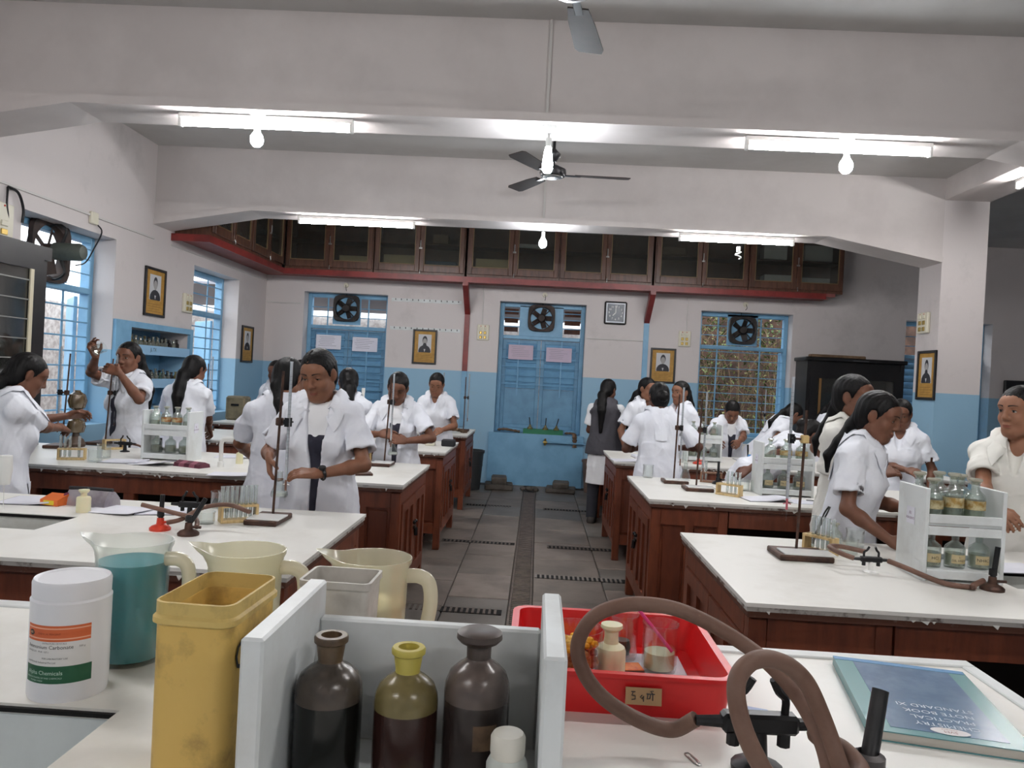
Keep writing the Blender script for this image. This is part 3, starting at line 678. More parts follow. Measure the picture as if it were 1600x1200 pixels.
def switchboard(label, M, w=.16, h=.21):
    t = thing('switchboard', label, 'switch'); t.matrix_world = M
    MB().box(-w/2, w/2, -.03, 0, 0, h, .006).build('box', SKYW, t, False)
    for i in range(2):
        for k in range(3):
            MB().box(-w*.3+i*w*.36, -w*.3+i*w*.36+w*.22, -.04, -.03, .02+k*.06, .02+k*.06+.04, .004).build('switch', BRASS if k < 2 else SKYW, t, False)
    for i in range(2): MB().ball((-w*.2+i*w*.36, -.032, h-.02), .007, 6, 4).build('indicator', mat('indicator_red', (190, 50, 40), .4), t)
switchboard('switchboard on back wall beside the red post', T(-.78, YB, 1.93))
switchboard('switchboard on back wall above the portrait by the barred window', T(1.93, YB, 1.98))
switchboard('switchboard on left wall above blue shelf end', T(XL, 8.05, 1.95) @ RZ(math.pi/2), .2, .2)
switchboard('big switchboard on left wall over the black cabinet', T(XL, 5.15, 2.16) @ RZ(math.pi/2), .3, .3)
switchboard('switchboard on the side of the column above the portrait', T(3.70, 7.55, 2.07) @ RZ(-math.pi/2), .2, .2)
for x, z, lab in ((-2.68, 2.585, 'socket with wire above fan of papered window'), (.03, 2.585, 'socket with wire above the centre fan'), (2.72, 2.585, 'socket with wire above fan of barred window')):
    t = thing('ceiling_socket', lab, 'socket', (x, YB, z)); MB(Matrix.Rotation(math.pi/2, 4, 'X')).lathe([(.0001, .03), (.03, .03), (.035, 0), (.0001, 0)], 10).build('socket', SKYW, t); MB().tube(spline([(0, -.03, 0), (.01, -.04, -.06), (-.015, .1, -.1), (-.02, .13, -.14)], 4), .004, 5).build('wire', BLACKI, t)
t = thing('wall_socket', 'socket with black cable beside the big fan window', 'socket', (XL, 6.28, 2.58)); MB().box(0, .03, -.05, .05, -.05, .05, .006).build('socket', SKYW, t, False); MB().tube(spline([(.02, .04, -.04), (.03, .1, -.1), (-.05, .12, -.25), (-.1, .10, -.36), (-.12, .0, -.40)], 5), .006, 5).build('cable', BLACKI, t)
t = thing('cable_loop', 'thick black cable looping from the wall box above black cabinet', 'cable', (XL, 5.25, 2.56)); MB().tube(spline([(.01, 0, .02), (.03, .08, .0), (.03, .14, -.1), (.02, .15, -.2)], 5), .010, 6).build('cable', BLACKI, t); MB().tube(spline([(.01, 0, .02), (.03, -.03, -.1), (.02, .0, -.22), (.02, -.08, -.26)], 5), .008, 6).build('thin_cable', BLACKI, t)
# hook rails
for z, lab in ((2.42, 'upper white hook rail between papered window and red post'), (1.985+.05, 'lower white hook rail between papered window and red post')):
    t = thing('hook_rail', lab, 'hook rail', (-2.05, YB, z)); MB().box(0, .96, -.012, 0, -.02, .025).build('rail', WHITEPAINT, t, False)
    for k in range(12): MB().tube([(.06+k*.078, -.01, .01), (.06+k*.078, -.03, .0), (.06+k*.078, -.03, .02)], .005, 5).build('hook', BLACKI, t)
# clock
t = thing('wall_clock', 'square clock with dark face and white numerals rim', 'clock', (.99, YB, 2.385))
MB().box(-.15, .15, -.035, 0, -.155, .155, .03).build('case', BLACKW, t, False)
MB().box(-.128, .128, -.04, -.034, -.132, .132, .02).build('rim', mat('clock_rim', (222, 228, 236), .3), t, False)
MB().box(-.112, .112, -.043, -.039, -.116, .116, .01).build('face', mat('clock_face', (44, 56, 74), .3), t, False)
MB(Matrix.Rotation(math.pi/2, 4, 'X')).add(*[[(v[0], v[1], .0445) for v in q] if i == 0 else q for i, q in enumerate(text_bits([(str(k), .036, .088*math.sin(math.pi*k/6), .088*math.cos(math.pi*k/6), 'CENTER') for k in range(1, 13)]))]).build('numerals', PVC, t, False)
for L_, a in ((.055, math.radians(225)), (.08, math.radians(0))): MB(Matrix.Rotation(a, 4, 'Y')).box(-.004, .004, -.047, -.045, 0, L_).build('hand', PVC, t, False)
# black glazed cabinet at the back and black cabinet on the left wall
t = thing('display_cabinet', 'black glazed wooden cabinet standing against the back wall', 'cabinet', (3.42, 9.93, 0))
mb = MB(); w_, d_, h_ = 1.22, .44, 1.86; mb.box(0, .04, 0, d_, 0, h_); mb.box(w_-.04, w_, 0, d_, 0, h_); mb.box(.04, w_-.04, 0, d_, 0, .12); mb.box(.04, w_-.04, .02, d_, h_-.1, h_); mb.box(.04, w_-.04, d_-.02, d_, .12, h_-.1); mb.box(.04, w_-.04, .05, d_-.02, .6, .62); mb.box(.04, w_-.04, .05, d_-.02, 1.2, 1.22); mb.build('carcass', BLACKW, t, False)
MB().box(-.03, w_+.03, -.03, d_, h_, h_+.05, .01).build('cornice', BLACKW, t, False)
for k in range(2):
    a = .04+k*.57; mb = MB(); mb.box(a, a+.09, -.02, 0, .12, h_-.1); mb.box(a+.48, a+.57, -.02, 0, .12, h_-.1); mb.box(a+.09, a+.48, -.02, 0, .12, .24); mb.box(a+.09, a+.48, -.02, 0, h_-.22, h_-.1)
    o = mb.build('door', BLACKW, t, False); MB().box(a+.09, a+.48, -.012, -.008, .24, h_-.22).build('pane', PANE, o, False)
MB().box(.15, .18, -.026, -.02, .9, h_-.22).build('strip', mat('strip_wood', (140, 104, 62), .5), t, False)
MB(T(.62, -.0305, h_+.02) @ Matrix.Rotation(math.pi/2, 4, 'X')).box(-.06, .14, -.006, .006, 0, .001).build('plate', mat('dull_plate', (84, 84, 86), .5), t, False)
tag(MB(T(3.85, 10.1, 1.912)).box(-.35, .35, -.06, .06, 0, .04, .01).build('wooden_plank', mat('dusty_plank', (140, 112, 86), .8, col2=(112, 88, 66), nscale=8), None, False), 'dusty wooden plank lying on top of the black glazed cabinet', 'plank')
t = thing('wall_cabinet', 'black wooden cabinet with barred glazed door at the left edge', 'cabinet', (XL+.01, 4.2, .8))
mb = MB(); mb.box(0, .34, 0, .06, 0, 1.33); mb.box(0, .34, .94, 1.0, 0, 1.33); mb.box(0, .34, .06, .94, 0, .06); mb.box(0, .36, -.02, 1.02, 1.27, 1.36); mb.box(0, .02, .06, .94, .06, 1.27); mb.build('carcass', BLACKW, t, False)
mb = MB(); mb.box(.33, .36, .06, .16, .06, 1.27); mb.box(.33, .36, .84, .94, .06, 1.27); mb.box(.33, .36, .16, .84, .06, .14); mb.box(.33, .36, .16, .84, 1.19, 1.27); o = mb.build('door', BLACKW, t, False)
MB().box(.355, .365, .80, .835, .14, 1.19).build('beading', mat('cream_bead', (216, 206, 180), .5), o, False); MB().box(.345, .35, .16, .84, .14, 1.19).build('pane', PANE, o, False)
for k in range(8): MB().box(.352, .36, .16, .80, .2+k*.13, .208+k*.13).build('bar', mat('dull_steel', (150, 150, 146), .4, .5), o, False)
MB().ball((.37, .89, .6), .015, 8, 6).build('knob', BRASS, o)
# far right wing: black board and blue trim
tag(MB().box(6.15, 7.3, YB-.06, YB-.004, .9, 1.75, .01).build('notice_board', BLACKW, None, False), 'black board on wall past the column', 'board')
# alcove sill: green tray, reagent bottles, cloths, pipe
sill = W4[2]
t = thing('green_tray', 'green plastic tray on the alcove sill holding three bottles', 'tray', (.10, YB-.02+.10, sill))
mb = MB(); mb.box(-.27, .27, -.09, .09, 0, .008); 
for s in (-1, 1): mb.box(s*.262, s*.27, -.09, .09, .008, .06); mb.box(-.262, .262, s*.082, s*.09, .008, .06)
mb.build('tray', mat('green_plastic', (40, 120, 84), .4), t, False)
for k, x in enumerate((-.11, .10, .25)):
    b = thing('dropper_bottle', ['dropper bottle in green sill tray, nearest the red post', 'dropper bottle in the middle of the green sill tray', 'dropper bottle in green sill tray, nearest the pipe'][k], 'bottle', (x+.03, YB+.08, sill+.008))
    MB().lathe([(.0001, 0), (.036, 0), (.038, .01), (.038, .07), (.018, .09), (.016, .11), (.0001, .111)], 12).build('bottle', BOTT[2], b)
    MB().tube([(0, 0, .11), ((k-1)*.02+.005, 0, .21)], .007, 6).build('dropper', BLACKI, b)
CLOTH = mat('dusty_cloth', (122, 98, 78), .9, col2=(96, 76, 60), nscale=10, bump=.3, bscale=20)
def rag(label, pts, r, flat=.5):
    t = MB().tube(spline(pts, 4), [r*(.7+.5*math.sin(i*1.7)**2) for i in range((len(pts)-1)*4+1)], 8, flat=flat).build('cloth_rag', CLOTH); tag(t, label, 'rag')
rag('rolled dusty rag on the alcove sill beside green tray, drain side', [(-.52, YB+.05, sill+.03), (-.42, YB+.06, sill+.04), (-.33, YB+.05, sill+.03), (-.22, YB+.07, sill+.015)], .035)
rag('dusty rag drooping over the alcove sill above the pipe', [(.40, YB+.05, sill+.025), (.48, YB+.02, sill+.03), (.52, YB-.055, sill+.02), (.53, YB-.075, sill-.06), (.53, YB-.07, sill-.15)], .032)
t = thing('water_pipe', 'blue water pipe with brass valve under the alcove sill', 'pipe', (0, YB-.09, sill-.10)); MB().tube([(.16, 0, 0), (.68, 0, 0)], .012, 8).build('pipe', BLUED, t); MB().tube([(.11, 0, 0), (.16, 0, 0)], .017, 8).build('valve_body', BRASS, t); MB().tube([(.135, 0, .05), (.135, 0, -.04)], .014, 8).build('valve_spindle', BRASS, t); MB().tube([(.66, 0, 0), (.66, .085, 0)], .011, 8).build('elbow', BLUED, t)
# bins
def bin_(label, x, y, r, h, m):
    t = thing('waste_bin', label, 'bin', (x, y, 0)); MB().lathe([(.0001, .0), (r*.78, 0), (r*.98, h*.93), (r*1.05, h*.93), (r*1.05, h), (r*.95, h), (r*.75, .02), (.0001, .02)], 20).build('bucket', m, t); MB().lathe([(r*.9, h*.6), (r*.93, h*.6), (r*.94, h*.63), (r*.9, h*.63)], 20, closed=True).build('band', m, t)
bin_('dark grey waste bin behind the far brown cupboard', -.80, 9.75, .16, .50, mat('dark_plastic', (52, 54, 56), .5))
bin_('brown plastic bucket at the wall by the girl in grey', .80, 10.08, .17, .42, mat('brown_plastic', (124, 100, 88), .6, col2=(104, 84, 74), nscale=6))
# ------------------------------------------------------------------ laboratory benches
ZB = 0.80
XA = {-1: -0.72, 1: 0.645}; XO = {-1: -3.50, 1: 3.45}
ROWS = [2.28, 4.26, 6.20, 8.14]; BD = 1.05
ORD = ['nearest', 'second', 'third', 'farthest']; SIDE = {-1: 'left', 1: 'right'}
DRAWER = mat('bench_panel', (108, 54, 34), .42, col2=(92, 45, 28), nscale=7, stretch=(3, 3, .6))
def bench(s, r):
    y0 = ROWS[r]; y1 = y0+BD; xa = XA[s]; xo = XO[s]
    def X(u): return xa+s*u
    L = abs(xo-xa); where = '%s bench row, %s side of the aisle' % (ORD[r], SIDE[s])
    t = thing('bench_worktop', 'white worn worktop of the ' + where, 'worktop'); wh2 = '%s %s bench' % (ORD[r], SIDE[s])
    holes = []
    if r == 0: holes = [((-2.60, -1.755) if s < 0 else (1.66, 2.45)) + (2.66, 2.92)]
    us = sorted((X(0), X(L)))
    mb = MB(); me = MB()
    for a, b, c, d in holed(us[0], us[1], y0, y1, holes): mb.box(a, b, c, d, ZB-.012, ZB)
    mb.build('top', TOPW, t, False)
    for q_, zz_ in ((0, ZB-.026), (1, ZB-.045)):
        if q_: me.build('edge_band', TOPE, t, False); me = MB()
        e_ = .004+.004*q_; zt_ = ZB-.012 if not q_ else ZB-.026
        me.box(us[0]+e_, us[1]-e_, y0+e_, y0+.03, zz_, zt_); me.box(us[0]+e_, us[1]-e_, y1-.03, y1-e_, zz_, zt_); me.box(X(e_), X(.03), y0+.03, y1-.03, zz_, zt_)
    me.build('edge_batten', mat('batten_brown', (92, 54, 38), .6, col2=(150, 130, 116), nscale=18, nmid=(.6, .75)), t, False)
    rg = random.Random(r*7+s+9); ch = MB()
    for k in range(26):
        x = X(rg.uniform(.05, L)); w = rg.uniform(.008, .03); ch.extrude_y([(x, ZB-.024), (x+w, ZB-.024), (x+w*rg.uniform(.2, .8), ZB-.026-rg.uniform(.003, .016))], y0+.002, y0+.012)
    o = ch.build('paint_drips', TOPW, t, False); o['kind'] = 'stuff'
    if r == 0:
        a, b, c, d = holes[0]; sk = thing('sink', 'white sink sunk into the %s bench, %s of the aisle' % (ORD[r], SIDE[s]), 'sink'); mb = MB()
        mb.box(a-.01, b+.01, c-.01, d+.01, ZB-.22, ZB-.2); mb.box(a-.012, a, c, d, ZB-.2, ZB-.012); mb.box(b, b+.012, c, d, ZB-.2, ZB-.012); mb.box(a-.012, b+.012, c-.012, c, ZB-.2, ZB-.012); mb.box(a-.012, b+.012, d, d+.012, ZB-.2, ZB-.012); mb.build('basin', mat('sink_glaze', (226, 228, 222), .25, col2=(206, 206, 198), nscale=5), sk, False)
        MB().box(a, b, d-.004, d, ZB-.014, ZB-.003).build('rim_shade_strip', DARK, sk, False)  # dark strip paints the shading below the sink's far rim
    # end cupboard
    c = thing('end_cupboard', 'brown panelled cupboard at the aisle end of the ' + wh2, 'cupboard'); mb = MB(); uc = .44
    zc = ZB-.05; f = .03; ca, cb = y0+f, y1-f
    mb.box(X(.035), X(uc), ca+.02, cb-.02, .13, zc); mb.build('carcass', WOOD, c, False)
    for (u0, u1) in ((.02, .075), (uc-.05, uc+.005)):
        for (ya, yb) in ((ca, ca+.055), (cb-.055, cb)):
            MB().box(X(u0), X(u1), ya, yb, 0.0, zc, .004).build('leg', WOOD, c, False)
    for yy, dy in ((ca, .02), (cb-.02, .02)):
        mb = MB(); mb.box(X(.075), X(uc-.05), yy, yy+dy, zc-.09, zc); mb.box(X(.075), X(uc-.05), yy, yy+dy, .13, .21); um = (.075+uc-.05)/2; mb.box(X(um-.022), X(um+.022), yy, yy+dy, .21, zc-.09); mb.build('rail', WOOD, c, False)
    for (u0, u1) in ((.09, um-.03), (um+.03, uc-.06)): MB().box(X(u0), X(u1), ca+.014, ca+.024, .225, zc-.105, .006).build('panel', DRAWER, c, False)
    ym = (ca+cb)/2; MB().box(X(.02), X(.06), ca+.055, cb-.055, zc-.07, zc).build('rail', WOOD, c, False); MB().box(X(.02), X(.06), ca+.055, cb-.055, .13, .17).build('rail', WOOD, c, False)
    for (ya, yb) in ((ca+.058, ym-.003), (ym+.003, cb-.058)):
        mb = MB(); st = .055; za, zb = .175, zc-.075; md = (ya+yb)/2
        mb.box(X(.012), X(.034), ya, ya+st, za, zb); mb.box(X(.012), X(.034), yb-st, yb, za, zb); mb.box(X(.012), X(.034), ya+st, yb-st, za, za+st); mb.box(X(.012), X(.034), ya+st, yb-st, zb-st, zb); mb.box(X(.012), X(.034), md-.022, md+.022, za+st, zb-st)
        d = mb.build('door', WOOD, c, False)
        for (pa, pb) in ((ya+st, md-.022), (md+.022, yb-st)): MB().box(X(.026), X(.03), pa, pb, za+st, zb-st).build('panel', DRAWER, d, False)
        hy = ym-.03 if ya < ym-.1 else ym+.03
        MB().ball((X(.004), hy, .5), .012, 8, 6).build('knob', BLACKI, d)
    mb = MB(); mb.box(X(0), X(.012), ym-.028, ym+.035, .46, .475); mb.tube([(X(.002), ym+.02, .46), (X(-.002), ym+.02, .41)], .012, 8); mb.build('padlock', BLACKI, c)
    # open shelf frame for the rest of the length
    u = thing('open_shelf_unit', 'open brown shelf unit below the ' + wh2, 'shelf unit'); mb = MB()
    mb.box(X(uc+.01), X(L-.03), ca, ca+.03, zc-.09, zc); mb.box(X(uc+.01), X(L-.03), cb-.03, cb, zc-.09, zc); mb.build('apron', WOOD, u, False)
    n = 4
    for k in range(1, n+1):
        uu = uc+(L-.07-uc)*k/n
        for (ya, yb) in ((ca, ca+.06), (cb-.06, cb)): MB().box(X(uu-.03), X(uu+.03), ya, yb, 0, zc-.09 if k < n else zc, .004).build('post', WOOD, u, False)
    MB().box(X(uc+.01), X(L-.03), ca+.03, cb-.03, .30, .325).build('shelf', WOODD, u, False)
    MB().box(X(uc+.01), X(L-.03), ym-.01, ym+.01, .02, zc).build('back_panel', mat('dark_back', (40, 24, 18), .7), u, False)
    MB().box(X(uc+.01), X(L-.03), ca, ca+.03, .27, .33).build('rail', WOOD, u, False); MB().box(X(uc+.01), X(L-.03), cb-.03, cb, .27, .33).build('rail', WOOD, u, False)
for s in (-1, 1):
    for r in range(4): bench(s, r)

# ------------------------------------------------------------------ laboratory ware
TILE = mat('white_tile', (232, 232, 230), .2)
def burette_stand(label, x, y, h=.62, rz=0.0, lean=(0, 0), z=ZB, tile=True, base=(.13, .20), cl=.62, arm=.075, cork=False, armdir=0.0, burette=None, bl=.62, bz=.10, tilelabel=None, pinch=False):
    t = thing('burette_stand', label, 'stand', (x, y, z), rz); bw, bd = base
    MB().box(-bw/2, bw/2, -bd/2, bd/2, 0, .022, .004).build('base', RUST, t, False)
    top = (lean[0], lean[1], h)
    MB().tube([(0, bd*.25, .02), (top[0], bd*.25+top[1], h)], .0055, 8).build('rod', RUST, t)
    cz = h*cl; cx, cy_ = lean[0]*cl, bd*.25+lean[1]*cl
    ca, sa = math.cos(armdir), math.sin(armdir)
    MB(T(cx, cy_, cz)).box(-.014, .014, -.014, .014, -.016, .016, .004).build('boss', mat('cork', (206, 178, 122), .8) if cork else RUST, t, False)
    MB().tube([(cx, cy_, cz), (cx+arm*ca, cy_+arm*sa, cz)], .005, 6).build('clamp_arm', RUST, t)
    mb = MB(T(cx+arm*ca, cy_+arm*sa, cz)@RZ(armdir)); mb.box(-.012, .006, -.014, -.008, -.018, .018); mb.box(-.012, .006, .008, .014, -.018, .018); mb.box(-.016, -.010, -.014, .014, -.01, .01); mb.tube([(-.002, .012, 0), (-.002, .032, 0)], .004, 6); mb.build('clamp_jaw', BLACKI, t, False)
    if burette:
        Mz = T(x, y, z) @ RZ(rz); p = Mz @ Vector((cx+arm*ca, cy_+arm*sa, 0))
        b = thing('burette', burette, 'burette', (p.x, p.y, z+bz))
        MB().lathe([(.0035, .05), (.0062, .07), (.0062, bl), (.0068, bl+.002), (.0068, bl+.006), (.0052, bl+.006), (.0050, .072), (.0026, .052)], 10, closed=True).build('tube', glass('burette_glass', (246, 250, 252), .12, .1, .42, (246, 248, 252)), b)
        mb = MB()
        for k in range(24): mb.lathe([(.0064, .12+k*(bl-.16)/24), (.0066, .12+k*(bl-.16)/24), (.0066, .1215+k*(bl-.16)/24), (.0064, .1215+k*(bl-.16)/24)], 8, closed=True)
        mb.build('scale', mat('scale_ink', (110, 110, 116), .5), b, False)
        MB().tube([(0, 0, .055), (0, 0, .012)], .0045, 8).build('rubber_tip', mat('pink_rubber', (186, 92, 104), .5) if pinch else RUBBER, b)
        MB().tube([(0, 0, .014), (0, 0, -.03)], [.003, .0018], 6).build('jet', GLASS, b)
        MB().tube([(-.014, 0, .034), (.0, .006, .038), (.016, 0, .034)], .002, 5).build('pinch_clip', STEEL if not pinch else mat('pink_clip', (190, 84, 100), .5), b)
    if tilelabel:
        Mz = T(x, y, z) @ RZ(rz); 
        tag(MB(Mz @ T(.0, -bd*.12, .0225)).box(-bw*.42, bw*.55, -bd*.36, bd*.22, 0, .006, .001).build('ceramic_tile', TILE, None, False), tilelabel, 'tile')
    return t
def lathe_glass(name, label, cat, prof, x, y, z, m=None, seg=16, group=None):
    o = MB().lathe(prof, seg, closed=True).build(name, m or GLASS); o.location = (x, y, z); return tag(o, label, cat, group)
LIQ = mat('clear_liquid', (226, 230, 226), .1)
def beaker(label, x, y, z, r=.035, h=.09, liquid=None, cat='beaker', rx=None):
    t = thing('glass_beaker', label, cat, (x, y, z))
    MB().lathe([(.001, 0), (r*.92, 0), (r, .006), (r, h-.006), (r*1.07, h), (r*1.05, h+.002), (r-.0025, h-.007), (r-.0025, .008), (.001, .004)], 18, closed=True).build('glass', GLASS, t)
    if liquid: MB().lathe([(.0001, .006), (r-.004, .006), (r-.004, liquid[1]), (.0001, liquid[1])], 16).build('liquid', liquid[0], t)
    return t
def flask(label, x, y, z, r=.04, h=.12, liq=None, parent_=None):
    t = thing('conical_flask', label, 'flask', (x, y, z))
    MB().lathe([(.001, 0), (r*.9, 0), (r, .008), (r*.96, .02), (.014, h*.72), (.0125, h*.96), (.016, h), (.014, h+.002), (.0105, h*.96), (.012, h*.72), (r*.92, .02), (r*.88, .005), (.001, .004)], 18, closed=True).build('glass', GLASS, t)
    if liq: MB().lathe([(.0001, .006), (r*.9, .008), (r*.86, .022), (.0001, .022)], 14).build('liquid', liq, t)
    return t
tube_me = None
def tube_rack(label, tlabel, x, y, z=ZB, rz=0.0, n=6, w=.16, m=PALEWOOD, tubes=(0, 1, 2, 3, 4, 5), tilt=0.0, th=.13, color=None):
    global tube_me
    t = thing('test_tube_rack', label, 'rack', (x, y, z), rz)
    MB().box(-w/2, w/2, -.03, .03, 0, .012, .002).build('base_board', m, t, False)
    mb = MB(); p = w/n
    zz = .06
    mb.box(-w/2, w/2, -.024, -.011, zz, zz+.009); mb.box(-w/2, w/2, .011, .024, zz, zz+.009)
    for k in range(n+1): xx = -w/2+p*k; mb.box(max(-w/2, xx-.004), min(w/2, xx+.004), -.011, .011, zz, zz+.009)
    mb.build('hole_board', m, t, False)
    for s in (-1, 1): MB().box(s*(w/2-.010), s*w/2, -.024, .024, .012, zz).build('end_post', m, t, False)
    if tube_me is None: tube_me = MB().lathe([(.0005, 0), (.0055, .003), (.0078, .010), (.0078, .122), (.0092, .125), (.0088, .127), (.0066, .122), (.0066, .011), (.0045, .006), (.0005, .004)], 10, closed=True).mesh('test_tube', glass('tube_glass', (246, 250, 250), .10, .05, .16, (240, 244, 244)))
    Mz = T(x, y, z) @ RZ(rz)
    tl = sorted(tubes, key=lambda k: (Mz @ Vector((-w/2+p*(k+.5), 0, 0))).x)
    for k in tubes:
        q = Mz @ Vector((-w/2+p*(k+.5), 0, .013)); o = link('test_tube', tube_me, None, q); tag(o, ORDN[tl.index(k)] + ' ' + tlabel.replace('test tube in', 'test tube from the left in'), 'test tube', 'test tubes' + tlabel[9:])
        o.scale = (1, 1, th/.127)
    return t
BOTM = glass('reagent_glass', (248, 252, 250), .06, .04, .10, (236, 240, 236))
STOPM = glass('stopper_glass', (236, 236, 226), .08, .08, .5, (230, 228, 212))
LABM = mat('bottle_label', (206, 190, 150), .8, col2=(188, 168, 122), nscale=20)
def prof_bottle(r, h, nr): return [(.001, 0), (r*.94, 0), (r, .006), (r, h*.58), (r*.9, h*.66), (r*.55, h*.74), (nr, h*.79), (nr, h*.93), (nr*1.25, h*.95), (nr*1.25, h*.97), (nr*.8, h*.97), (nr*.75, h*.8), (r*.9, h*.58), (r*.92, .01), (.001, .006)]
def reagent_bottle(label, x, y, z, r=.034, h=.14, liq=(206, 204, 180), fill=.5, lab=None, rz=0.0, nr=.012, glassm=None, stop=STOPM, group=None, bandcol=None, stopper=True):
    t = thing('reagent_bottle', label, 'bottle', (x, y, z), rz, group)
    MB().lathe(prof_bottle(r, h, nr), 16, closed=True).build('glass', glassm or BOTM, t)
    if liq: MB().lathe([(.0001, .008), (r*.9, .008), (r*.9, h*.58*fill), (.0001, h*.58*fill)], 14).build('liquid', glass('liquid_%d_%d_%d' % liq, tuple(min(255, c+25) for c in liq), .03, .1, .40, tuple(min(255, c+15) for c in liq)), t)
    if bandcol: MB().lathe([(r*1.005, h*.30), (r*1.012, h*.30), (r*1.012, h*.52), (r*1.005, h*.52)], 16, closed=True).build('stain_band', mat('band_%d_%d_%d' % bandcol, bandcol, .8, col2=(200, 190, 150), nscale=40), t)
    if stopper: MB().lathe([(.0001, h*.9), (nr*.78, h*.9), (nr*.85, h*.97), (nr*1.5, h*.985), (nr*1.55, h*1.02), (nr*1.3, h*1.045), (.0001, h*1.05)], 12).build('stopper', stop, t)
    if lab:
        seg = 9; V = []; Fc = []
        for k in range(seg+1):
            a = -math.pi/2 + (k/seg-.5)*1.5
            for zz in (h*.16, h*.42): V.append((r*1.012*math.cos(a), r*1.012*math.sin(a), zz))
        for k in range(seg): Fc.append((2*k, 2*k+2, 2*k+3, 2*k+1))
        lo = MB().add(V, Fc).build('label', LABM, t)
        v, f_ = text_bits([(s_, h*.13 if len(lab) == 1 else h*.09, 0, (h*.29 if len(lab) == 1 else h*(.345-.10*i)), 'CENTER') for i, s_ in enumerate(lab)])
        v2 = [(r*1.02*math.cos(-math.pi/2+p[0]/r), r*1.02*math.sin(-math.pi/2+p[0]/r), p[1]) for p in v]
        MB().add(v2, f_).build('lettering', BLACKSPOT, lo, False)
    return t
def reagent_rack(label, xl, yf, z=ZB, w=.29, d=.17, h=.32, sign=None):
    t = thing('reagent_rack', label, 'rack', (xl, yf, z)); th = .014
    for x in (0, w-th): MB().box(x, x+th, 0, d, 0, h, .002).build('side_panel', WHITEPAINT, t, False)
    for zz in (.03, h*.60): MB().box(th, w-th, .006, d-.004, zz, zz+.012).build('shelf', WHITEPAINT, t, False); 
    for zz in (.01, h*.50, h*.63): MB().box(th, w-th, 0, .010, zz, zz+.03, .002).build('lip', WHITEPAINT, t, False)
    MB().box(th, w-th, d-.010, d-.003, .03, .06).build('back_rail', WHITEPAINT, t, False); MB().box(th, w-th, d-.010, d-.003, h*.63, h*.72).build('back_rail', WHITEPAINT, t, False)
    if sign: 
        sd, txt = sign; x = -.001 if sd < 0 else w+.001
        M_ = T(x, d*.5, h*.66) @ RZ(-math.pi/2 if sd < 0 else math.pi/2)
        o = MB(M_).box(-.028, .028, -.001, 0, -.03, .03).build('sign', PAPER, t, False)
        MB(M_ @ T(0, -.0015, 0) @ Matrix.Rotation(math.pi/2, 4, 'X')).add(*text_bits([(txt[0], .016, 0, .008, 'CENTER'), (txt[1], .012, 0, -.010, 'CENTER')])).build('lettering', mat('sign_ink', (120, 70, 110), .7), o, False)
    return t
def bunsen(label, x, y, z=ZB, h=.14, base_m=RUST, tube_m=BLACKI, lean=(0, 0), r=.037):
    t = thing('bunsen_burner', label, 'burner', (x, y, z))
    MB().lathe([(.0001, 0), (r, 0), (r*1.02, .008), (r*.8, .016), (.014, .022), (.012, .045), (.0001, .046)], 18).build('base', base_m, t)
    MB().tube([(0, 0, .04), (lean[0]*.3, lean[1]*.3, .06), (lean[0], lean[1], h)], [.009, .0085, .0085], 10).build('barrel', tube_m, t)
    MB().lathe([(.0105, .05), (.0125, .05), (.0125, .07), (.0105, .07)], 12, closed=True).build('collar', tube_m, t)
    MB().tube([(.008, 0, .03), (.045, 0, .03)], .005, 8).build('inlet', base_m, t)
    return t
def gas_tap(label, x, y, z=ZB, s=1.0, rz=0.0, base_m=None):
    t = thing('gas_tap', label, 'gas tap', (x, y, z), rz)
    MB().lathe([(.0001, 0), (.03*s, 0), (.03*s, .006*s), (.012*s, .012*s), (.009*s, .05*s), (.0001, .05*s)], 14).build('pillar', base_m or BLACKI, t)
    MB().box(-.045*s, .045*s, -.011*s, .011*s, .045*s, .068*s, .004*s).build('valve_body', BLACKI, t, False)
    for q in (-1, 1):
        MB().tube([(q*.04*s, 0, .056*s), (q*.075*s, 0, .056*s)], [.008*s, .006*s], 8).build('nozzle', BLACKI, t)
        MB().tube(spline([(q*.03*s, 0, .066*s), (q*.03*s, 0, .085*s), (q*.02*s, -.004*s, .095*s), (q*.012*s, -.006*s, .11*s)], 3), .005*s, 6).build('lever', BLACKI, t)
        MB().tube([(q*.03*s, 0, .05*s), (q*.03*s, 0, .03*s)], .008*s, 8).build('nut', BLACKI, t)
    return t
def hose(label, pts, r=.008, m=RUBBER, n=8):
    return tag(MB().tube(spline(pts, n), r, 10).build('rubber_hose', m), label, 'hose')
def pvc_tap(label, x, y, z=ZB, h=.16, reach=.10, rz=0.0, r=.014):
    t = thing('pvc_tap', label, 'tap', (x, y, z), rz)
    MB().tube(spline([(0, 0, 0), (0, 0, h*.5), (0, 0, h*.86), (reach*.25, 0, h), (reach*.7, 0, h*1.02), (reach, 0, h*1.02)], 5), r, 12).build('pipe', PVC, t)
    MB().lathe([(.0001, 0), (r*1.5, 0), (r*1.5, .03), (r*1.2, .034), (.0001, .034)], 12).build('socket', PVC, t)
    MB().tube([(reach, 0, h*1.02-.03), (reach, 0, h*1.02+.02), (reach, 0, h*1.02+.03), (reach, 0, h*1.02+.065)], [r, r*1.2, r*1.35, r*1.3], 12).build('tap_head', PVC, t)
    return t
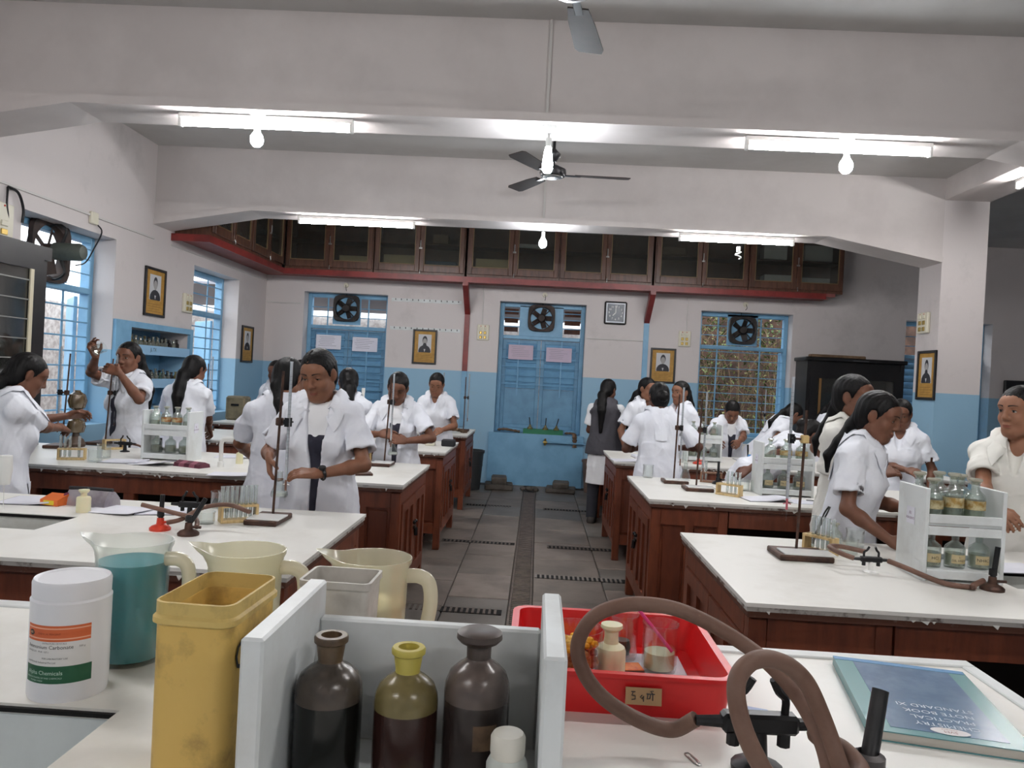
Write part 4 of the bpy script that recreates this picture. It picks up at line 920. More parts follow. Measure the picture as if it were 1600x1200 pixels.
def sheet(label, x, y, z, w, d, rz, curl=.012, name='paper_sheet', m=PAPER, cat='paper', thick=.003, cover=None):
    """open notebook or loose sheet, slightly curled"""
    t = thing(name, label, cat, (x, y, z), rz); n = 8; V = []; Fc = []
    for j in range(2):
        for i in range(n+1):
            u = i/n; zz = thick + curl*(u**2 if j == 0 else (u*.7)**2); V += [(-w/2+w*u, -d/2+d*j, zz)]
    for j in range(2):
        for i in range(n+1):
            u = i/n; zz = 0.0005 + max(0, curl*(u**2 if j == 0 else (u*.7)**2) - (.0 if cover is None else .004)); V += [(-w/2+w*u, -d/2+d*j, zz)]
    q = n+1
    for i in range(n):
        Fc += [(i, i+1, q+i+1, q+i), (2*q+i, 3*q+i, 3*q+i+1, 2*q+i+1), (i, 2*q+i, 2*q+i+1, i+1), (q+i, q+i+1, 3*q+i+1, 3*q+i)]
    Fc += [(0, q, 3*q, 2*q), (n, 2*q+n, 3*q+n, q+n)]
    MB().add(V, Fc).build('pages', m, t)
    if cover: MB().box(-w/2-.006, w/2+.006, -d/2-.006, d/2+.006, -.0005, .0015).build('cover', cover, t, False)
    return t
def jar_bottle(label, x, y, z=ZB, r=.026, h=.095, m=CREAMP):
    t = thing('plastic_bottle', label, 'bottle', (x, y, z))
    MB().lathe([(.0001, 0), (r*.96, 0), (r, .004), (r, h*.62), (r*.92, h*.68), (r*.45, h*.72), (r*.43, h*.86), (.0001, h*.86)], 16).build('body', m, t)
    MB().lathe([(.0001, h*.85), (r*.5, h*.85), (r*.75, h*.93), (r*.75, h), (.0001, h)], 14).build('cap', m, t)
    return t
def P(px, py, z=ZB): q = at_z(px, py, z); return float(q[0]), float(q[1])
BLK = mat('black_cover', (32, 32, 36), .6)
# --- nearest left bench
x, y = P(428, 813); burette_stand('rusty burette stand on the nearest left bench before the standing girl', x-.012, y-.03, .605, 0, (.014, .0), armdir=math.radians(-15), arm=.042, cl=.66, burette='burette held before the girl with the wristwatch', bl=.53, bz=.11, tilelabel='white tile on stand base below the flask of the girl with wristwatch')
x, y = P(372, 815); tube_rack('pale wooden test tube rack beside the nearest left stand', 'test tube in the pale rack beside the nearest left stand', x, y, n=8, w=.145, tubes=range(8), rz=math.radians(35))
x, y = P(350, 800); beaker('tall glass beaker behind rack on the nearest left bench', x, y+.02, ZB, .034, .085)
x, y = P(322, 818); beaker('small round glass dish by the tube rack, nearest left bench', x, y, ZB, .032, .045)
x, y = P(330, 798); beaker('glass beaker behind the brown crossed hoses', x, y+.08, ZB, .036, .07)
x, y = P(294, 836); bunsen('rusty burner leaning among crossed hoses on the nearest left bench', x, y, h=.13, lean=(.045, .03))
x2, y2 = P(250, 828); bunsen('burner with red enamelled base on the nearest left bench', x2, y2, h=.13, base_m=REDENAMEL, lean=(.004, 0))
x3, y3 = P(285, 815); gas_tap('small black gas tap between crossed hoses, nearest left bench', x3, y3+.06)
hose('brown hose crossing from the red burner to the gas tap', [(x2+.03, y2-.01, ZB+.03), (x2+.08, y2-.0, ZB+.045), (x2+.12, y2+.08, ZB+.075), (x2+.2, y2+.12, ZB+.085), (x2+.30, y2+.08, ZB+.07)], .0085)
hose('brown hose crossing from the leaning burner over the bench', [(x+.03, y, ZB+.03), (x+.0, y+.05, ZB+.05), (x-.08, y+.04, ZB+.07), (x-.2, y+.05, ZB+.09)], .0085)
x, y = P(60, 783); sheet('white open notebook at the left end of nearest left bench', x, y, ZB, .26, .2, .1, .02, cat='notebook', cover=BLK)
x, y = P(185, 798); sheet('white loose sheets behind the crossed hoses', x, y, ZB, .24, .18, -.2, .01)
x, y = P(258, 800); sheet('open notebook with black cover beside the red burner', x, y+.02, ZB, .22, .18, .3, .012, cat='notebook', cover=BLK)
def prismbox(name, label, cat, x, y, z, w, d, h, rz, m, m2=None):
    t = thing(name, label, cat, (x, y, z), rz); MB().extrude_x([(-d/2, 0), (d/2, 0), (d/2, h), (-d/2, h*.55)], -w/2, w/2).build('body', m, t, False)
    if m2: MB().extrude_x([(-d/2-.001, h*.1), (-d/2-.001, h*.5), (-d/2, h*.5), (-d/2, h*.1)], -w*.3, w*.3).build('print', m2, t, False)
x, y = P(80, 790); prismbox('pencil_box', 'orange and yellow printed packet lying by the silver pouch', 'packet', x, y+.02, ZB, .085, .06, .045, -.2, mat('orange_print', (222, 110, 44), .4), mat('yellow_print', (232, 206, 50), .4))
x, y = P(135, 792); t = thing('zip_pouch', 'silver zip pouch with maroon trim and black zip', 'pouch', (x, y+.05, ZB), -.15)
MB().extrude_x([(-.05, 0), (.05, 0), (.045, .03), (.015, .06), (-.02, .065), (-.045, .03)], -.10, .09).build('body', mat('silver_fabric', (176, 170, 176), .35, .4, col2=(140, 132, 140), nscale=8, bump=.3, bscale=14), t, True); MB().box(-.105, -.088, -.055, .055, 0, .05, .01).build('trim', mat('maroon_trim', (120, 40, 74), .5), t, False); MB().tube([(-.10, -.02, .068), (.0, -.01, .07), (.09, 0, .068)], .008, 6).build('zip', BLK, t)
x, y = P(130, 800); jar_bottle('small cream plastic bottle beside the silver pouch', x, y, r=.027, h=.09)
t = thing('pvc_tap', 'thick white pipe tap over the sink at the left edge', 'tap', (-2.22, 2.80, ZB)); MB().tube(spline([(-.05, .18, -.0), (-.05, .18, .08), (-.05, .17, .12), (.02, .17, .135), (.12, .17, .135)], 5), .022, 12).build('pipe', PVC, t); MB().tube([(.13, .17, .10), (.13, .17, .15), (.13, .17, .16), (.13, .17, .215)], [.02, .026, .027, .025], 12).build('tap_head', PVC, t); MB().tube([(.13, .17, .10), (.132, .168, .0), (.135, .165, -.1)], .0015, 5).build('dripping_thread', PVC, t)
# --- second left bench
x, y = P(112, 718); tube_rack('pale wooden rack with test tubes before the girl at left edge', 'test tube in rack before the girl at left edge', x, y, rz=.35, n=6, tubes=(0, 1, 2, 4), w=.15)
x, y = P(178, 702); tube_rack('pale wooden rack in front of the pouring girl', 'test tube in rack of the pouring girl', x, y, rz=.9, n=6, tubes=(), w=.14)
for k, (px, py, lab) in enumerate(((148, 722, 'glass beaker at the worktop edge before the pouring girl'), (162, 716, 'glass beaker behind another before the pouring girl'))):
    x, y = P(px, py); beaker(lab, x, y, ZB, .04, .09 if k else .075)
x, y = P(152, 695); burette_stand('tall iron stand in front of the pouring girl', x, y+.05, .62, 0, (.03, 0), arm=.04, armdir=math.radians(10), cl=.60, burette='burette being filled by the pouring girl', bl=.55, bz=.10)
x, y = P(100, 700); burette_stand('iron stand in front of the girl at left edge', x-.05, y+.02, .64, .2, (.02, .02), arm=.05, armdir=math.radians(170), cl=.58, burette='burette of the girl at the left edge', bl=.56, bz=.12)
t = thing('gas_generator', 'amber glass two-bulb gas generator on a dark foot', 'glassware', (-3.17, 5.20, ZB))
MB().lathe([(.001, .09), (.05, .10), (.06, .14), (.05, .18), (.022, .20), (.018, .23), (.02, .25), (.05, .27), (.062, .315), (.05, .36), (.02, .38), (.018, .39), (.012, .385), (.045, .355), (.056, .315), (.046, .275), (.012, .25), (.012, .2), (.046, .17), (.055, .14), (.046, .105), (.001, .094)], 18, closed=True).build('bulbs', glass('amber_glass', (170, 150, 110), .12, .06, .55, (150, 126, 88)), t)
MB().lathe([(.0001, 0), (.06, 0), (.065, .02), (.05, .05), (.025, .07), (.02, .1), (.0001, .1)], 16).build('foot', mat('brown_foot', (82, 66, 54), .5), t)
reagent_rack('white reagent rack on the second left bench', -2.46, 4.72, w=.30, d=.20, h=.31, sign=(1, ('R2', 'ACID GROUP')))
for k in range(3): reagent_bottle(['clear bottle, first from the left on lower tier of second left rack', 'clear bottle, middle of lower tier of second left rack', 'clear bottle, last on lower tier of second left rack by the sign'][k], -2.40+k*.09, 4.80, ZB+.042, .034, .116, fill=.7, liq=(190, 190, 168))
for k in range(4): reagent_bottle(['clear bottle, first on upper tier of second left rack', 'brown-labelled bottle, second on upper tier of second left rack', 'clear bottle, third on upper tier of second left rack', 'slim bottle, last on upper tier of second left rack'][k], -2.415+k*.07, 4.80, ZB+.2, .031, .13, fill=.6, liq=(206, 208, 196), bandcol=(176, 110, 60) if k in (1, 2) else None)
x, y = P(250, 716); bunsen('black burner before the second left reagent rack', x, y, h=.13, base_m=BLACKI)
x, y = P(195, 706); gas_tap('black gas tap on second left bench before pouring girl', x, y); hose('brown hose from tap to burner on the second left bench', [(x+.05, y, ZB+.055), (x+.1, y, ZB+.045), (x+.16, y-.02, ZB+.02), (x+.22, y-.05, ZB+.012)], .007)
x, y = P(190, 722); sheet('open notebook with dark cover before the pouring girl', x, y+.03, ZB, .22, .2, .1, .012, cat='notebook', cover=BLK)
x, y = P(240, 726); sheet('curled white papers beside the maroon pouch', x, y+.01, ZB, .25, .18, -.15, .035)
x, y = P(296, 730); t = thing('striped_pouch', 'maroon striped soft pouch lying on the second left bench', 'pouch', (x, y+.03, ZB), -.35)
for k in range(5): MB().extrude_x([(-.045, 0), (.045, 0), (.04, .02), (0, .034), (-.04, .02)], -.10+k*.04, -.10+k*.04+.039).build('stripe_panel', mat('maroon_fabric', (92, 44, 58), .8) if k % 2 == 0 else mat('rose_fabric', (140, 84, 98), .8), t, True)
x, y = P(338, 731); pvc_tap('white pipe tap behind the striped pouch', x, y+.06, h=.17, reach=.085, r=.0125)
x, y = P(372, 725); jar_bottle('cream plastic bottle by the white pipe tap', x, y+.02, r=.022, h=.10)
x, y = P(352, 722); sheet('white papers behind the striped pouch', x-.05, y+.3, ZB, .25, .18, .2, .01)
x, y = P(352, 742); sheet('white sheet at worktop edge beside the coat of the standing girl', x+.02, y+.02, ZB, .22, .16, .1, .006)
x, y = P(607, 722); burette_stand('burette stand at the aisle end of second left bench', x, y-.2, .59, 0, (.02, 0), arm=.03, armdir=math.radians(-30), cl=.72, burette='burette between the hands of the girl at the aisle end', bl=.5, bz=.11, tilelabel='white tile on stand base at aisle end of second left bench')
x, y = P(578, 716); tube_rack('small pale tube rack beside the second left aisle stand', 'test tube in small rack beside second left aisle stand', x, y-.24, rz=.8, n=5, w=.11, tubes=(0, 2, 4))
x, y = P(562, 742); tag(MB(T(x, y+.01, ZB)@RZ(.35)).box(-.07, .07, -.05, .05, 0, .014, .002).build('wooden_block', RUST, None, False), 'thin rusty board on second left bench beside the standing girl', 'board')
# --- third left bench
x, y = P(682, 697); t = thing('battery_case', 'white little appliance box on the third left bench', 'box', (x-.02, y+.05, ZB)); MB().box(-.085, .0, -.05, .05, 0, .075, .006).build('case', SKYW, t, False); MB().box(-.06, -.02, -.052, -.05, .02, .05).build('dial_plate', mat('dial_grey', (120, 120, 120), .5), t, False)
tag(MB(T(x+.04, y+.05, ZB)).box(0, .12, -.05, .05, 0, .06, .008).build('black_case', BLK, None, False), 'black little case beside the white appliance box', 'box')
MBw = MB(); x, y = P(572, 697); pvc_tap('white swan-neck pipe tap behind the girl with burette', -1.62, 6.9, h=.40, reach=.045, r=.012)
burette_stand('dark iron stand behind the shoulder of the standing girl', -1.78, 6.75, .60, 0, (.03, 0), cl=.55, burette='burette on dark stand behind the standing girl', bl=.60, bz=.10, arm=.05, armdir=2.8, tilelabel=None)
burette_stand('iron stand on third left bench near the corner windows', -3.05, 6.95, .62, 0, (0, 0), cl=.6, burette='burette on third left bench near the corner windows', bl=.58, bz=.1, arm=.04)
x, y = P(330, 690); beaker('glass beaker on third left bench beside the pipe tap', -2.55, 6.6, ZB, .035, .07); tube_rack('wooden rack with tubes on third left bench behind white papers', 'test tube in rack on the third left bench', -2.35, 6.55, n=6, tubes=(0, 1, 3, 4), rz=.2); bunsen('burner with red base on third left bench', -2.25, 6.75, base_m=REDENAMEL)
for k, (xx, col, w_, hh, lab) in enumerate(((-3.42, (126, 116, 92), .22, .27, 'olive metal case on the farthest left bench'), (-3.10, (140, 108, 76), .10, .13, 'small tan wooden box beside the olive case'))):
    t = thing('instrument_case', lab, 'case', (xx+.03, 8.62, ZB)); m_ = mat('case_%d' % k, col, .6, col2=tuple(int(c*.8) for c in col), nscale=8); MB().box(-w_/2, w_/2, -.10, .10, 0, hh, .02).build('body', m_, t, False); MB().box(-w_*.2, w_*.2, -.105, -.098, hh*.6, hh*.68).build('clasp', BLACKI, t, False)
for k, (xx, yy, lab, bl_) in enumerate(((-2.92, 8.35, 'iron stand on farthest left bench near the small tan box', 'burette near the small tan box'), (-1.10, 8.55, 'iron stand on farthest left bench behind the smiling-down girl', 'burette behind the girl at third left bench'), (-.83, 8.75, 'thin iron stand at the aisle end of farthest left bench', 'burette at aisle end of farthest left bench'))):
    burette_stand(lab, xx, yy, .62, 0, (0, 0), cl=.62, arm=.04, burette=bl_, bl=.55, bz=.10)
rag('crumpled tan cloth at aisle end of farthest left bench', [(-1.02, 8.5, ZB+.02), (-.93, 8.46, ZB+.035), (-.85, 8.5, ZB+.03), (-.78, 8.46, ZB+.012)], .04)
# --- nearest right bench
x, y = P(1240, 864); burette_stand('big burette stand with cork clamp on the nearest right bench', x, y-.07, .56, 0, (.012, 0), cl=.80, base=(.20, .17), arm=.055, armdir=math.radians(180), cork=True, burette='long burette with pink clip on the nearest right bench', bl=.52, bz=.16, pinch=True, tilelabel='white tile on base of the cork-clamp stand')
x, y = P(1280, 868); tube_rack('pale tube rack behind the cork-clamp stand', 'test tube in pale rack behind cork-clamp stand', x+.02, y+.05, rz=2.2, n=6, w=.13, tubes=(0, 1, 2, 3, 4))
t = thing('crucible_tongs', 'black iron tongs leaning in the rack behind cork-clamp stand', 'tongs', (x, y+.08, ZB+.03)); 
for q in (-1, 1): MB().tube(spline([(-.0, q*.006, 0), (.02, q*.004, .06), (.045, q*.012, .12), (.06, q*.006, .15)], 4), .0035, 6).build('arm', BLACKI, t)
x, y = P(1312, 862); reagent_bottle('clear squat bottle beside beaker on the nearest right bench', x, y+.06, ZB, .03, .10, fill=.3, stopper=True); x, y = P(1348, 862); beaker('glass beaker beside the squat bottle, nearest right bench', x, y+.08, ZB, .036, .075); x, y = P(1326, 866); beaker('wide glass beaker behind the hose loop', x, y, ZB, .034, .06)
x, y = P(1360, 895); gas_tap('black double gas tap with white foot on the nearest right bench', x, y, s=.85, base_m=PVC); tx, ty = x, y
x5, y5 = P(1550, 922); bunsen('rusty burner at the end of the long hose, nearest right bench', x5, y5, h=.145, lean=(.012, 0))
hose('brown hose looping behind the double gas tap', [(tx-.06, ty, ZB+.048), (tx-.10, ty+.02, ZB+.06), (tx-.11, ty+.10, ZB+.065), (tx-.05, ty+.14, ZB+.06), (tx+.03, ty+.12, ZB+.05)], .009)
hose('brown hose trailing along bench from gas tap to burner', [(tx+.06, ty, ZB+.046), (tx+.10, ty-.05, ZB+.035), (tx+.18, ty-.14, ZB+.012), (tx+.26, ty-.17, ZB+.010), (x5-.08, y5-.03, ZB+.018), (x5-.03, y5, ZB+.03)], .009)
reagent_rack('white reagent rack with signs on the nearest right bench', 1.355, 2.69, w=.275, d=.20, h=.32, sign=(-1, ('R1', 'REAGENTS')))
for k, lb in enumerate((('HCl',), ('I', 'DIL HNO3'), ('NH4Cl',))): reagent_bottle(['bottle labelled HCl on lower tier of nearest right rack', 'middle labelled bottle on lower tier of nearest right rack', 'bottle labelled NH4Cl on lower tier of nearest right rack'][k], 1.41+k*.083, 2.75, ZB+.042, .034, .116, fill=.75, liq=(206, 206, 186), lab=lb, stopper=False)
for k, (xx, yy, hh, bd) in enumerate(((1.40, 2.735, .14, (150, 130, 84)), (1.475, 2.745, .16, (164, 132, 70)), (1.55, 2.745, .145, (158, 126, 64)), (1.40, 2.835, .15, None), (1.47, 2.835, .155, None), (1.545, 2.83, .15, None))):
    reagent_bottle(['brown-stained bottle at sign end, front of upper tier of nearest right rack', 'tallest brown-stained bottle, front of upper tier of nearest right rack', 'brown-stained bottle by the burner, front of upper tier of nearest right rack', 'clear bottle at sign end, back of upper tier of nearest right rack', 'clear bottle in the middle back of nearest right rack upper tier', 'clear bottle at burner end, back of nearest right rack upper tier'][k], xx, yy, ZB+.206, .034, hh, fill=.5, liq=(200, 204, 184), bandcol=bd, nr=.014)
sheet('notebook under the hand of the girl at right edge', 1.83, 2.98, ZB, .2, .16, .1, .008, cat='notebook', cover=BLK)
rb2 = random.Random(8); cbm = MB().ball((0, 0, 0), .085, 14, 10, (1.15, .8, .8)); cbm.v = [tuple(c*rb2.uniform(.75, 1.2) for c in v) for v in cbm.v]
o = cbm.build('crumpled_bag', mat('white_polythene', (226, 226, 230), .35), None, False); o.location = (1.52, 2.62, .325+.075); tag(o, 'crumpled white polythene bag on the dark shelf of nearest right bench', 'bag')
# --- second right bench
x, y = P(1053, 754); burette_stand('dark stand behind the nearer stand on second right bench', x, y-.02, .58, 0, (.01, 0), cl=.62, arm=.03, burette='burette before the back of the girl in long white coat', bl=.52, bz=.10, base=(.16, .14), tilelabel='white tile beside conical flask on second right bench')
x, y = P(1088, 765); burette_stand('nearer dark stand with white base tile on second right bench', x, y-.03, .56, 0, (.01, 0), cl=.66, arm=.03, burette='burette on the nearer dark stand of second right bench', bl=.52, bz=.08, base=(.17, .16), tilelabel='white tile on nearer stand base of second right bench')
x, y = P(1075, 752); flask('empty conical flask between two dark stands', x, y+.10, ZB, .035, .11)
x, y = P(1012, 746); beaker('glass beaker at the aisle corner of second right bench', x, y, ZB, .035, .085)
x, y = P(1133, 775); tube_rack('pale tube rack before the second right reagent rack', 'test tube in pale rack before second right reagent rack', x+.03, y+.03, rz=-.7, n=6, w=.15, tubes=(2, 3, 4, 5))
x, y = P(1116, 757); tube_rack('dark brown tube rack behind the pale one, second right bench', 'test tube in the dark rack of second right bench', x, y+.1, rz=-.3, n=6, w=.14, m=mat('brown_rack', (128, 92, 70), .6), tubes=(0, 1))
x, y = P(1152, 768); beaker('glass beaker beside the second right reagent rack', x+.06, y+.08, ZB, .036, .07); beaker('second glass beaker close to the right reagent rack', x+.13, y+.05, ZB, .038, .07)
bunsen('black burner rising behind the dark tube rack, second right bench', 1.22, 5.12, h=.15, base_m=BLACKI)
reagent_rack('white reagent rack on the second right bench', 1.37, 4.68, w=.32, d=.20, h=.32, sign=(-1, ('R2', 'REAGENTS')))
for k in range(3): reagent_bottle(['labelled bottle, aisle end of lower tier, second right rack', 'labelled bottle, middle of lower tier, second right rack', 'labelled bottle, far end of lower tier, second right rack'][k], 1.43+k*.095, 4.74, ZB+.042, .036, .118, fill=.6, liq=(196, 196, 178), lab=('Na OH',) if k else ('H2 S',))
for k in range(3): reagent_bottle(['squat bottle, aisle end of upper tier, second right rack', 'brown-banded bottle, middle of upper tier, second right rack', 'brown-banded bottle, far end of upper tier, second right rack'][k], 1.44+k*.095, 4.75, ZB+.206, .036, .13, fill=.5, liq=(210, 212, 196), bandcol=(180, 140, 76) if k else None)
x, y = P(1190, 785); sheet('open notebook with black cover before the second right rack', 1.34, 4.50, ZB, .24, .19, .15, .03, cat='notebook', cover=BLK)
sheet('white sheet beside the open notebook on second right bench', 1.62, 4.47, ZB, .26, .17, -.1, .008)
sp = thing('spectacles', 'thin framed spectacles lying on white sheet of second right bench', 'spectacles', (1.62, 4.46, ZB+.012), .2)
for q in (-1, 1): MB().tube([(q*.03+.022*math.cos(a*math.pi/6), .018*math.sin(a*math.pi/6), .004) for a in range(12)], .0015, 5, closed=True).build('rim', BLACKI, sp)
MB().tube([(-.008, 0, .004), (.008, 0, .004)], .0015, 5).build('bridge', BLACKI, sp)
# --- third right bench
reagent_rack('white reagent rack on the third right bench', 1.30, 6.62, w=.30, d=.2, h=.32)
for k in range(3): reagent_bottle(['bottle, aisle end of lower tier, third right rack', 'bottle, middle of lower tier, third right rack', 'bottle, far end of lower tier, third right rack'][k], 1.36+k*.09, 6.68, ZB+.042, .034, .116, fill=.6, liq=(200, 198, 176))
for k in range(3): reagent_bottle(['bottle, aisle end of upper tier, third right rack', 'bottle, middle of upper tier, third right rack', 'bottle, far end of upper tier, third right rack'][k], 1.36+k*.09, 6.69, ZB+.206, .034, .13, fill=.5, liq=(206, 206, 184))
bunsen('burner on red star base, third right bench', 1.36, 6.42, h=.16, base_m=REDENAMEL, lean=(.015, 0), r=.045)
bunsen('burner with red base close to hands of the girl at window', 1.86, 6.75, h=.16, base_m=REDENAMEL, lean=(-.01, 0)); bunsen('second burner with red base before the girl at window', 1.95, 6.8, h=.16, base_m=REDENAMEL, lean=(.012, 0))
t = thing('glue_bottle', 'little blue bottle on a board, third right bench', 'bottle', (1.80, 6.50, ZB+.012)); MB().lathe([(.0001, 0), (.016, 0), (.017, .07), (.008, .085), (.0001, .085)], 12).build('body', mat('blue_label', (70, 140, 200), .4), t); MB().lathe([(.0001, .085), (.009, .085), (.007, .11), (.0001, .11)], 10).build('cap', PVC, t)
tag(MB(T(1.85, 6.47, ZB)).box(-.12, .12, -.09, .09, 0, .012, .002).build('wooden_board', mat('dull_board', (186, 172, 150), .7), None, False), 'flat pale board under the little blue bottle', 'board')
sheet('open black notebook before the girl at window', 1.97, 7.0, ZB, .3, .2, 0, .02, cat='notebook', cover=BLK)
sheet('white papers drooping at the aisle corner of third right bench', .76, 6.36, ZB, .24, .22, .2, .012); sheet('brown notebook stack beside drooping papers, third right bench', .98, 6.72, ZB, .24, .18, .1, .004, cat='notebook', cover=mat('brown_cover', (96, 66, 52), .6), thick=.02)
beaker('glass beaker by the third right rack, aisle side', 1.18, 6.45, ZB, .034, .08); beaker('second glass beaker by the third right rack', 1.10, 6.5, ZB, .03, .07); beaker('glass measuring beaker before the third right rack', 1.25, 6.4, ZB, .026, .1)
# --- farthest right bench
for k, (xx, yy, lab, bl_) in enumerate(((.80, 8.45, 'thin stand on farthest right bench beside the girl in grey', 'burette beside the girl in grey'), (1.22, 8.55, 'thin stand on farthest right bench by the blue post', 'burette by the blue post'), (2.5, 8.6, 'thin stand on farthest right bench before barred window', 'burette before the barred window'))):
    burette_stand(lab, xx, yy, .62, 0, (0, 0), cl=.6, arm=.04, burette=bl_, bl=.55, bz=.10)
burette_stand('stand beside the column at the right edge', 3.25, 4.9, .62, 0, (0, 0), cl=.55, arm=.05, armdir=math.pi, burette='burette beside the column at the right edge', bl=.58, bz=.1)
# ------------------------------------------------------------------ the demonstration bench in front
ZD = 0.94
t = thing('front_bench', 'white demonstration bench in the foreground', 'bench')
mb = MB(); xa, xb, ya, yb = -1.9, .815, .28, 1.445
sinkh = (-1.25, -.548, .62, 1.03)
for a, b, c, d in holed(xa, xb, ya, yb, [sinkh]): mb.box(a, b, c, d, ZD-.014, ZD)
mb.build('top', TOPW, t, False)
MB().box(xa, xb+.004, yb-.028, yb+.004, ZD-.014, ZD+.004, .002).build('edge_strip', WHITEPAINT, t, False); MB().box(xb-.022, xb+.004, ya, yb-.028, ZD-.014, ZD+.004, .002).build('edge_strip', WHITEPAINT, t, False)
mb = MB(); mb.box(xa, xb, yb-.03, yb-.005, ZD-.1, ZD-.014); mb.box(xb-.03, xb-.005, ya, yb-.03, ZD-.1, ZD-.014); mb.build('apron', WOOD, t, False)
mb = MB(); mb.box(xb-.5, xb-.03, ya+.02, yb-.03, 0, ZD-.014); mb.build('cupboard', WOOD, t, False)
for (x, y) in ((xa+.1, ya+.05), (xa+.1, yb-.1)): MB().box(x, x+.07, y, y+.07, 0, ZD-.014).build('leg', WOOD, t, False)
sk = thing('sink', 'large white sink in the foreground bench', 'sink'); a, b, c, d = sinkh; mb = MB(); dz = .25
mb.box(a-.012, b+.012, c-.012, d+.012, ZD-dz-.015, ZD-dz); mb.box(a-.012, a, c, d, ZD-dz, ZD-.014); mb.box(b, b+.012, c, d, ZD-dz, ZD-.014); mb.box(a-.012, b+.012, c-.012, c, ZD-dz, ZD-.014); mb.box(a-.012, b+.012, d, d+.012, ZD-dz, ZD-.014); mb.build('basin', mat('sink_blue_grey', (214, 220, 220), .3, col2=(198, 204, 204), nscale=4), sk, False)
mb = MB(); mb.box(a, b, d-.006, d, ZD-.010, ZD-.004); mb.box(b-.003, b, d-.04, d, ZD-.010, ZD-.005); mb.build('rim_shade_strip', DARK, sk, False)  # rim shading put in as near-black strips along the basin edge
# white reagent jar with printed label
jx, jy, jr, jh = -.655, 1.085, .052, .165
j = thing('chemical_jar', 'white plastic chemical jar with orange and green printed label', 'jar', (jx, jy, ZD))
JW = mat('jar_white', (236, 236, 240), .35)
MB().lathe([(.0001, 0), (jr*.97, 0), (jr, .005), (jr, jh*.80), (jr*1.01, jh*.83), (jr*.96, jh*.85), (jr*.96, jh*.86), (.0001, jh*.86)], 40).build('body', JW, j)
MB().lathe([(.0001, jh*.85), (jr*.97, jh*.85), (jr*.98, jh*.97), (jr*.94, jh), (jr*.88, jh*.995), (jr*.84, jh*.985), (.0001, jh*.985)], 40).build('lid', JW, j)
ac = math.radians(-74)
def wrap(u0, u1, z0, z1, r, name, m, par, n=20):
    V = []; Fc = []
    for k in range(n+1):
        a = ac+(u0+(u1-u0)*k/n)/jr
        for z in (z0, z1): V.append((r*math.cos(a), r*math.sin(a), z))
    for k in range(n): Fc.append((2*k, 2*k+2, 2*k+3, 2*k+1))
    return MB().add(V, Fc).build(name, m, par)
lab = wrap(-.052, .04, .03, .108, jr*1.004, 'label', mat('label_white', (226, 224, 222), .6), j)
wrap(-.052, .04, .086, .108, jr*1.007, 'orange_band', mat('label_orange', (214, 104, 58), .5), lab)
for z in (.089, .103): wrap(-.052, .04, z, z+.0018, jr*1.009, 'orange_line', mat('label_pale_orange', (238, 176, 146), .5), lab)
wrap(-.052, .043, .028, .052, jr*1.008, 'green_band', mat('label_green', (34, 92, 62), .5), lab)
V = []; 
for k in range(14): u = -.042+.0055*math.cos(2*math.pi*k/14); z = .0965+.004*math.sin(2*math.pi*k/14); a = ac+u/jr; V.append((jr*1.011*math.cos(a), jr*1.011*math.sin(a), z))
MB().add(V, [tuple(range(14))]).build('badge', mat('badge_black', (30, 22, 20), .5), lab, False)
def wrap_text(lines, r, m, name):
    v, f_ = text_bits(lines); V = [(r*math.cos(ac+p[0]/jr), r*math.sin(ac+p[0]/jr), p[1]) for p in v]; MB().add(V, f_).build(name, m, lab, False)
INK = mat('label_ink', (70, 66, 68), .6)
wrap_text([('Ammonium Carbonate', .0072, -.049, .078, 'LEFT'), ('EXTRA PURE CRYSTALS', .0030, -.022, .0835, 'LEFT'), ('(NH4)2CO3   M.W. 157.1', .0034, -.049, .0715, 'LEFT'), ('500 g', .0036, .025, .078, 'LEFT'), ('FOR LABORATORY USE', .0032, -.022, .0625, 'LEFT'), ('Loba Formula Industrial Pvt Ltd', .0036, -.049, .057, 'LEFT')], jr*1.008, INK, 'lettering')
wrap_text([('Alpha Chemicals', .0078, -.046, .0425, 'LEFT'), ('MANUFACTURERS OF FINE CHEMICALS', .0031, -.049, .0355, 'LEFT'), ('MUMBAI INDIA', .0031, -.040, .0315, 'LEFT')], jr*1.011, mat('label_paleink', (190, 214, 200), .6), 'lettering')
wrap_text([('ABC', .005, -.042, .0965, 'CENTER')], jr*1.013, mat('badge_ink', (220, 170, 130), .6), 'lettering'); wrap_text([('CHEMICAL REAGENT', .0034, -.030, .0965, 'LEFT')], jr*1.010, mat('orange_ink', (150, 60, 34), .6), 'lettering')
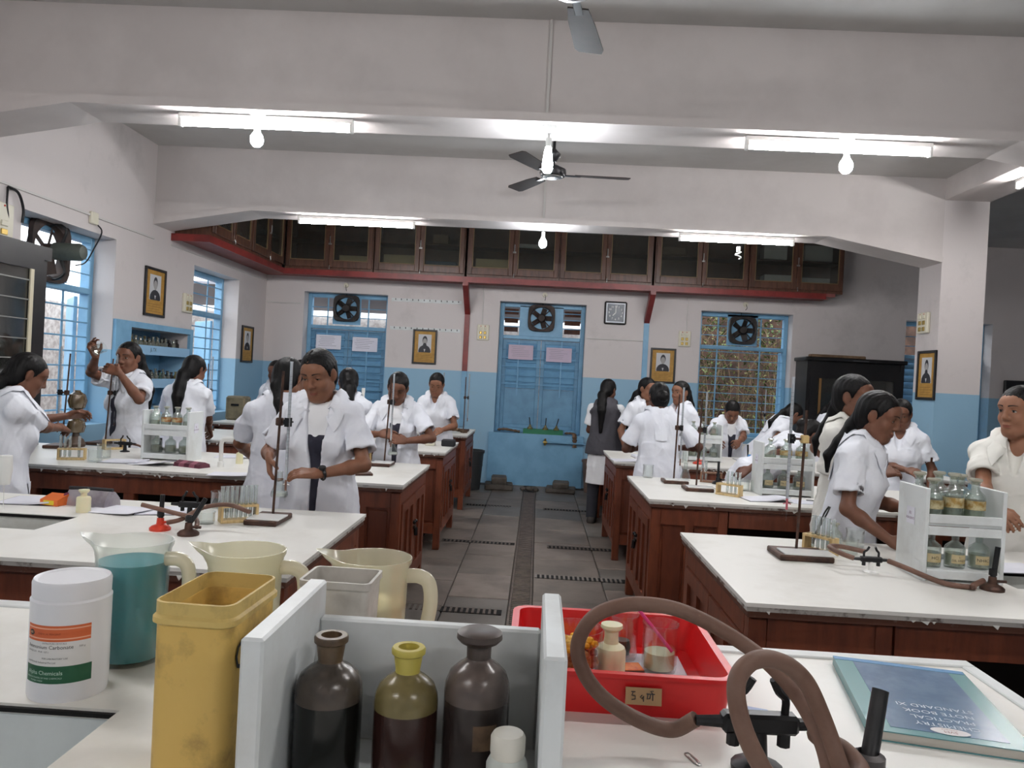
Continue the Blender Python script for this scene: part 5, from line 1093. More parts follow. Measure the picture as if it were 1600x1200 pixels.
# measuring jugs
JUG = glass('jug_plastic', (248, 246, 232), .03, .25, .40, (248, 244, 224)); JUGT = glass('jug_plastic_clear', (250, 252, 250), .02, .3, .05, (240, 240, 226)); JUGS = glass('jug_plastic_dense', (246, 242, 224), .04, .25, .75, (246, 240, 218))
def jug(label, x, y, liq, level, rz=0.0, r=.056, h=.19):
    t = thing('measuring_jug', label, 'jug', (x, y, ZD), rz); seg = 36
    prof = [(.001, 0), (r*.92, 0), (r*.94, .004), (r*1.0, h*.86), (r*1.03, h*.93), (r*1.09, h*.965), (r*1.10, h), (r*1.065, h), (r*.995, h*.93), (r*.965, h*.86), (r*.905, .006), (.001, .005)]
    V = []; Fc = []; n = len(prof)
    for (rr, z) in prof:
        for i in range(seg):
            a = 2*math.pi*i/seg; e = 0.0
            if z > h*.85 and rr > r*.5:
                dd = abs((a+math.pi) % (2*math.pi)-math.pi); e = .030*((z-h*.85)/(h*.15))**1.6*math.exp(-(dd/.28)**2)
            V.append(((rr+e)*math.cos(a), (rr+e)*math.sin(a), z+e*.25))
    for k in range(n):
        kn = (k+1) % n
        for i in range(seg): Fc.append((k*seg+i, k*seg+(i+1) % seg, kn*seg+(i+1) % seg, kn*seg+i))
    MB().add(V, Fc).build('body', JUGT if liq is TEAL else JUG, t, ang=60)
    MB().tube(spline([(-r*.97, 0, h*.86), (-r*1.35, 0, h*.86), (-r*1.62, 0, h*.80), (-r*1.68, 0, h*.62), (-r*1.50, 0, h*.36), (-r*1.15, 0, h*.18), (-r*.92, 0, h*.15)], 5), .0085, 10, flat=1.35).build('handle', JUGS, t)
    if liq: MB().lathe([(.0001, .006), (r*.895, .007), (r*.955, level), (.0001, level)], 32).build('liquid', liq, t)
    return t
TEAL = mat('teal_solution', (6, 150, 168), .15); CREAML = mat('cream_solution', (226, 214, 168), .2); WHITEL = mat('white_solution', (220, 218, 206), .2)
jug('measuring jug filled with teal solution', -.636, 1.215, TEAL, .158, math.pi, r=.055, h=.19)
jug('empty cream measuring jug behind the yellow can', -.447, 1.20, None, .08, math.pi*1.02)
jug('cream measuring jug with pale yellow solution behind white box', -.245, 1.20, CREAML, .12, math.pi*1.0)
# yellow can cut open
cn = thing('oil_can', 'grimy yellow plastic can with its top cut off', 'can', (-.366, .902, ZD), math.radians(-2))
YEL = mat('grimy_yellow', (216, 180, 98), .5, col2=(112, 86, 48), nscale=13, nmid=(.5, .78), bump=.06, bscale=30)
def rrect(w, d, r, n=4):
    out = []
    for cx, cyy, a0 in ((w/2-r, d/2-r, 0), (-w/2+r, d/2-r, math.pi/2), (-w/2+r, -d/2+r, math.pi), (w/2-r, -d/2+r, 1.5*math.pi)):
        for k in range(n+1): a = a0+math.pi/2*k/n; out.append((cx+r*math.cos(a), cyy+r*math.sin(a)))
    return out
def rr_shell(levels):
    V = []; Fc = []; n = 20
    for (w, d, r, z) in levels: V += [(x, y, z) for x, y in rrect(w, d, r)]
    for k in range(len(levels)-1):
        for i in range(n): Fc.append((k*n+i, k*n+(i+1) % n, (k+1)*n+(i+1) % n, (k+1)*n+i))
    Fc.append(tuple(reversed(range(n)))); Fc.append(tuple((len(levels)-1)*n+i for i in range(n)))
    return V, Fc
MB().add(*rr_shell([(.086, .134, .018, 0), (.090, .138, .018, .01), (.090, .138, .016, .19), (.090, .138, .016, .196), (.085, .132, .014, .196), (.083, .130, .014, .19), (.081, .126, .014, .012)])).build('body', YEL, cn)
MB().add(*[rr_shell([(.090, .138, .016, .188), (.098, .146, .018, .191), (.098, .146, .018, .197), (.092, .140, .016, .2), (.092, .140, .016, .214), (.087, .134, .014, .2145), (.085, .132, .014, .19)])][0:1][0]).build('rim', mat('yellow_rim', (212, 184, 110), .5, col2=(140, 112, 64), nscale=14, nmid=(.5, .75)), cn)
for o in [c for c in cn.children if c.name.startswith('rim')]:
    me = o.data; import bmesh as _b; bm = _b.new(); bm.from_mesh(me)
    _b.ops.delete(bm, geom=[f for f in bm.faces if len(f.verts) > 6], context='FACES'); bm.to_mesh(me); bm.free()
MB(T(.0462, .0, .10) @ RZ(math.pi/2) @ Matrix.Rotation(math.pi/2, 4, 'X')).add(*text_bits([('O.', .05, -.03, .05, 'CENTER')])).build('marker_writing', BLACKSPOT, cn, False)
# pale square box behind the rack
bx = thing('square_container', 'grimy pale plastic box behind the foreground rack', 'box', (-.262, 1.075, ZD), -.02)
GB = mat('grimy_white_plastic', (206, 202, 194), .5, col2=(176, 170, 160), nscale=10)
MB().add(*rr_shell([(.085, .07, .01, 0), (.095, .08, .01, .18), (.100, .085, .01, .183), (.100, .085, .01, .192), (.092, .077, .008, .192), (.082, .067, .008, .01)])).build('body', GB, bx)
# foreground rack
fr = thing('reagent_rack', 'white wooden rack in the foreground holding big brown bottles', 'rack', (0, 0, ZD)); zt = 1.145-ZD
for (x0, x1) in ((-.287, -.263), (.020, .044)): MB().box(x0, x1, .765, 1.0, 0, zt, .003).build('side_panel', WHITEPAINT, fr, False)
MB().box(-.263, .020, .972, .990, 0, zt-.042, .003).build('back_panel', WHITEPAINT, fr, False); MB().box(-.263, .020, .775, .972, .0, .012).build('shelf', WHITEPAINT, fr, False); MB().box(-.263, .020, .765, .777, .0, .03, .002).build('lip', WHITEPAINT, fr, False)
def big_bottle(label, x, y, r, h, gm, neck, neckm, flat_top=False, lab_=False, nr=.014, shm=None):
    t = thing('reagent_bottle', label, 'bottle', (x, y, ZD+.013))
    MB().lathe([(.001, 0), (r*.95, 0), (r, .006), (r, h*.56)], 32).build('body', gm, t); MB().lathe([(r, h*.56), (r, h*.60), (r*.97, h*.66), (r*.86, h*.725), (r*.62, h*.775), (nr*1.15, h*.80), (nr, h*.82)], 32).build('shoulder', shm, t)
    if flat_top:
        MB().lathe([(nr*.95, h*.80), (nr, h*.82), (nr*1.02, h*.90), (nr*1.6, h*.925), (nr*1.9, h*.95), (nr*1.85, h*.985), (nr*1.5, h*1.0), (.0001, h*.995)], 28).build('stopper', neckm, t)
    else:
        MB().lathe([(nr*1.05, h*.79), (nr*1.0, h*.83), (nr*1.18, h*.94), (nr*1.38, h*.955), (nr*1.4, h*.985), (nr*1.3, h), (nr*.85, h), (nr*.8, h*.86), (.0001, h*.85)], 28).build('neck', neckm, t)
    if lab_:
        V = []; Fc = []
        for k in range(7):
            a = -math.pi/2+.0+k*.12
            for z in (h*.30, h*.46): V.append((r*1.012*math.cos(a), r*1.012*math.sin(a), z))
        for k in range(6): Fc.append((2*k, 2*k+2, 2*k+3, 2*k+1))
        MB().add(V, Fc).build('label', mat('brown_label', (112, 88, 66), .8, col2=(80, 62, 48), nscale=30), t)
    return t
DK = mat('dark_green_bottle', (26, 27, 24), .18, col2=(60, 52, 46), nscale=5, nmid=(.55, .8)); DR = mat('dark_red_bottle', (52, 30, 26), .2, col2=(78, 72, 40), nscale=4, nmid=(.5, .75)); DB = mat('dark_brown_bottle', (48, 40, 38), .2, col2=(70, 62, 58), nscale=4, nmid=(.45, .7))
big_bottle('dark bottle with open brown neck in the foreground rack', -.222, .875, .0385, .163, DK, True, mat('brown_neck', (110, 90, 66), .4, col2=(70, 54, 40), nscale=14), shm=mat('shoulder_dusty', (84, 74, 66), .25, col2=(58, 54, 48), nscale=14))
big_bottle('red-brown bottle with yellow neck in the foreground rack', -.132, .875, .0365, .155, DR, True, mat('yellow_neck', (190, 176, 84), .35), shm=mat('shoulder_olive', (116, 104, 66), .25, col2=(96, 84, 52), nscale=12))
big_bottle('brown bottle with wide flat stopper in the foreground rack', -.052, .885, .038, .176, DB, True, mat('dusty_stopper', (84, 72, 66), .45, col2=(60, 50, 46), nscale=12), True, True, shm=mat('shoulder_brown', (96, 84, 78), .25, col2=(74, 64, 60), nscale=12))
wb = thing('plastic_bottle', 'small white capped bottle in front of the brown stoppered bottle', 'bottle', (-.012, .81, ZD+.013)); MB().lathe([(.0001, 0), (.021, 0), (.022, .004), (.022, .062), (.018, .07), (.0001, .07)], 20).build('body', mat('milky_plastic', (196, 200, 194), .4), wb); MB().lathe([(.0001, .069), (.0175, .069), (.0185, .074), (.0185, .090), (.016, .094), (.0001, .095)], 20).build('cap', mat('dirty_white_cap', (222, 218, 206), .4, col2=(170, 140, 110), nscale=30, nmid=(.6, .8)), wb)
# red tray and its contents
RED = mat('red_plastic', (216, 34, 36), .35)
tr = thing('red_tray', 'red plastic tray behind the foreground rack', 'tray', (.145, 1.265, ZD)); w_, d_ = .325, .30
MB().add(*rr_shell([(w_*.95, d_*.95, .02, 0), (w_, d_, .025, .056), (w_+.012, d_+.012, .03, .058), (w_+.012, d_+.012, .03, .064), (w_-.012, d_-.012, .022, .064), (w_*.95-.014, d_*.95-.014, .018, .006)])).build('shell', RED, tr)
M_ = T(.03, -d_/2-.0045, .034) @ Matrix.Rotation(math.radians(-8), 4, 'X')
lb = MB(M_).box(-.026, .026, -.0015, 0, -.012, .012).build('tag', mat('tag_tan', (186, 152, 112), .8), tr, False)
mb = MB(M_ @ T(0, -.002, 0))
def scr(mb, pts, r=.0008): mb.tube([(x, 0, z) for x, z in pts], r, 5)
scr(mb, [(-.018, .006), (-.012, .006)]); scr(mb, [(-.015, .006), (-.017, .001), (-.012, .0), (-.012, -.004), (-.017, -.005)]); scr(mb, [(-.002, .002), (-.005, -.001), (-.002, -.003), (.0, .001), (.0, -.007)]); scr(mb, [(.004, .004), (.016, .004)]); scr(mb, [(.006, .004), (.005, -.003), (.009, -.002), (.010, .004)]); scr(mb, [(.013, .004), (.013, -.005)]); scr(mb, [(.013, .004), (.010, .008), (.014, .008)])
mb.build('handwriting', INK, lb)
zt_ = ZD+.0065
tag(MB().box(.05, .27, 1.16, 1.36, zt_, zt_+.002).build('tray_paper', PAPER, None, False), 'white paper lining the bottom of the red tray', 'paper'); zt_ += .0025
t = thing('plastic_bottle', 'cream plastic bottle with flared lid standing in red tray', 'bottle', (.135, 1.205, zt_)); r = .024; MB().lathe([(.0001, 0), (r*.97, 0), (r, .004), (r, .055), (r*.9, .062), (r*.5, .068), (r*.47, .075), (.0001, .075)], 24).build('body', CREAMP, t); MB().lathe([(.0001, .074), (r*.46, .074), (r*.46, .086), (r*.72, .092), (r*.7, .097), (.0001, .098)], 22).build('lid', CREAMP, t)
beaker('glass tumbler of pale powder with pink straw in red tray', .225, 1.285, zt_, .029, .078, (mat('pale_powder', (206, 204, 170), .6), .032)); tag(MB().tube([(.245, 1.28, zt_+.034), (.18, 1.30, zt_+.105)], .003, 8).build('pink_straw', mat('pink_plastic', (226, 60, 130), .4)), 'pink plastic stick leaning in the glass tumbler', 'stick')
beaker('glass tumbler with dark stopper behind the cream bottle', .168, 1.335, zt_, .027, .075); tag(MB().lathe([(.0001, 0), (.014, 0), (.016, .012), (.013, .024), (.0001, .025)], 14).build('dark_stopper', mat('dark_rubber', (40, 30, 36), .6)), 'dark rubber stopper lying in the glass tumbler', 'stopper').location = (.168, 1.335, zt_+.007)
t = thing('glass_jar', 'big glass jar of brown and yellow pieces beside the rack panel', 'jar', (.078, 1.19, zt_)); MB().lathe([(.001, 0), (.041, 0), (.043, .005), (.043, .085), (.044, .094), (.042, .094), (.0405, .085), (.0405, .007), (.001, .005)], 26, closed=True).build('glass', GLASS, t)
mb = MB(); rp_ = random.Random(4)
for k in range(170):
    a, q = rp_.uniform(0, 6.28), rp_.uniform(0, 1)**.5*.034; mb.mi = rp_.choice([0, 0, 1, 2]) if k < 140 else 3; mb.ball((q*math.cos(a), q*math.sin(a), .01+.055*rp_.random() if k < 140 else .066+.008*rp_.random()), rp_.uniform(.004, .007), 6, 4)
o = mb.build('pieces', [mat('peel_brown', (176, 120, 66), .7), mat('peel_tan', (206, 160, 96), .7), mat('peel_dark', (120, 76, 44), .7), mat('peel_yellow', (240, 180, 30), .6)], t); o['kind'] = 'stuff'
t = thing('match_box', 'flat orange matchbox lying in the red tray', 'matchbox', (.168, 1.262, zt_), .15); MB().box(-.026, .026, -.017, .017, 0, .012, .001).build('box', mat('match_orange', (226, 122, 50), .5, col2=(206, 90, 40), nscale=60), t, False); MB().box(-.0262, .0262, -.0172, -.0168, .001, .011).build('striker', mat('striker_brown', (92, 52, 40), .8), t, False)
t = thing('watch_glass', 'shallow watch glass lying on paper in the red tray', 'watch glass', (.22, 1.20, zt_)); MB().lathe([(.001, .0), (.02, .002), (.036, .008), (.038, .011), (.035, .010), (.02, .004), (.001, .002)], 24, closed=True).build('dish', glass('dish_glass', (240, 242, 242), .14, .05, .25, (232, 234, 236)), t)
# hoses, gas tap and burner at the front right
gx, gy = .303, .985
tp = gas_tap('black double gas tap in the foreground', gx, gy, ZD, 1.08, math.radians(3))
def Q(px, py, Y): q = at_y(px, py, Y); return (float(q[0]), float(q[1]), float(q[2]))
HOSE = mat('foreground_rubber', (122, 94, 80), .6, col2=(106, 76, 62), nscale=9, bump=.05, bscale=60)
hose('thick brown hose arching over the red tray from gas tap to burner', [(gx-.08, gy, ZD+.06), Q(1050, 1140, 1.0), Q(1000, 1126, 1.0), Q(945, 1092, 1.0), Q(912, 1050, 1.02), Q(903, 1005, 1.03), Q(930, 962, 1.04), Q(985, 944, 1.04), Q(1050, 950, 1.03), Q(1110, 975, 1.01), Q(1170, 1012, .98), Q(1215, 1050, .95), Q(1255, 1100, .92), Q(1285, 1160, .89), Q(1300, 1215, .86)], .0100, HOSE)
hose('second brown hose standing in a loop beside the foreground burner', [(gx+.08, gy, ZD+.06), Q(1275, 1150, .94), Q(1320, 1172, .90), Q(1345, 1210, .86), Q(1290, 1235, .82), Q(1215, 1225, .80), Q(1180, 1180, .80), Q(1155, 1115, .81), Q(1152, 1062, .83), Q(1178, 1032, .85), Q(1220, 1034, .87), Q(1258, 1064, .88), Q(1285, 1120, .88), Q(1310, 1190, .86), Q(1330, 1250, .84)], .0100, HOSE)
b0 = at_z(1352, 1262, ZD); bb = thing('bunsen_burner', 'black foreground burner with leaning barrel', 'burner', (float(b0[0]), float(b0[1]), ZD))
MB().lathe([(.0001, 0), (.042, 0), (.043, .01), (.03, .018), (.016, .03), (.014, .05), (.0001, .05)], 24).build('base', mat('burner_grey', (84, 80, 80), .5, .4), bb); q0 = Vector((0, 0, .045)); q1 = Vector(Q(1376, 1078, float(b0[1])+.03))-Vector((float(b0[0]), float(b0[1]), ZD))
MB().tube([q0, q0+(q1-q0)*.2, q1], [.0125, .010, .0095], 16).build('barrel', mat('burner_black', (26, 26, 28), .5), bb); MB().lathe([(.012, .04), (.019, .042), (.019, .062), (.012, .066)], 16, closed=True).build('collar', mat('burner_grey', (84, 80, 80), .5, .4), bb)
# notebook, paper clip, blue scrap
c = [Q(1305, 1022, 1.39)]; nb = thing('practical_notebook', 'blue plastic-covered chemistry practical notebook', 'notebook', (.625, 1.225, ZD), math.radians(-11.5)); nw, nd, nh = .208, .305, .015
MB().box(-nw/2+.003, nw/2, -nd/2+.002, nd/2-.002, .0015, nh-.0015).build('pages', mat('page_edges', (196, 190, 180), .8), nb, False)
cov = MB(); cov.box(-nw/2, nw/2+.002, -nd/2, nd/2, nh-.0015, nh); cov.box(-nw/2, nw/2+.002, -nd/2, nd/2, 0, .0015); cov.box(-nw/2, -nw/2+.0015, -nd/2, nd/2, .0015, nh-.0015); cover = cov.build('cover', mat('cover_green', (92, 146, 150), .22), nb, False)
MB().box(-nw/2+.03, nw/2-.026, -nd/2+.018, nd/2-.018, nh, nh+.0004).build('cover_panel', mat('cover_blue', (74, 108, 142), .2, col2=(90, 122, 154), nscale=20), cover, False)
MB().box(-nw/2+.0, nw/2, nd/2-.016, nd/2-.001, nh, nh+.0005).build('cover_strip', mat('cover_skyblue', (110, 160, 206), .2), cover, False)
Mt = T(0.008, 0, nh+.0008) @ RZ(math.pi)
lt = MB(Mt).add(*text_bits([('CHEMISTRY', .0165, 0, .105, 'CENTER'), ('PRACTICAL', .0165, 0, .083, 'CENTER'), ('NOTE BOOK', .0165, 0, .061, 'CENTER'), ('STANDARD XI', .0165, 0, .039, 'CENTER')])).build('lettering', mat('cover_ink', (206, 222, 236), .4), cover, False)
lt.location.y = -.0
o = MB(T(.006, -.125, nh+.0006)).lathe([(.0001, 0), (.026, 0), (.026, .0004), (.0001, .0004)], 24, sy=.45).build('crest', mat('crest_white', (226, 222, 222), .4), cover, False); MB(T(.006, -.125, nh+.0011) @ RZ(math.pi)).add(*text_bits([('SVM', .010, 0, .002, 'CENTER'), ('COLLEGE', .005, 0, -.006, 'CENTER')])).build('crest_lettering', mat('crest_ink', (140, 70, 66), .5), cover, False)
q = at_z(1083, 1187, ZD); pc = MB(T(float(q[0]), float(q[1]), ZD+.001) @ RZ(.35) @ Matrix.Scale(.011, 4)).tube(spline([(-.3, .6, 0), (-.3, -1.2, 0), (0, -1.5, 0), (.3, -1.2, 0), (.3, 1.2, 0), (0, 1.5, 0), (-.4, 1.2, 0), (-.4, -.8, 0), (-.1, -1.1, 0), (.18, -.8, 0), (.18, .8, 0)], 4), .07, 6).build('paper_clip', STEEL); tag(pc, 'wire paper clip lying on the foreground bench', 'paper clip')
q = at_z(1182, 1110, ZD); tag(MB(T(float(q[0]), float(q[1]), ZD+.0004) @ RZ(-.3)).box(-.016, .016, -.008, .008, 0, .0005).build('blue_scrap', mat('blue_scrap', (176, 196, 228), .6), None, False), 'pale blue scrap of paper behind foreground gas tap', 'paper scrap')
q = at_z(80, 985, ZD)
# ------------------------------------------------------------------ people
SKIN = {}
def skin_mat(k, col):
    if k in SKIN: return SKIN[k]
    m = mat('skin_%d' % k, col, .5, spec=.35, col2=tuple(int(c*.93) for c in col), nscale=14, sss=.12, bump=.03, bscale=90); SKIN[k] = m; return m
SK = [(142, 98, 76), (120, 80, 62), (104, 68, 54), (156, 110, 86)]
HAIRM = mat('black_hair', (12, 11, 12), .5, spec=.22, col2=(18, 15, 15), nscale=40, stretch=(1, 1, .15), bump=.2, bscale=130)
COATM = mat('white_coat_cotton', (241, 243, 250), .8, col2=(232, 234, 243), nscale=4, bump=.22, bscale=24)
SHIRTM = mat('white_shirt', (242, 242, 244), .8, bump=.15, bscale=30)
SHIRTC = mat('cream_white_shirt', (238, 236, 228), .8, bump=.18, bscale=26)
VESTM = mat('navy_vest', (44, 44, 58), .85, bump=.15, bscale=60)
GREYV = mat('grey_vest', (74, 72, 78), .85, bump=.2, bscale=60)
TROU = mat('grey_trousers', (58, 58, 66), .85)
SHOEM = mat('dull_shoe', (70, 62, 58), .6)
EYEW = mat('eye_white', (176, 166, 158), .35); EYED = mat('eye_dark', (22, 15, 13), .25); BROWM = mat('eyebrow', (30, 23, 21), .8); LIPM = [mat('lip_%d' % k, (int(c[0]*.92), int(c[1]*.72), int(c[2]*.74)), .45) for k, c in enumerate(SK)]

class Field:
    def __init__(s, lo, hi, h):
        s.lo = np.array(lo, float); s.h = h; s.n = np.ceil((np.array(hi)-s.lo)/h).astype(int)+1
        s.ax = [s.lo[i]+h*np.arange(s.n[i]) for i in range(3)]; s.D = np.full(tuple(s.n), .08, np.float32)
    def reg(s, lo, hi):
        a = np.clip(np.floor((np.array(lo)-s.lo)/s.h).astype(int), 0, s.n-1); b = np.clip(np.ceil((np.array(hi)-s.lo)/s.h).astype(int)+1, 1, s.n)
        if np.any(b <= a): return None
        sl = tuple(slice(a[i], b[i]) for i in range(3))
        return sl, np.meshgrid(*[s.ax[i][sl[i]].astype(np.float32) for i in range(3)], indexing='ij', sparse=True)
    def union(s, sl, d, k):
        A = s.D[sl]
        if k > 0: h = np.maximum(k-np.abs(A-d), 0)/k; s.D[sl] = np.minimum(A, d)-h*h*k*.25
        else: s.D[sl] = np.minimum(A, d)
    def cone(s, a, b, ra, rb, k=.01, w=None, f=1.0, op='u'):
        a, b = np.array(a, float), np.array(b, float); R = max(ra, rb)/min(f, 1)*1.0+k+2*s.h
        r = s.reg(np.minimum(a, b)-R, np.maximum(a, b)+R)
        if r is None: return s
        sl, (X, Y, Z) = r; px, py, pz = X-a[0], Y-a[1], Z-a[2]; v = b-a
        if w is not None:
            w = np.array(w, float); w = w/np.linalg.norm(w); q = px*w[0]+py*w[1]+pz*w[2]; g = 1.0/f-1.0
            px, py, pz = px+q*g*w[0], py+q*g*w[1], pz+q*g*w[2]; v = v+w*(v@w)*g
        L = max(v@v, 1e-9); t = np.clip((px*v[0]+py*v[1]+pz*v[2])/L, 0, 1)
        d = np.sqrt((px-t*v[0])**2+(py-t*v[1])**2+(pz-t*v[2])**2)-(ra+(rb-ra)*t)
        if op == 'u': s.union(sl, d, k)
        else: A = s.D[sl]; s.D[sl] = np.maximum(A, -d)
        return s
    def ell(s, c, R, rad, k=.01, op='u'):
        c = np.array(c, float); rad = np.array(rad, float); m = rad.max()+k+2*s.h; r = s.reg(c-m, c+m)
        if r is None: return s
        sl, (X, Y, Z) = r; p = (X-c[0], Y-c[1], Z-c[2]); q = [p[0]*R[0, i]+p[1]*R[1, i]+p[2]*R[2, i] for i in range(3)]
        k0 = np.sqrt(sum((q[i]/rad[i])**2 for i in range(3)))+1e-9; k1 = np.sqrt(sum((q[i]/rad[i]**2)**2 for i in range(3)))+1e-9; d = k0*(k0-1)/k1
        if op == 'u': s.union(sl, d, k)
        else:
            A = s.D[sl]; nd = -d
            if k > 0: h = np.maximum(k-np.abs(A-nd), 0)/k; s.D[sl] = np.maximum(A, nd)+h*h*k*.25
            else: s.D[sl] = np.maximum(A, nd)
        return s
    def coords(s): return np.meshgrid(*[a.astype(np.float32) for a in s.ax], indexing='ij', sparse=True)
    def sample(s, p):
        q = (np.asarray(p)-s.lo)/s.h; i = np.clip(np.floor(q).astype(int), 0, s.n-2); f = q-i; D = s.D; v = 0
        for dx in (0, 1):
            for dy in (0, 1):
                for dz in (0, 1): v += D[i[0]+dx, i[1]+dy, i[2]+dz]*(f[0] if dx else 1-f[0])*(f[1] if dy else 1-f[1])*(f[2] if dz else 1-f[2])
        return v
    def net(s):
        D = s.D.copy(); D[0], D[-1] = .05, .05; D[:, 0], D[:, -1] = .05, .05; D[:, :, 0], D[:, :, -1] = .05, .05
        I = D < 0; n = np.array(D.shape)-1
        cnt = np.zeros(tuple(n), np.uint8)
        for dx in (0, 1):
            for dy in (0, 1):
                for dz in (0, 1): cnt += I[dx:dx+n[0], dy:dy+n[1], dz:dz+n[2]]
        ii = np.argwhere((cnt > 0) & (cnt < 8)); 
        if len(ii) == 0: return np.zeros((0, 3)), np.zeros((0, 4), int)
        idx = np.full(tuple(n), -1, np.int32); idx[ii[:, 0], ii[:, 1], ii[:, 2]] = np.arange(len(ii))
        C = {}
        for c in [(0,0,0),(1,0,0),(0,1,0),(1,1,0),(0,0,1),(1,0,1),(0,1,1),(1,1,1)]: C[c] = D[ii[:,0]+c[0], ii[:,1]+c[1], ii[:,2]+c[2]]
        acc = np.zeros((len(ii), 3)); num = np.zeros(len(ii))
        for a in C:
            for axis in range(3):
                if a[axis] == 0:
                    b = list(a); b[axis] = 1; b = tuple(b); da, db = C[a], C[b]; m = (da < 0) != (db < 0)
                    t = np.where(m, da/np.where(m, da-db, 1), 0); pt = np.tile(np.array(a, float), (len(ii), 1)); pt[:, axis] += t
                    acc += pt*m[:, None]; num += m
        V = s.lo+(ii+acc/num[:, None])*s.h
        F = []
        for axis in range(3):
            u, v = (axis+1) % 3, (axis+2) % 3
            s0 = [slice(None)]*3; s1 = [slice(None)]*3; s0[axis] = slice(0, -1); s1[axis] = slice(1, None)
            ch = I[tuple(s0)] != I[tuple(s1)]; e = np.argwhere(ch); e = e[(e[:, u] > 0) & (e[:, v] > 0) & (e[:, u] < n[u]) & (e[:, v] < n[v])]
            ins = I[e[:, 0], e[:, 1], e[:, 2]]
            def cell(du, dv): q = e.copy(); q[:, u] -= du; q[:, v] -= dv; return idx[q[:, 0], q[:, 1], q[:, 2]]
            Q = np.stack([cell(1, 1), cell(0, 1), cell(0, 0), cell(1, 0)], 1); Q[~ins] = Q[~ins][:, ::-1]; F.append(Q)
        return V, np.concatenate(F)
def field_object(name, V, F, m, parent, extra=None, mats=None):
    """V,F surface plus optional flat islands (verts, faces, material index)"""
    V = np.asarray(V); nV = len(V); nF = len(F)
    verts = [V]; loops = [F.ravel()]; tot = [np.full(nF, 4)]; mi = [np.zeros(nF, int)]; off = nV
    for (ev, ef, em) in (extra or []):
        verts.append(np.asarray(ev, float)); 
        for f in ef: loops.append(np.array(f)+off); tot.append(np.array([len(f)])); mi.append(np.array([em]))
        off += len(ev)
    verts = np.concatenate(verts); loops = np.concatenate(loops); tot = np.concatenate(tot); mi = np.concatenate(mi)
    me = bpy.data.meshes.new(name); me.vertices.add(len(verts)); me.vertices.foreach_set('co', verts.astype(np.float32).ravel())
    me.loops.add(len(loops)); me.loops.foreach_set('vertex_index', loops.astype(np.int32)); me.polygons.add(len(tot))
    st = np.concatenate([[0], np.cumsum(tot)[:-1]]); me.polygons.foreach_set('loop_start', st.astype(np.int32))
    for q in (mats or [m]): me.materials.append(q)
    me.polygons.foreach_set('material_index', mi.astype(np.int32)); me.polygons.foreach_set('use_smooth', np.ones(len(tot), bool)); me.update(calc_edges=True); me.validate()
    return link(name, me, parent)
def rot3(ax, a):
    c, q = math.cos(a), math.sin(a)
    return np.array({'X': [[1, 0, 0], [0, c, -q], [0, q, c]], 'Y': [[c, 0, q], [0, 1, 0], [-q, 0, c]], 'Z': [[c, -q, 0], [q, c, 0], [0, 0, 1]]}[ax])
D2R = math.pi/180
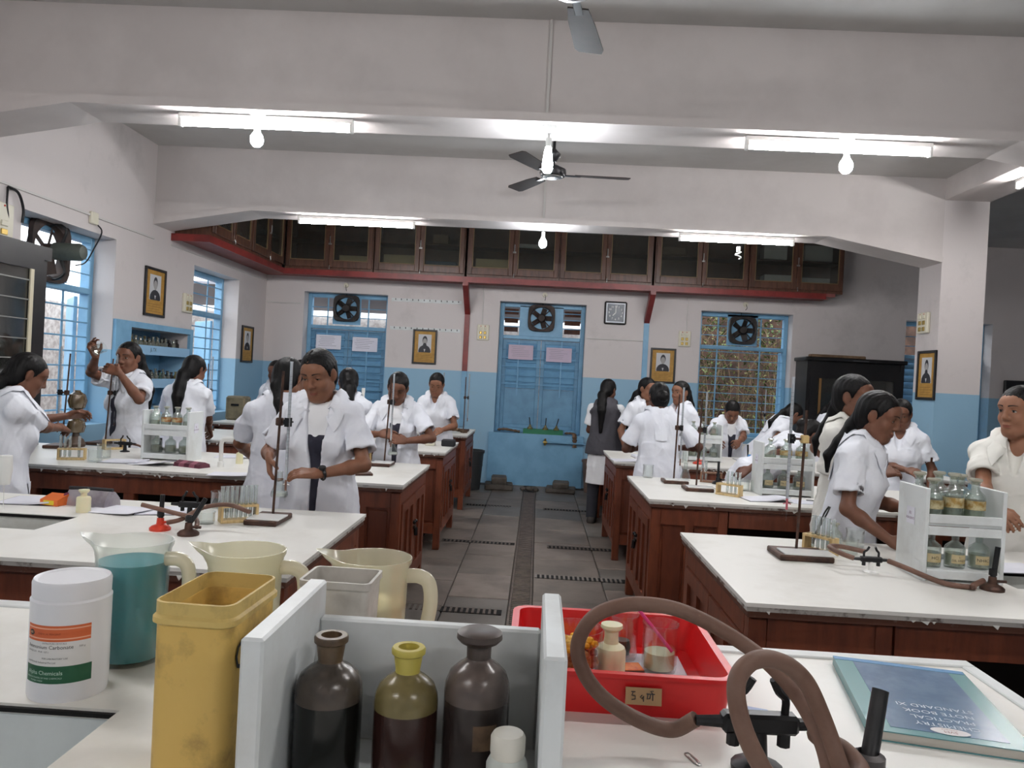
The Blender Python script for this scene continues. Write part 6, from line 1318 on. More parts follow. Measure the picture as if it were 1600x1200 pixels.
def person(label, x, y, face, height=1.53, lean=0, twist=0, side=0, head=(0, 12, 0), hands=(None, None), poles=(None, None), fdir=(None, None), palm=(None, None), curl=(40, 40),
           coat='closed', hair='ponytail', tail=(0, -.05), sk=0, vox=.007, vest=VESTM, eye=.45, group='students in the laboratory', parting=None, garment=COATM, watch=False, tie=False, legs=True, sleeve=.72, wrinkle=1.0, z0=0.0, hipback=0.0):
    """face: heading of the chest in degrees, 0 = away from the photographer (+Y), positive turns towards -X"""
    t = thing('person', label, 'person', (x, y, z0), face*D2R, group); s = height/1.585; rng = np.random.RandomState(int(abs(x*1000)+abs(y*77)) % 9999)
    Rw = rot3('Z', -face*D2R)
    def loc(p): return Rw @ (np.array(p, float)-np.array([x, y, z0]))
    RT = rot3('Z', twist*D2R) @ rot3('X', -lean*D2R) @ rot3('Y', side*D2R); pel = np.array([0, -hipback, .885*s])
    def tp(a, b, c): return pel + RT @ (np.array([a, b, c])*s)
    fw, up, rt = RT @ np.array([0, 1, 0]), RT @ np.array([0, 0, 1]), RT @ np.array([1, 0, 0])
    RH = RT @ rot3('Z', head[0]*D2R) @ rot3('X', -head[1]*D2R) @ rot3('Y', head[2]*D2R); nb = tp(0, -.012, .425); hc = nb + (RT @ rot3('X', -head[1]*.5*D2R)) @ np.array([0, .022, .062])*s + RH @ np.array([0, .012, .088])*s
    def hp(a, b, c): return hc + RH @ (np.array([a, b, c])*s)
    arms = []
    for i, sd in enumerate((1, -1)):
        S = tp(sd*.152, -.008, .368); La, Lb = .262*s, .232*s
        if hands[i] is None: W = S + (RT @ np.array([sd*.07, .03, 0]))*s + np.array([0, .02, -.455])*s
        else: W = loc(hands[i])
        v = W-S; L = np.linalg.norm(v); mx = (La+Lb)*.985
        if L > mx: W = S+v*mx/L; v = W-S; L = mx
        pole = np.array(poles[i] if poles[i] is not None else [sd*.55, -.55, -.75]); pole = RT @ pole
        ca = (La*La+L*L-Lb*Lb)/(2*La*L); ca = max(-1, min(1, ca)); u = v/L; w = pole-u*(pole@u); w /= np.linalg.norm(w); E = S+u*La*ca+w*La*math.sqrt(max(0, 1-ca*ca))
        fd = (W-E)/np.linalg.norm(W-E) if fdir[i] is None else Rw @ np.array(fdir[i], float); fd = fd/np.linalg.norm(fd)
        pn = np.array([-sd*.7, 0, -.7]) if palm[i] is None else Rw @ np.array(palm[i], float); pn = pn-fd*(pn@fd); pn /= np.linalg.norm(pn)
        arms.append((S, E, W, fd, pn, sd))
    # ---- skin: head, neck, shoulders, arms and hands as one surface
    pts = [hp(0, 0, .13), hp(0, .13, -.14), hp(0, -.12, 0), hp(.1, 0, 0), hp(-.1, 0, 0), tp(0, 0, .2)] + [q for a in arms for q in (a[0], a[1], a[2], a[2]+a[3]*.2, a[2]+a[3]*.1+a[4]*.1)]
    lo, hi = np.min(pts, 0)-.07, np.max(pts, 0)+.07; B = Field(lo, hi, vox); E_ = lambda a, b, c: RH
    B.cone(tp(0, -.01, .38), hp(0, -.022, -.055), .050*s, .046*s, .02); B.cone(tp(-.13, -.008, .365), tp(.13, -.008, .365), .03*s, .03*s, .02); B.cone(tp(0, 0, .36), tp(0, 0, .22), .09*s, .08*s, .04, fw, .7)
    sc = lambda *r: np.array(r)*s
    B.ell(hp(0, -.012, .022), RH, sc(.073, .093, .087), .0); B.ell(hp(0, .022, -.045), RH, sc(.056, .066, .078), .03); B.ell(hp(0, .052, -.100), RH, sc(.026, .026, .022), .03); B.ell(hp(0, .058, .035), RH, sc(.052, .028, .034), .03)
    for q in (-1, 1):
        B.ell(hp(q*.036, .052, -.036), RH, sc(.024, .026, .026), .02); B.cone(hp(q*.012, .080, .024), hp(q*.046, .066, .025), .0085*s, .0075*s, .014); B.ell(hp(q*.031, .080, .005), RH, sc(.014, .012, .009), .012, 's'); B.ell(hp(q*.031, .0655, .004), RH, sc(.0165, .0165, .0145), .006)
        B.ell(hp(q*.0115, .092, -.036), RH, sc(.0085, .0095, .0075), .007); B.ell(hp(q*.074, -.006, -.006), RH @ rot3('Z', q*.5), sc(.008, .020, .031), .006); B.cone(hp(q*.05, .0, -.065), hp(q*.02, .052, -.10), .02*s, .018*s, .03)
    B.cone(hp(0, .086, .014), hp(0, .101, -.026), .0072*s, .0095*s, .010); B.ell(hp(0, .1015, -.030), RH, sc(.0105, .010, .009), .007)
    B.ell(hp(0, .0865, -.0625), RH, sc(.021, .0085, .0055), .006); B.ell(hp(0, .0850, -.0735), RH, sc(.0185, .0088, .0062), .006); B.cone(hp(-.02, .0955, -.068), hp(.02, .0955, -.068), .0022*s, .0022*s, 0, op='s')
    for (S, E, W, fd, pn, sd) in arms:
        B.cone(S, E, .034*s, .033*s, .02); m = E+(W-E)*.3; B.cone(E, m, .034*s, .0345*s, .015); B.cone(m, W, .0345*s, .0225*s, .015, pn, .88); lt = np.cross(fd, pn); hand_k = .007
        c_ = curl[0 if sd > 0 else 1]*D2R; inward = lt if (lt @ (np.array([0, 0, 1]))) > 0 else -lt   # thumb side points up
        kn = [W+fd*.078*s+inward*o*s-pn*.002 for o in (.030, .010, -.010, -.029)]
        for q in kn: B.cone(W+fd*.012*s+(q-W-fd*.078*s)*.55, q, .0145*s, .0112*s, .010)
        for q, Lf in zip(kn, (.070, .078, .073, .058)):
            p = q.copy(); d = fd.copy(); r_ = .0092*s; cc = c_*rng.uniform(.85, 1.15)
            for seg, fr in enumerate((.45, .31, .24)):
                an = cc*(.75, 1.0, .8)[seg]; d = d*math.cos(an)+np.cross(np.cross(fd, pn), d)*0+0; 
                if seg == 0: ang = an
                else: ang += an
                d = fd*math.cos(ang)+pn*math.sin(ang); e = p+d*Lf*fr*s; B.cone(p, e, r_, r_*.88, .004); p = e; r_ *= .88
        p = W+fd*.022*s+inward*.026*s; d = fd*.62+inward*.62+pn*.5; d /= np.linalg.norm(d); e = p+d*.038*s; B.cone(W+fd*.01*s+inward*.01*s, p, .015*s, .0145*s, .012); B.cone(p, e, .0125*s, .0108*s, .008); d2 = fd*.85+pn*.5+inward*.05; d2 /= np.linalg.norm(d2); B.cone(e, e+d2*.032*s, .0105*s, .0082*s, .004)
    def face_at(a, c):
        prev = None
        for b in np.arange(.135, .03, -.0015):
            v = B.sample(hp(a, b, c))
            if v < 0: return b + .0015*(v/(v-prev) if prev is not None and prev > v else 0) - 0
            prev = v
        return .06
    extra = []
    if eye is not None:
        o_ = .0016
        for q in (-1, 1):
            ys = .0655; r_ = .0172; n = 8; ev = []; ef = []; top = []
            for k in range(n+1):
                a = (-1+2*k/n); hgt = math.sqrt(max(0, 1-a*a)); th = a*.80; zt = (-.006+.0066*eye*hgt*1.25+.002*eye); zb = (-.006-.0040*hgt*min(1, eye+.25)); zt = max(zt, zb+.0005)
                for z in (zb, zt):
                    yy = math.sqrt(max(1e-6, r_*r_-(r_*math.sin(th)*.95)**2-(z-.0)**2)); ev.append(hp(q*.031+r_*math.sin(th), ys+yy+.0006, .004+z))
                top.append((q*.031+r_*math.sin(th)*1.03, ys+math.sqrt(max(1e-6, r_*r_-(r_*math.sin(th)*.95)**2-zt**2))+.0012, .004+zt))
            for k in range(n): ef.append((2*k, 2*k+2, 2*k+3, 2*k+1))
            extra.append((ev, ef, 1))
            iv = []; zt = -.006+.0085*eye+.0015; zb = -.006-.0040*min(1, eye+.25); zc_ = (zt+zb)/2
            for k in range(12): a = 2*math.pi*k/12; zz = min(zt, max(zb, zc_+.0006+.0058*math.sin(a))); xx = .0056*math.cos(a); iv.append(hp(q*.031+xx, ys+math.sqrt(r_*r_-xx*xx-zz*zz)+.0011, .004+zz))
            extra.append((iv, [tuple(range(12))], 2))
            lv = []; lf_ = []
            for (a, b, c) in top: lv += [hp(a, b, c-.0004), hp(a, b+.0006, c+.0021)]
            for k in range(n): lf_.append((2*k, 2*k+2, 2*k+3, 2*k+1))
            extra.append((lv, lf_, 2))
            bv = []; bf = []
            for k in range(7):
                u = k/6; a = q*(.012+.038*u); c = .0245+.0060*math.sin(u*2.3)-.004*u; w_ = .0032*(1-u*.75)
                for cc in (c-w_, c+w_): bv.append(hp(a, face_at(a, cc)+.0012, cc))
            for k in range(6): bf.append((2*k, 2*k+2, 2*k+3, 2*k+1))
            extra.append((bv, bf, 3))
        lv = []; lf_ = []
        for k in range(9):
            u = -1+k/4; a = .0225*u; cu_ = .0045*(1-u*u)+.0012*(1 if 0 < abs(u) < .6 else 0)
            for c in (-.0685-.0080*(1-u*u)-.0005, -.0685-.0002, -.0685+cu_+.0005): lv.append(hp(a, face_at(a, c)+.0009, c))
        for k in range(8):
            for j in (0, 1): lf_.append((3*k+j, 3*k+3+j, 3*k+4+j, 3*k+1+j))
        extra.append((lv, lf_, 4))
    V, F = B.net(); field_object('body', V, F, None, t, extra, [skin_mat(sk, SK[sk]), EYEW, EYED, BROWM, LIPM[sk]])
    # ---- hair
    hpts = [hp(0, 0, .14), hp(.12, 0, -.1), hp(-.12, 0, -.1), hp(0, .13, 0), hp(0, -.15, -.1)]; chain = []
    if hair in ('ponytail', 'braid', 'long', 'low'):
        tx, ty = tail; p0 = hp(0, -.085, .03 if hair == 'ponytail' else -.050); p1 = hp(tx*.35, -.118 if hair == 'ponytail' else -.100, .0 if hair == 'ponytail' else -.085); Lh = {'ponytail': .30, 'braid': .36, 'long': .42, 'low': .15}[hair]*s
        bk = -fw*.0; base = tp(tx, -.122+ty*.5, .33); p2 = (p1+base)*.5+np.array([0, 0, -.01]); p2 = p2 - fw*.01; p3 = base - fw*.01; p4 = p3 + np.array([0, 0, -1.0])*Lh*.55 - fw*(-.02)*0
        rr = {'ponytail': (.026, .034, .036, .034, .012), 'braid': (.03, .028, .024, .021, .010), 'long': (.045, .050, .050, .044, .018), 'low': (.034, .028, .023, .019, .008)}[hair]; chain = [p0, p1, p2, p3, p4]; hpts += chain
    hv = max(vox, .0055); H = Field(np.min(hpts, 0)-.06, np.max(hpts, 0)+.06, hv)
    H.ell(hp(0, -.016, .024), RH, sc(.0825, .1025, .0965), 0); H.ell(hp(0, -.045, -.03), RH, sc(.072, .066, .075), .02)
    X, Y, Z = H.coords(); px, py, pz = X-hc[0], Y-hc[1], Z-hc[2]; qx = (px*RH[0, 0]+py*RH[1, 0]+pz*RH[2, 0])/s; qy = (px*RH[0, 1]+py*RH[1, 1]+pz*RH[2, 1])/s; qz = (px*RH[0, 2]+py*RH[1, 2]+pz*RH[2, 2])/s
    yh = np.interp(qz, [-.14, -.06, -.03, .0, .03, .055, .072, .088], [-.05, -.012, .010, .026, .040, .056, .078, .13]).astype(np.float32); H.D = np.maximum(H.D, (qy-yh)*.7*s); H.D = np.maximum(H.D, (-.095-qz)*s)
    for q in (-1, 1): H.ell(hp(q*.083, -.002, -.008), RH, sc(.020, .025, .036), .006, 's')
    if parting is not None:
        g = np.abs(qx-parting-.0*qy)-.0025; gd = np.maximum(g, -(qz-.05))*s; gd = np.maximum(gd, (.084-np.sqrt((qx/.85)**2+qy**2+(qz-.024)**2))*s*.0+np.maximum(g, -.02-qy)*s); H.D = np.maximum(H.D, -gd*1.0-(.006*0))
    for k in range(len(chain)-1): H.cone(chain[k], chain[k+1], rr[k]*s, rr[k+1]*s, .02)
    if hair == 'bun': H.ell(hp(0, -.115, -.02), RH, sc(.048, .04, .045), .01)
    ph = rng.uniform(0, 6, 3); ang_ = np.arctan2(qx, -qy+.05); H.D = H.D+(.0012*np.sin(ang_*34+qz*25+ph[0])+.0006*np.sin(ang_*71+ph[1])).astype(np.float32)
    V, F = H.net(); field_object('hair', V, F, HAIRM, t)
    if hair in ('ponytail', 'braid'): MB().tube([p1+RH @ (np.array([.028*math.cos(a*math.pi/6), .028*math.sin(a*math.pi/6), 0])*s) for a in range(12)], .006, 6, closed=True).build('hair_band', BLK, t)
    # ---- clothes
    cv = max(vox, .0065)
    def torso(Fd, off, bottom, skirt=True, kk=.04, upper=True):
        o = off
        Fd.cone(tp(0, 0, .33), tp(0, 0, .12), (.142+o)*s, (.128+o)*s, kk, fw, .70); Fd.cone(tp(0, 0, .12), tp(0, .0, -.10), (.130+o)*s, (.160+o)*s, kk, fw, .76)
        if upper:
            for q in (-1, 1): Fd.cone(tp(0, -.012, .392), tp(q*.142, -.010, .360), (.044+o)*s, (.040+o)*s, kk)
        for q in (-1, 1): Fd.ell(tp(q*.062, .068, .225), RT, sc(.058+o, .045+o, .056+o), .045)
        if bottom < -.1:
            # skirt of the garment hangs straight down from the hips
            p = pel+RT @ (np.array([0, 0, -.08])*s); e = p+np.array([0, 0, bottom+.08])*s; f0 = np.array([0, 1.0, 0]); Fd.cone(p, e, (.160+o)*s, (.186+o)*s, .05, f0, .74)
    bot = {'closed': -.36, 'open': -.36, 'vest': -.10}[coat]; gpts = [tp(.25, .16, .46), tp(-.25, .16, .46), tp(0, -.18, .46), tp(.2, .1, -.1), tp(-.2, -.1, -.1), pel+np.array([.25, .22, bot*s-.02]), pel+np.array([-.25, -.22, bot*s-.02])] + [q for a in arms for q in (a[0]+.09, a[0]-.09, a[1]+.1, a[1]-.1)]
    glo, ghi = np.min(gpts, 0)-.02, np.max(gpts, 0)+.02
    def sleeves(G, o, part):
        for (S, E, W, fd, pn, sd) in arms:
            d = (E-S); Ln = np.linalg.norm(d); d = d/Ln; e = S+d*Ln*part; R = (.074+o)*s
            r = G.reg(np.minimum(S, e)-R-.05, np.maximum(S, e)+R+.05)
            sl, (X, Y, Z) = r; tt = (X-S[0])*d[0]+(Y-S[1])*d[1]+(Z-S[2])*d[2]; px, py, pz = X-S[0]-tt*d[0], Y-S[1]-tt*d[1], Z-S[2]-tt*d[2]; rad = np.sqrt(px*px+py*py+pz*pz); u = np.clip(tt/(Ln*part), 0, 1)
            rr2 = np.sqrt(rad*rad+np.minimum(tt, 0)**2); dd = rr2-((.047+o)+.023*np.clip(u, 0, 1)**.8)*s; dd = np.maximum(dd, tt-Ln*part)
            inner = rad-(.052+o)*s; dd = np.maximum(dd, -np.maximum(inner, (Ln*part-.03)-tt)); A = G.D[sl]; k = .03; h = np.maximum(k-np.abs(A-dd), 0)/k; far = np.clip(1-u*1.3, 0, 1); G.D[sl] = np.minimum(A, dd)-h*h*k*.25*far
    def folds(G, amp):
        X, Y, Z = G.coords(); w = np.float32(0)
        for k in range(7):
            kv = rng.normal(size=3); kv[2] *= .45; kv = kv/np.linalg.norm(kv)*rng.uniform(34, 88); w = w+np.sin(kv[0]*X+kv[1]*Y+kv[2]*Z+rng.uniform(0, 6.3)+1.5*np.sin(9*Z+rng.uniform(0, 6)+6*X))/(1+k*.22)
        for k in range(4):
            kv = rng.normal(size=3); kv[2] *= .7; kv = kv/np.linalg.norm(kv)*rng.uniform(18, 34); w = w-1.5*(1-np.abs(np.sin(kv[0]*X+kv[1]*Y+kv[2]*Z+rng.uniform(0, 6.3)+.8*np.sin(14*Z+11*X+rng.uniform(0, 6)))))**6
        th = np.arctan2(X-pel[0], Y-pel[1]); dn = np.clip((pel[2]+.12*s-Z)/.4, 0, 1); G.D = (G.D+amp*.0026*w+amp*.006*dn*np.sin(th*9+ph[2]+4*Z)).astype(np.float32)
    neck_cut = lambda G: (G.cone(tp(0, .02, .47), hp(0, 0, -.02), .066*s, .075*s, 0, op='s'))
    G = Field(glo, ghi, cv)
    if coat == 'vest':
        torso(G, .026, -.30, kk=.03); folds(G, .6*wrinkle); neck_cut(G); G.cone(tp(.17, -.01, .39), tp(.26, 0, .36), .075*s, .09*s, 0, op='s'); G.cone(tp(-.17, -.01, .39), tp(-.26, 0, .36), .075*s, .09*s, 0, op='s'); V, F = G.net(); field_object('vest', V, F, vest, t)
        K = Field(glo-np.array([0, 0, .3]), ghi, cv); torso(K, -.004, -.48, kk=.03); sleeves(K, -.004, sleeve); folds(K, .7*wrinkle); neck_cut(K); V, F = K.net(); field_object('shirt', V, F, SHIRTM, t)
    else:
        torso(G, .022, bot); sleeves(G, .0, sleeve); folds(G, wrinkle); neck_cut(G)
        G.cone(tp(0, .075, .42), tp(0, .13, .28), .045*s, .012*s, 0, op='s')
        if coat == 'open':
            X, Y, Z = G.coords(); qx_ = ((X-pel[0])*rt[0]+(Y-pel[1])*rt[1]+(Z-pel[2])*rt[2])/s; qy_ = ((X-pel[0])*fw[0]+(Y-pel[1])*fw[1]+(Z-pel[2])*fw[2])/s; qz_ = ((X-pel[0])*up[0]+(Y-pel[1])*up[1]+(Z-pel[2])*up[2])/s
            wd = np.interp(qz_, [-.5, -.1, .1, .2, .32, .45], [.035, .016, .022, .034, .048, .055]).astype(np.float32); cut = np.maximum(np.abs(qx_+.01)-wd, .0-qy_)*s; G.D = np.maximum(G.D, -cut)
        V, F = G.net(); field_object('lab_coat' if garment is COATM else 'shirt', V, F, garment, t)
        # turned-down collar lying on the shoulders, two pointed leaves
        wide = 1.25 if coat == 'open' else 1.0
        for q in (-1, 1):
            rows = [[], [], [], []]; n = 12
            def drop(xx, yy, z=.56):
                while z > .2 and G.sample(tp(xx, yy, z)) > 0: z -= .0025
                return z
            def push(xx, zz, b=.24):
                while b > .0 and G.sample(tp(xx, b, zz)) > 0: b -= .0025
                return b
            for k in range(n+1):
                u = k/n; a = math.pi*u*.88; sn, cn_ = math.sin(a), math.cos(a); wv = (.034+.026*max(0, u-.4)/.6)*wide
                mid = np.array([q*.078*sn, -.016-.080*cn_, 0.0]); zs = drop(mid[0], mid[1]); ideal = .462-.075*u**1.5
                if u < .72: mid[2] = max(ideal, zs+.016)
                else: mid[2] = ideal; mid[1] = max(mid[1], push(mid[0], ideal)+.010)
                inn = np.array([q*.064*sn, mid[1]+.014*cn_, mid[2]-.012])
                out = np.array([q*(.078*sn+wv*(.85*math.sin(a*.8)+.22*u)), -.016-.080*cn_-wv*max(0, cn_)*.9, 0.0])
                if u < .6: out[2] = min(drop(out[0], out[1])+.012, mid[2]-.012)
                else: out[2] = mid[2]-.018-.060*wide*((u-.6)/.4)**1.2; out[1] = push(out[0], out[2])+.012
                m2 = (mid+out)*.5+np.array([q*.004*sn, -.004*cn_, .006])
                if u >= .6: m2[1] = max(m2[1], push(m2[0], m2[2])+.012)
                for r_, p in zip(rows, (inn, mid, m2, out)): r_.append(tuple(tp(*p)))
            vs = [p for r_ in rows for p in r_]; fs = [(j*(n+1)+k, j*(n+1)+k+1, (j+1)*(n+1)+k+1, (j+1)*(n+1)+k) for j in range(3) for k in range(n)]
            MB().add(vs, fs).build('collar', garment, t, ang=80)
        if vox < .0066 or coat == 'open':
            for (px0, px1, pz0, pz1) in ((.045, .135, -.17, -.03), (-.135, -.045, -.17, -.03)):
                n = 6; vs = []
                for j in range(n+1):
                    for i in range(n+1):
                        a_ = px0+(px1-px0)*i/n; z_ = pz0+(pz1-pz0)*j/n; b_ = .24
                        while b_ > .02 and G.sample(tp(a_, b_, z_)) > 0: b_ -= .002
                        vs.append(tuple(tp(a_, b_+(.0055 if 0 < j else .003), z_)))
                MB().add(vs, [(j*(n+1)+i, j*(n+1)+i+1, (j+1)*(n+1)+i+1, (j+1)*(n+1)+i) for j in range(n) for i in range(n)]).build('pocket', garment, t, ang=80)
        if coat == 'open':
            K = Field(glo, ghi, max(cv, .008)); torso(K, -.002, -.34, kk=.035); neck_cut(K); 
            for q in (-1, 1):
                ch = [(0, -.062, .440), (q*.055, -.02, .432), (q*.055, .045, .395), (q*.022, .085, .35)]
                for k in range(3): K.cone(tp(*ch[k]), tp(*ch[k+1]), .011*s, .011*s, .006)
            V, F = K.net(); field_object('shirt', V, F, SHIRTM, t)
            K = Field(glo, ghi, max(cv, .008)); torso(K, .003, -.34, kk=.035); K.cone(tp(0, .02, .5), tp(0, .12, .26), .13*s, .012*s, 0, op='s'); K.D = np.maximum(K.D, 0*K.D + (K.coords()[2]-(pel[2]+.27*s))); V, F = K.net(); field_object('vest', V, F, vest, t)
    if tie:
        tv = []; 
        for k in range(9):
            u = k/8; z = .345-.36*u; wd = .010+.020*min(1, u*1.2); b = .20
            while b > .04 and G.sample(tp(0, b, z)) > 0: b -= .002
            tv.append((wd if k < 8 else .002, b+.006, z))
        vs = []; fs = []
        for (wd, b, z) in tv: vs += [tp(-wd, b, z), tp(wd, b, z), tp(wd, b-.012, z), tp(-wd, b-.012, z)]
        for k in range(8):
            for j in range(4): fs.append((4*k+j, 4*k+(j+1) % 4, 4*k+4+(j+1) % 4, 4*k+4+j))
        fs += [(3, 2, 1, 0), (32, 33, 34, 35)]
        MB().add([tuple(v) for v in vs], fs).build('tie', VESTM, t)
    if watch:
        S, E, W, fd, pn, sd = arms[1]; d = (W-E)/np.linalg.norm(W-E); c = W-d*.02; lt = np.cross(d, pn)
        MB().tube([tuple(c+(lt*.029*math.cos(a)+pn*.026*math.sin(a))) for a in np.arange(16)*math.pi/8], .0055, 6, closed=True, flat=1.6).build('wristwatch', mat('watch_black', (24, 24, 26), .3), t)
        MB().tube([tuple(c-pn*.024), tuple(c-pn*.033)], .016, 14).build('watch_face', mat('watch_black', (24, 24, 26), .3), t)
    if legs:
        for q in (-1, 1):
            hpz = pel+np.array([q*.085*s, 0, -.1*s]); kx = np.array([q*.095*s, .01, .46*s]); an = np.array([q*.095*s, -.02, .085*s])
            MB().tube([tuple(hpz), tuple((hpz+kx)/2), tuple(kx), tuple((kx+an)/2), tuple(an-np.array([0, 0, .03]))], [.09*s, .082*s, .07*s, .062*s, .058*s], 14).build('trouser_leg', TROU, t)
            MB(T(q*.095*s, .02, 0)).add(*rr_shell([(.075, .23, .035, 0), (.085, .24, .04, .02), (.08, .22, .038, .05), (.066, .12, .032, .085)])).build('shoe', SHOEM, t)
    return t
def PY(px, py, Y): q = at_y(px, py, Y); return (float(q[0]), float(q[1]), float(q[2]))
def PX(px, py, Y): q = at_y(px, py, Y); return float(q[0]), float(q[1])
# -- the class, one student at a time: chest heading, pose, hands on their tasks
x, y = PX(509, 600, 3.62)
person('girl in open white lab coat with wristwatch swirling a flask', x, y, 176, 1.535, lean=3, head=(-4, 17, 4), hands=(PY(421, 712, 3.47), PY(497, 741, 3.36)), poles=((.6, -.35, -.8), (-.8, -.2, -.6)), fdir=((.18, -.25, -.95), (-1, -.15, .02)), palm=((.9, .3, .2), (.1, .4, -.9)), curl=(34, 22), coat='open', hair='low', tail=(.0, .0), sk=0, vox=.0048, eye=.32, parting=.012, watch=True)
x, y = PX(205, 560, 5.60)
person('girl pouring from a beaker into a tall burette', x, y, 155, 1.56, head=(22, 4, 0), hands=(PY(150, 557, 5.28), PY(186, 582, 5.24)), poles=((.9, .1, -.45), (-.55, -.1, -.8)), fdir=((-.3, -.2, .9), (-.95, 0, .3)), palm=((.8, -.3, .3), (-.2, .9, -.3)), curl=(38, 26), coat='closed', hair='ponytail', tail=(-.05, 0), sk=1, vox=.006, eye=.35, tie=True)
x, y = PX(6, 600, 3.80)
person('girl in white at the left edge working with her back turned', x, y, -38, 1.45, lean=6, head=(-8, 18, 0), hands=(PY(100, 672, 4.22), PY(106, 650, 4.3)), poles=((.7, -.6, -.6), None), coat='closed', hair='low', tail=(.05, -.06), sk=1, vox=.0065, eye=.3)
x, y = PX(290, 600, 5.78)
person('girl seen from behind with thick ponytail beside the second left rack', x, y, -8, 1.50, lean=6, head=(-10, 14, 0), hands=(PY(330, 690, 6.25), PY(270, 690, 6.25)), coat='closed', hair='long', tail=(.0, 0), sk=1, vox=.008, eye=.3)
x, y = PX(434, 590, 7.55)
person('girl resting her hand on her cheek far behind the left benches', x, y, 165, 1.50, head=(10, 12, 0), hands=(None, PY(447, 590, 7.41)), fdir=(None, (0, 0, 1)), coat='closed', hair='low', sk=2, vox=.009, eye=.3)
x, y = PX(443, 610, 3.98)
person('girl turned away just behind the girl with wristwatch', x, y, 14, 1.50, lean=8, head=(-30, 16, 0), hands=(PY(440, 715, 4.32), PY(395, 715, 4.30)), poles=(None, (-.9, -.4, -.5)), coat='closed', hair='low', tail=(0, 0), sk=0, vox=.0075, eye=.3)
x, y = PX(474, 590, 7.80)
person('girl with dark hair hidden behind the others at the farthest left bench', x, y, 150, 1.52, head=(0, 10, 0), coat='closed', hair='low', sk=1, vox=.01, eye=.3)
x, y = PX(543, 620, 5.78)
person('girl with long black hair turned away behind the wristwatch girl', x, y, 10, 1.46, lean=4, head=(10, 14, 0), hands=(PY(570, 690, 6.1), PY(520, 690, 6.1)), coat='closed', hair='long', tail=(.0, 0), sk=1, vox=.009, eye=.3)
x, y = PX(624, 610, 5.60)
person('girl in open lab coat holding a flask under a burette at aisle end', x, y, 178, 1.46, lean=5, head=(4, 24, -6), hands=(PY(594, 678, 5.36), PY(634, 689, 5.36)), poles=((.9, -.2, -.5), (-.9, -.2, -.5)), fdir=((.9, -.2, .0), (-.9, -.2, .1)), palm=((.1, .8, -.4), (-.1, .8, -.4)), curl=(36, 36), coat='open', hair='low', sk=1, vox=.0062, eye=.2)
x, y = PX(684, 612, 7.60)
person('girl in white looking down at the third left bench', x, y, 170, 1.47, lean=4, head=(10, 20, -4), hands=(PY(662, 668, 7.3), PY(690, 672, 7.3)), coat='closed', hair='bun', sk=0, vox=.008, eye=.2)
x, y = PX(946, 650, 7.90)
person('girl in grey vest and trousers standing in the aisle with her back turned', x, y, -12, 1.49, lean=4, head=(-22, 10, 0), hands=(PY(985, 668, 8.1), PY(940, 680, 8.15)), coat='vest', vest=GREYV, hair='long', tail=(-.03, 0), sk=2, vox=.0075, eye=.3)
x, y = PX(1008, 615, 7.75)
person('girl with long side hair facing the girl in white coat', x, y, 205, 1.52, head=(10, 8, 0), coat='closed', hair='long', tail=(.10, .0), sk=0, vox=.0085, eye=.4)
x, y = PX(1033, 625, 5.80)
person('girl seen from behind in a long white coat at the right benches', x, y, 2, 1.47, lean=5, head=(6, 10, 0), hands=(PY(1062, 700, 6.02), PY(1003, 700, 6.02)), poles=((.8, -.5, -.5), (-.8, -.5, -.5)), coat='closed', hair='bun', sk=2, vox=.0068, eye=.3, sleeve=.80)
x, y = PX(1066, 620, 7.55)
person('girl with high ponytail in profile beside the girl in long coat', x, y, 118, 1.50, head=(12, 4, 0), coat='closed', hair='ponytail', tail=(.0, -.04), sk=0, vox=.008, eye=.5, garment=COATM)
x, y = PX(1138, 640, 7.55)
person('girl in open coat bowing her head before the barred window', x, y, 182, 1.38, lean=10, head=(-6, 34, 0), hands=(PY(1122, 697, 7.02), PY(1152, 699, 7.02)), poles=((.9, -.2, -.5), (-.9, -.2, -.5)), coat='open', hair='bun', sk=1, vox=.008, eye=.15)
x, y = PX(1188, 690, 7.70)
person('girl leaning over with a braid, farther of two bending girls', x, y, -80, 1.46, lean=34, head=(0, 16, 0), hands=(PY(1235, 705, 7.5), PY(1240, 705, 7.8)), coat='closed', hair='braid', tail=(.05, 0), sk=1, vox=.009, eye=None)
x, y = PX(1182, 700, 5.74)
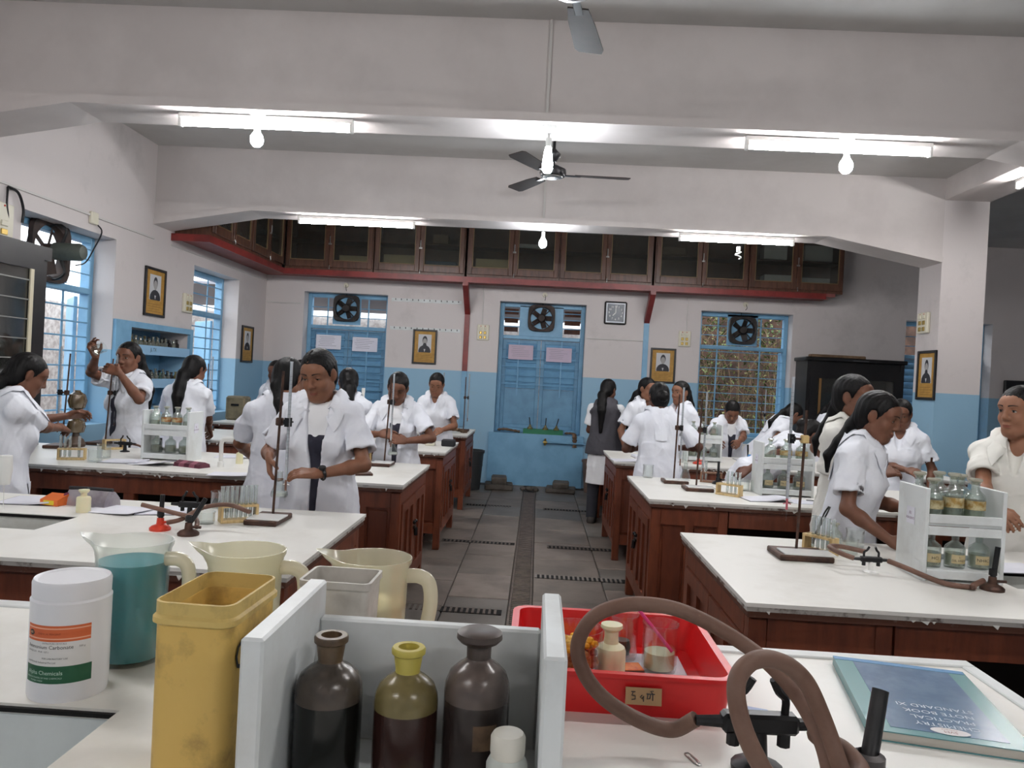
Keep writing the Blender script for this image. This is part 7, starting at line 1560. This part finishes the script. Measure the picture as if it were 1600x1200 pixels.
person('girl bending low over the bench behind the second right rack', x, y, -78, 1.46, lean=50, head=(0, 10, 0), hands=(PY(1165, 735, 5.5), PY(1250, 728, 5.65)), poles=((.3, -.5, -.8), None), coat='closed', hair='bun', sk=2, vox=.0078, eye=None, garment=COATM)
x, y = PX(1283, 650, 7.62)
person('girl in white bowing her head before the black cabinet', x, y, -112, 1.45, lean=10, head=(-6, 26, 0), hands=(PY(1310, 705, 7.4), None), coat='closed', hair='low', sk=0, vox=.0085, eye=.25)
x, y = PX(1325, 640, 3.98)
person('taller girl in cream white shirt behind the nearest right girl', x, y, -130, 1.545, head=(-8, 4, 0), hands=(PY(1370, 742, 3.9), PY(1330, 742, 4.25)), poles=((.5, -.7, -.5), (-.4, -.8, -.5)), coat='closed', hair='low', sk=1, vox=.0058, eye=.6, garment=SHIRTC)
x, y = PX(1332, 650, 3.58)
person('girl in profile reaching across the nearest right bench', x, y, -122, 1.475, lean=8, head=(-10, 10, 0), hands=(PY(1392, 846, 3.22), PY(1440, 800, 3.5)), poles=((.2, -.8, -.7), None), fdir=((.9, -.3, -.3), None), coat='closed', hair='low', tail=(.02, -.03), sk=1, vox=.005, eye=.45)
x, y = PX(1596, 660, 3.57)
person('girl at the right edge glancing sideways', x, y, 140, 1.52, head=(-26, 4, 0), hands=(PY(1560, 848, 3.12), None), fdir=((.2, -.9, -.3), None), coat='closed', hair='low', sk=3, vox=.0055, eye=.7, garment=SHIRTC)
x, y = PX(1408, 660, 5.75)
person('girl mostly hidden behind the girl in profile', x, y, 150, 1.44, head=(0, 16, 0), hands=(PY(1418, 735, 5.5), None), coat='closed', hair='long', tail=(.06, 0), sk=1, vox=.009, eye=.3)
# what they hold
q = PY(437, 757, 3.35); flask('conical flask held under the burette by the girl with wristwatch', q[0], q[1], q[2]-.055, .038, .11, LIQ)
q = PY(614, 700, 5.34); flask('conical flask held by the girl at the aisle end', q[0], q[1], q[2]-.05, .036, .10, LIQ)
q = PY(153, 549, 5.24); b_ = beaker('beaker tilted in the raised hand of the pouring girl', q[0], q[1], q[2], .036, .075); b_.rotation_euler = (0, math.radians(65), 0); b_.location = (q[0]-.03, q[1], q[2]+.0)
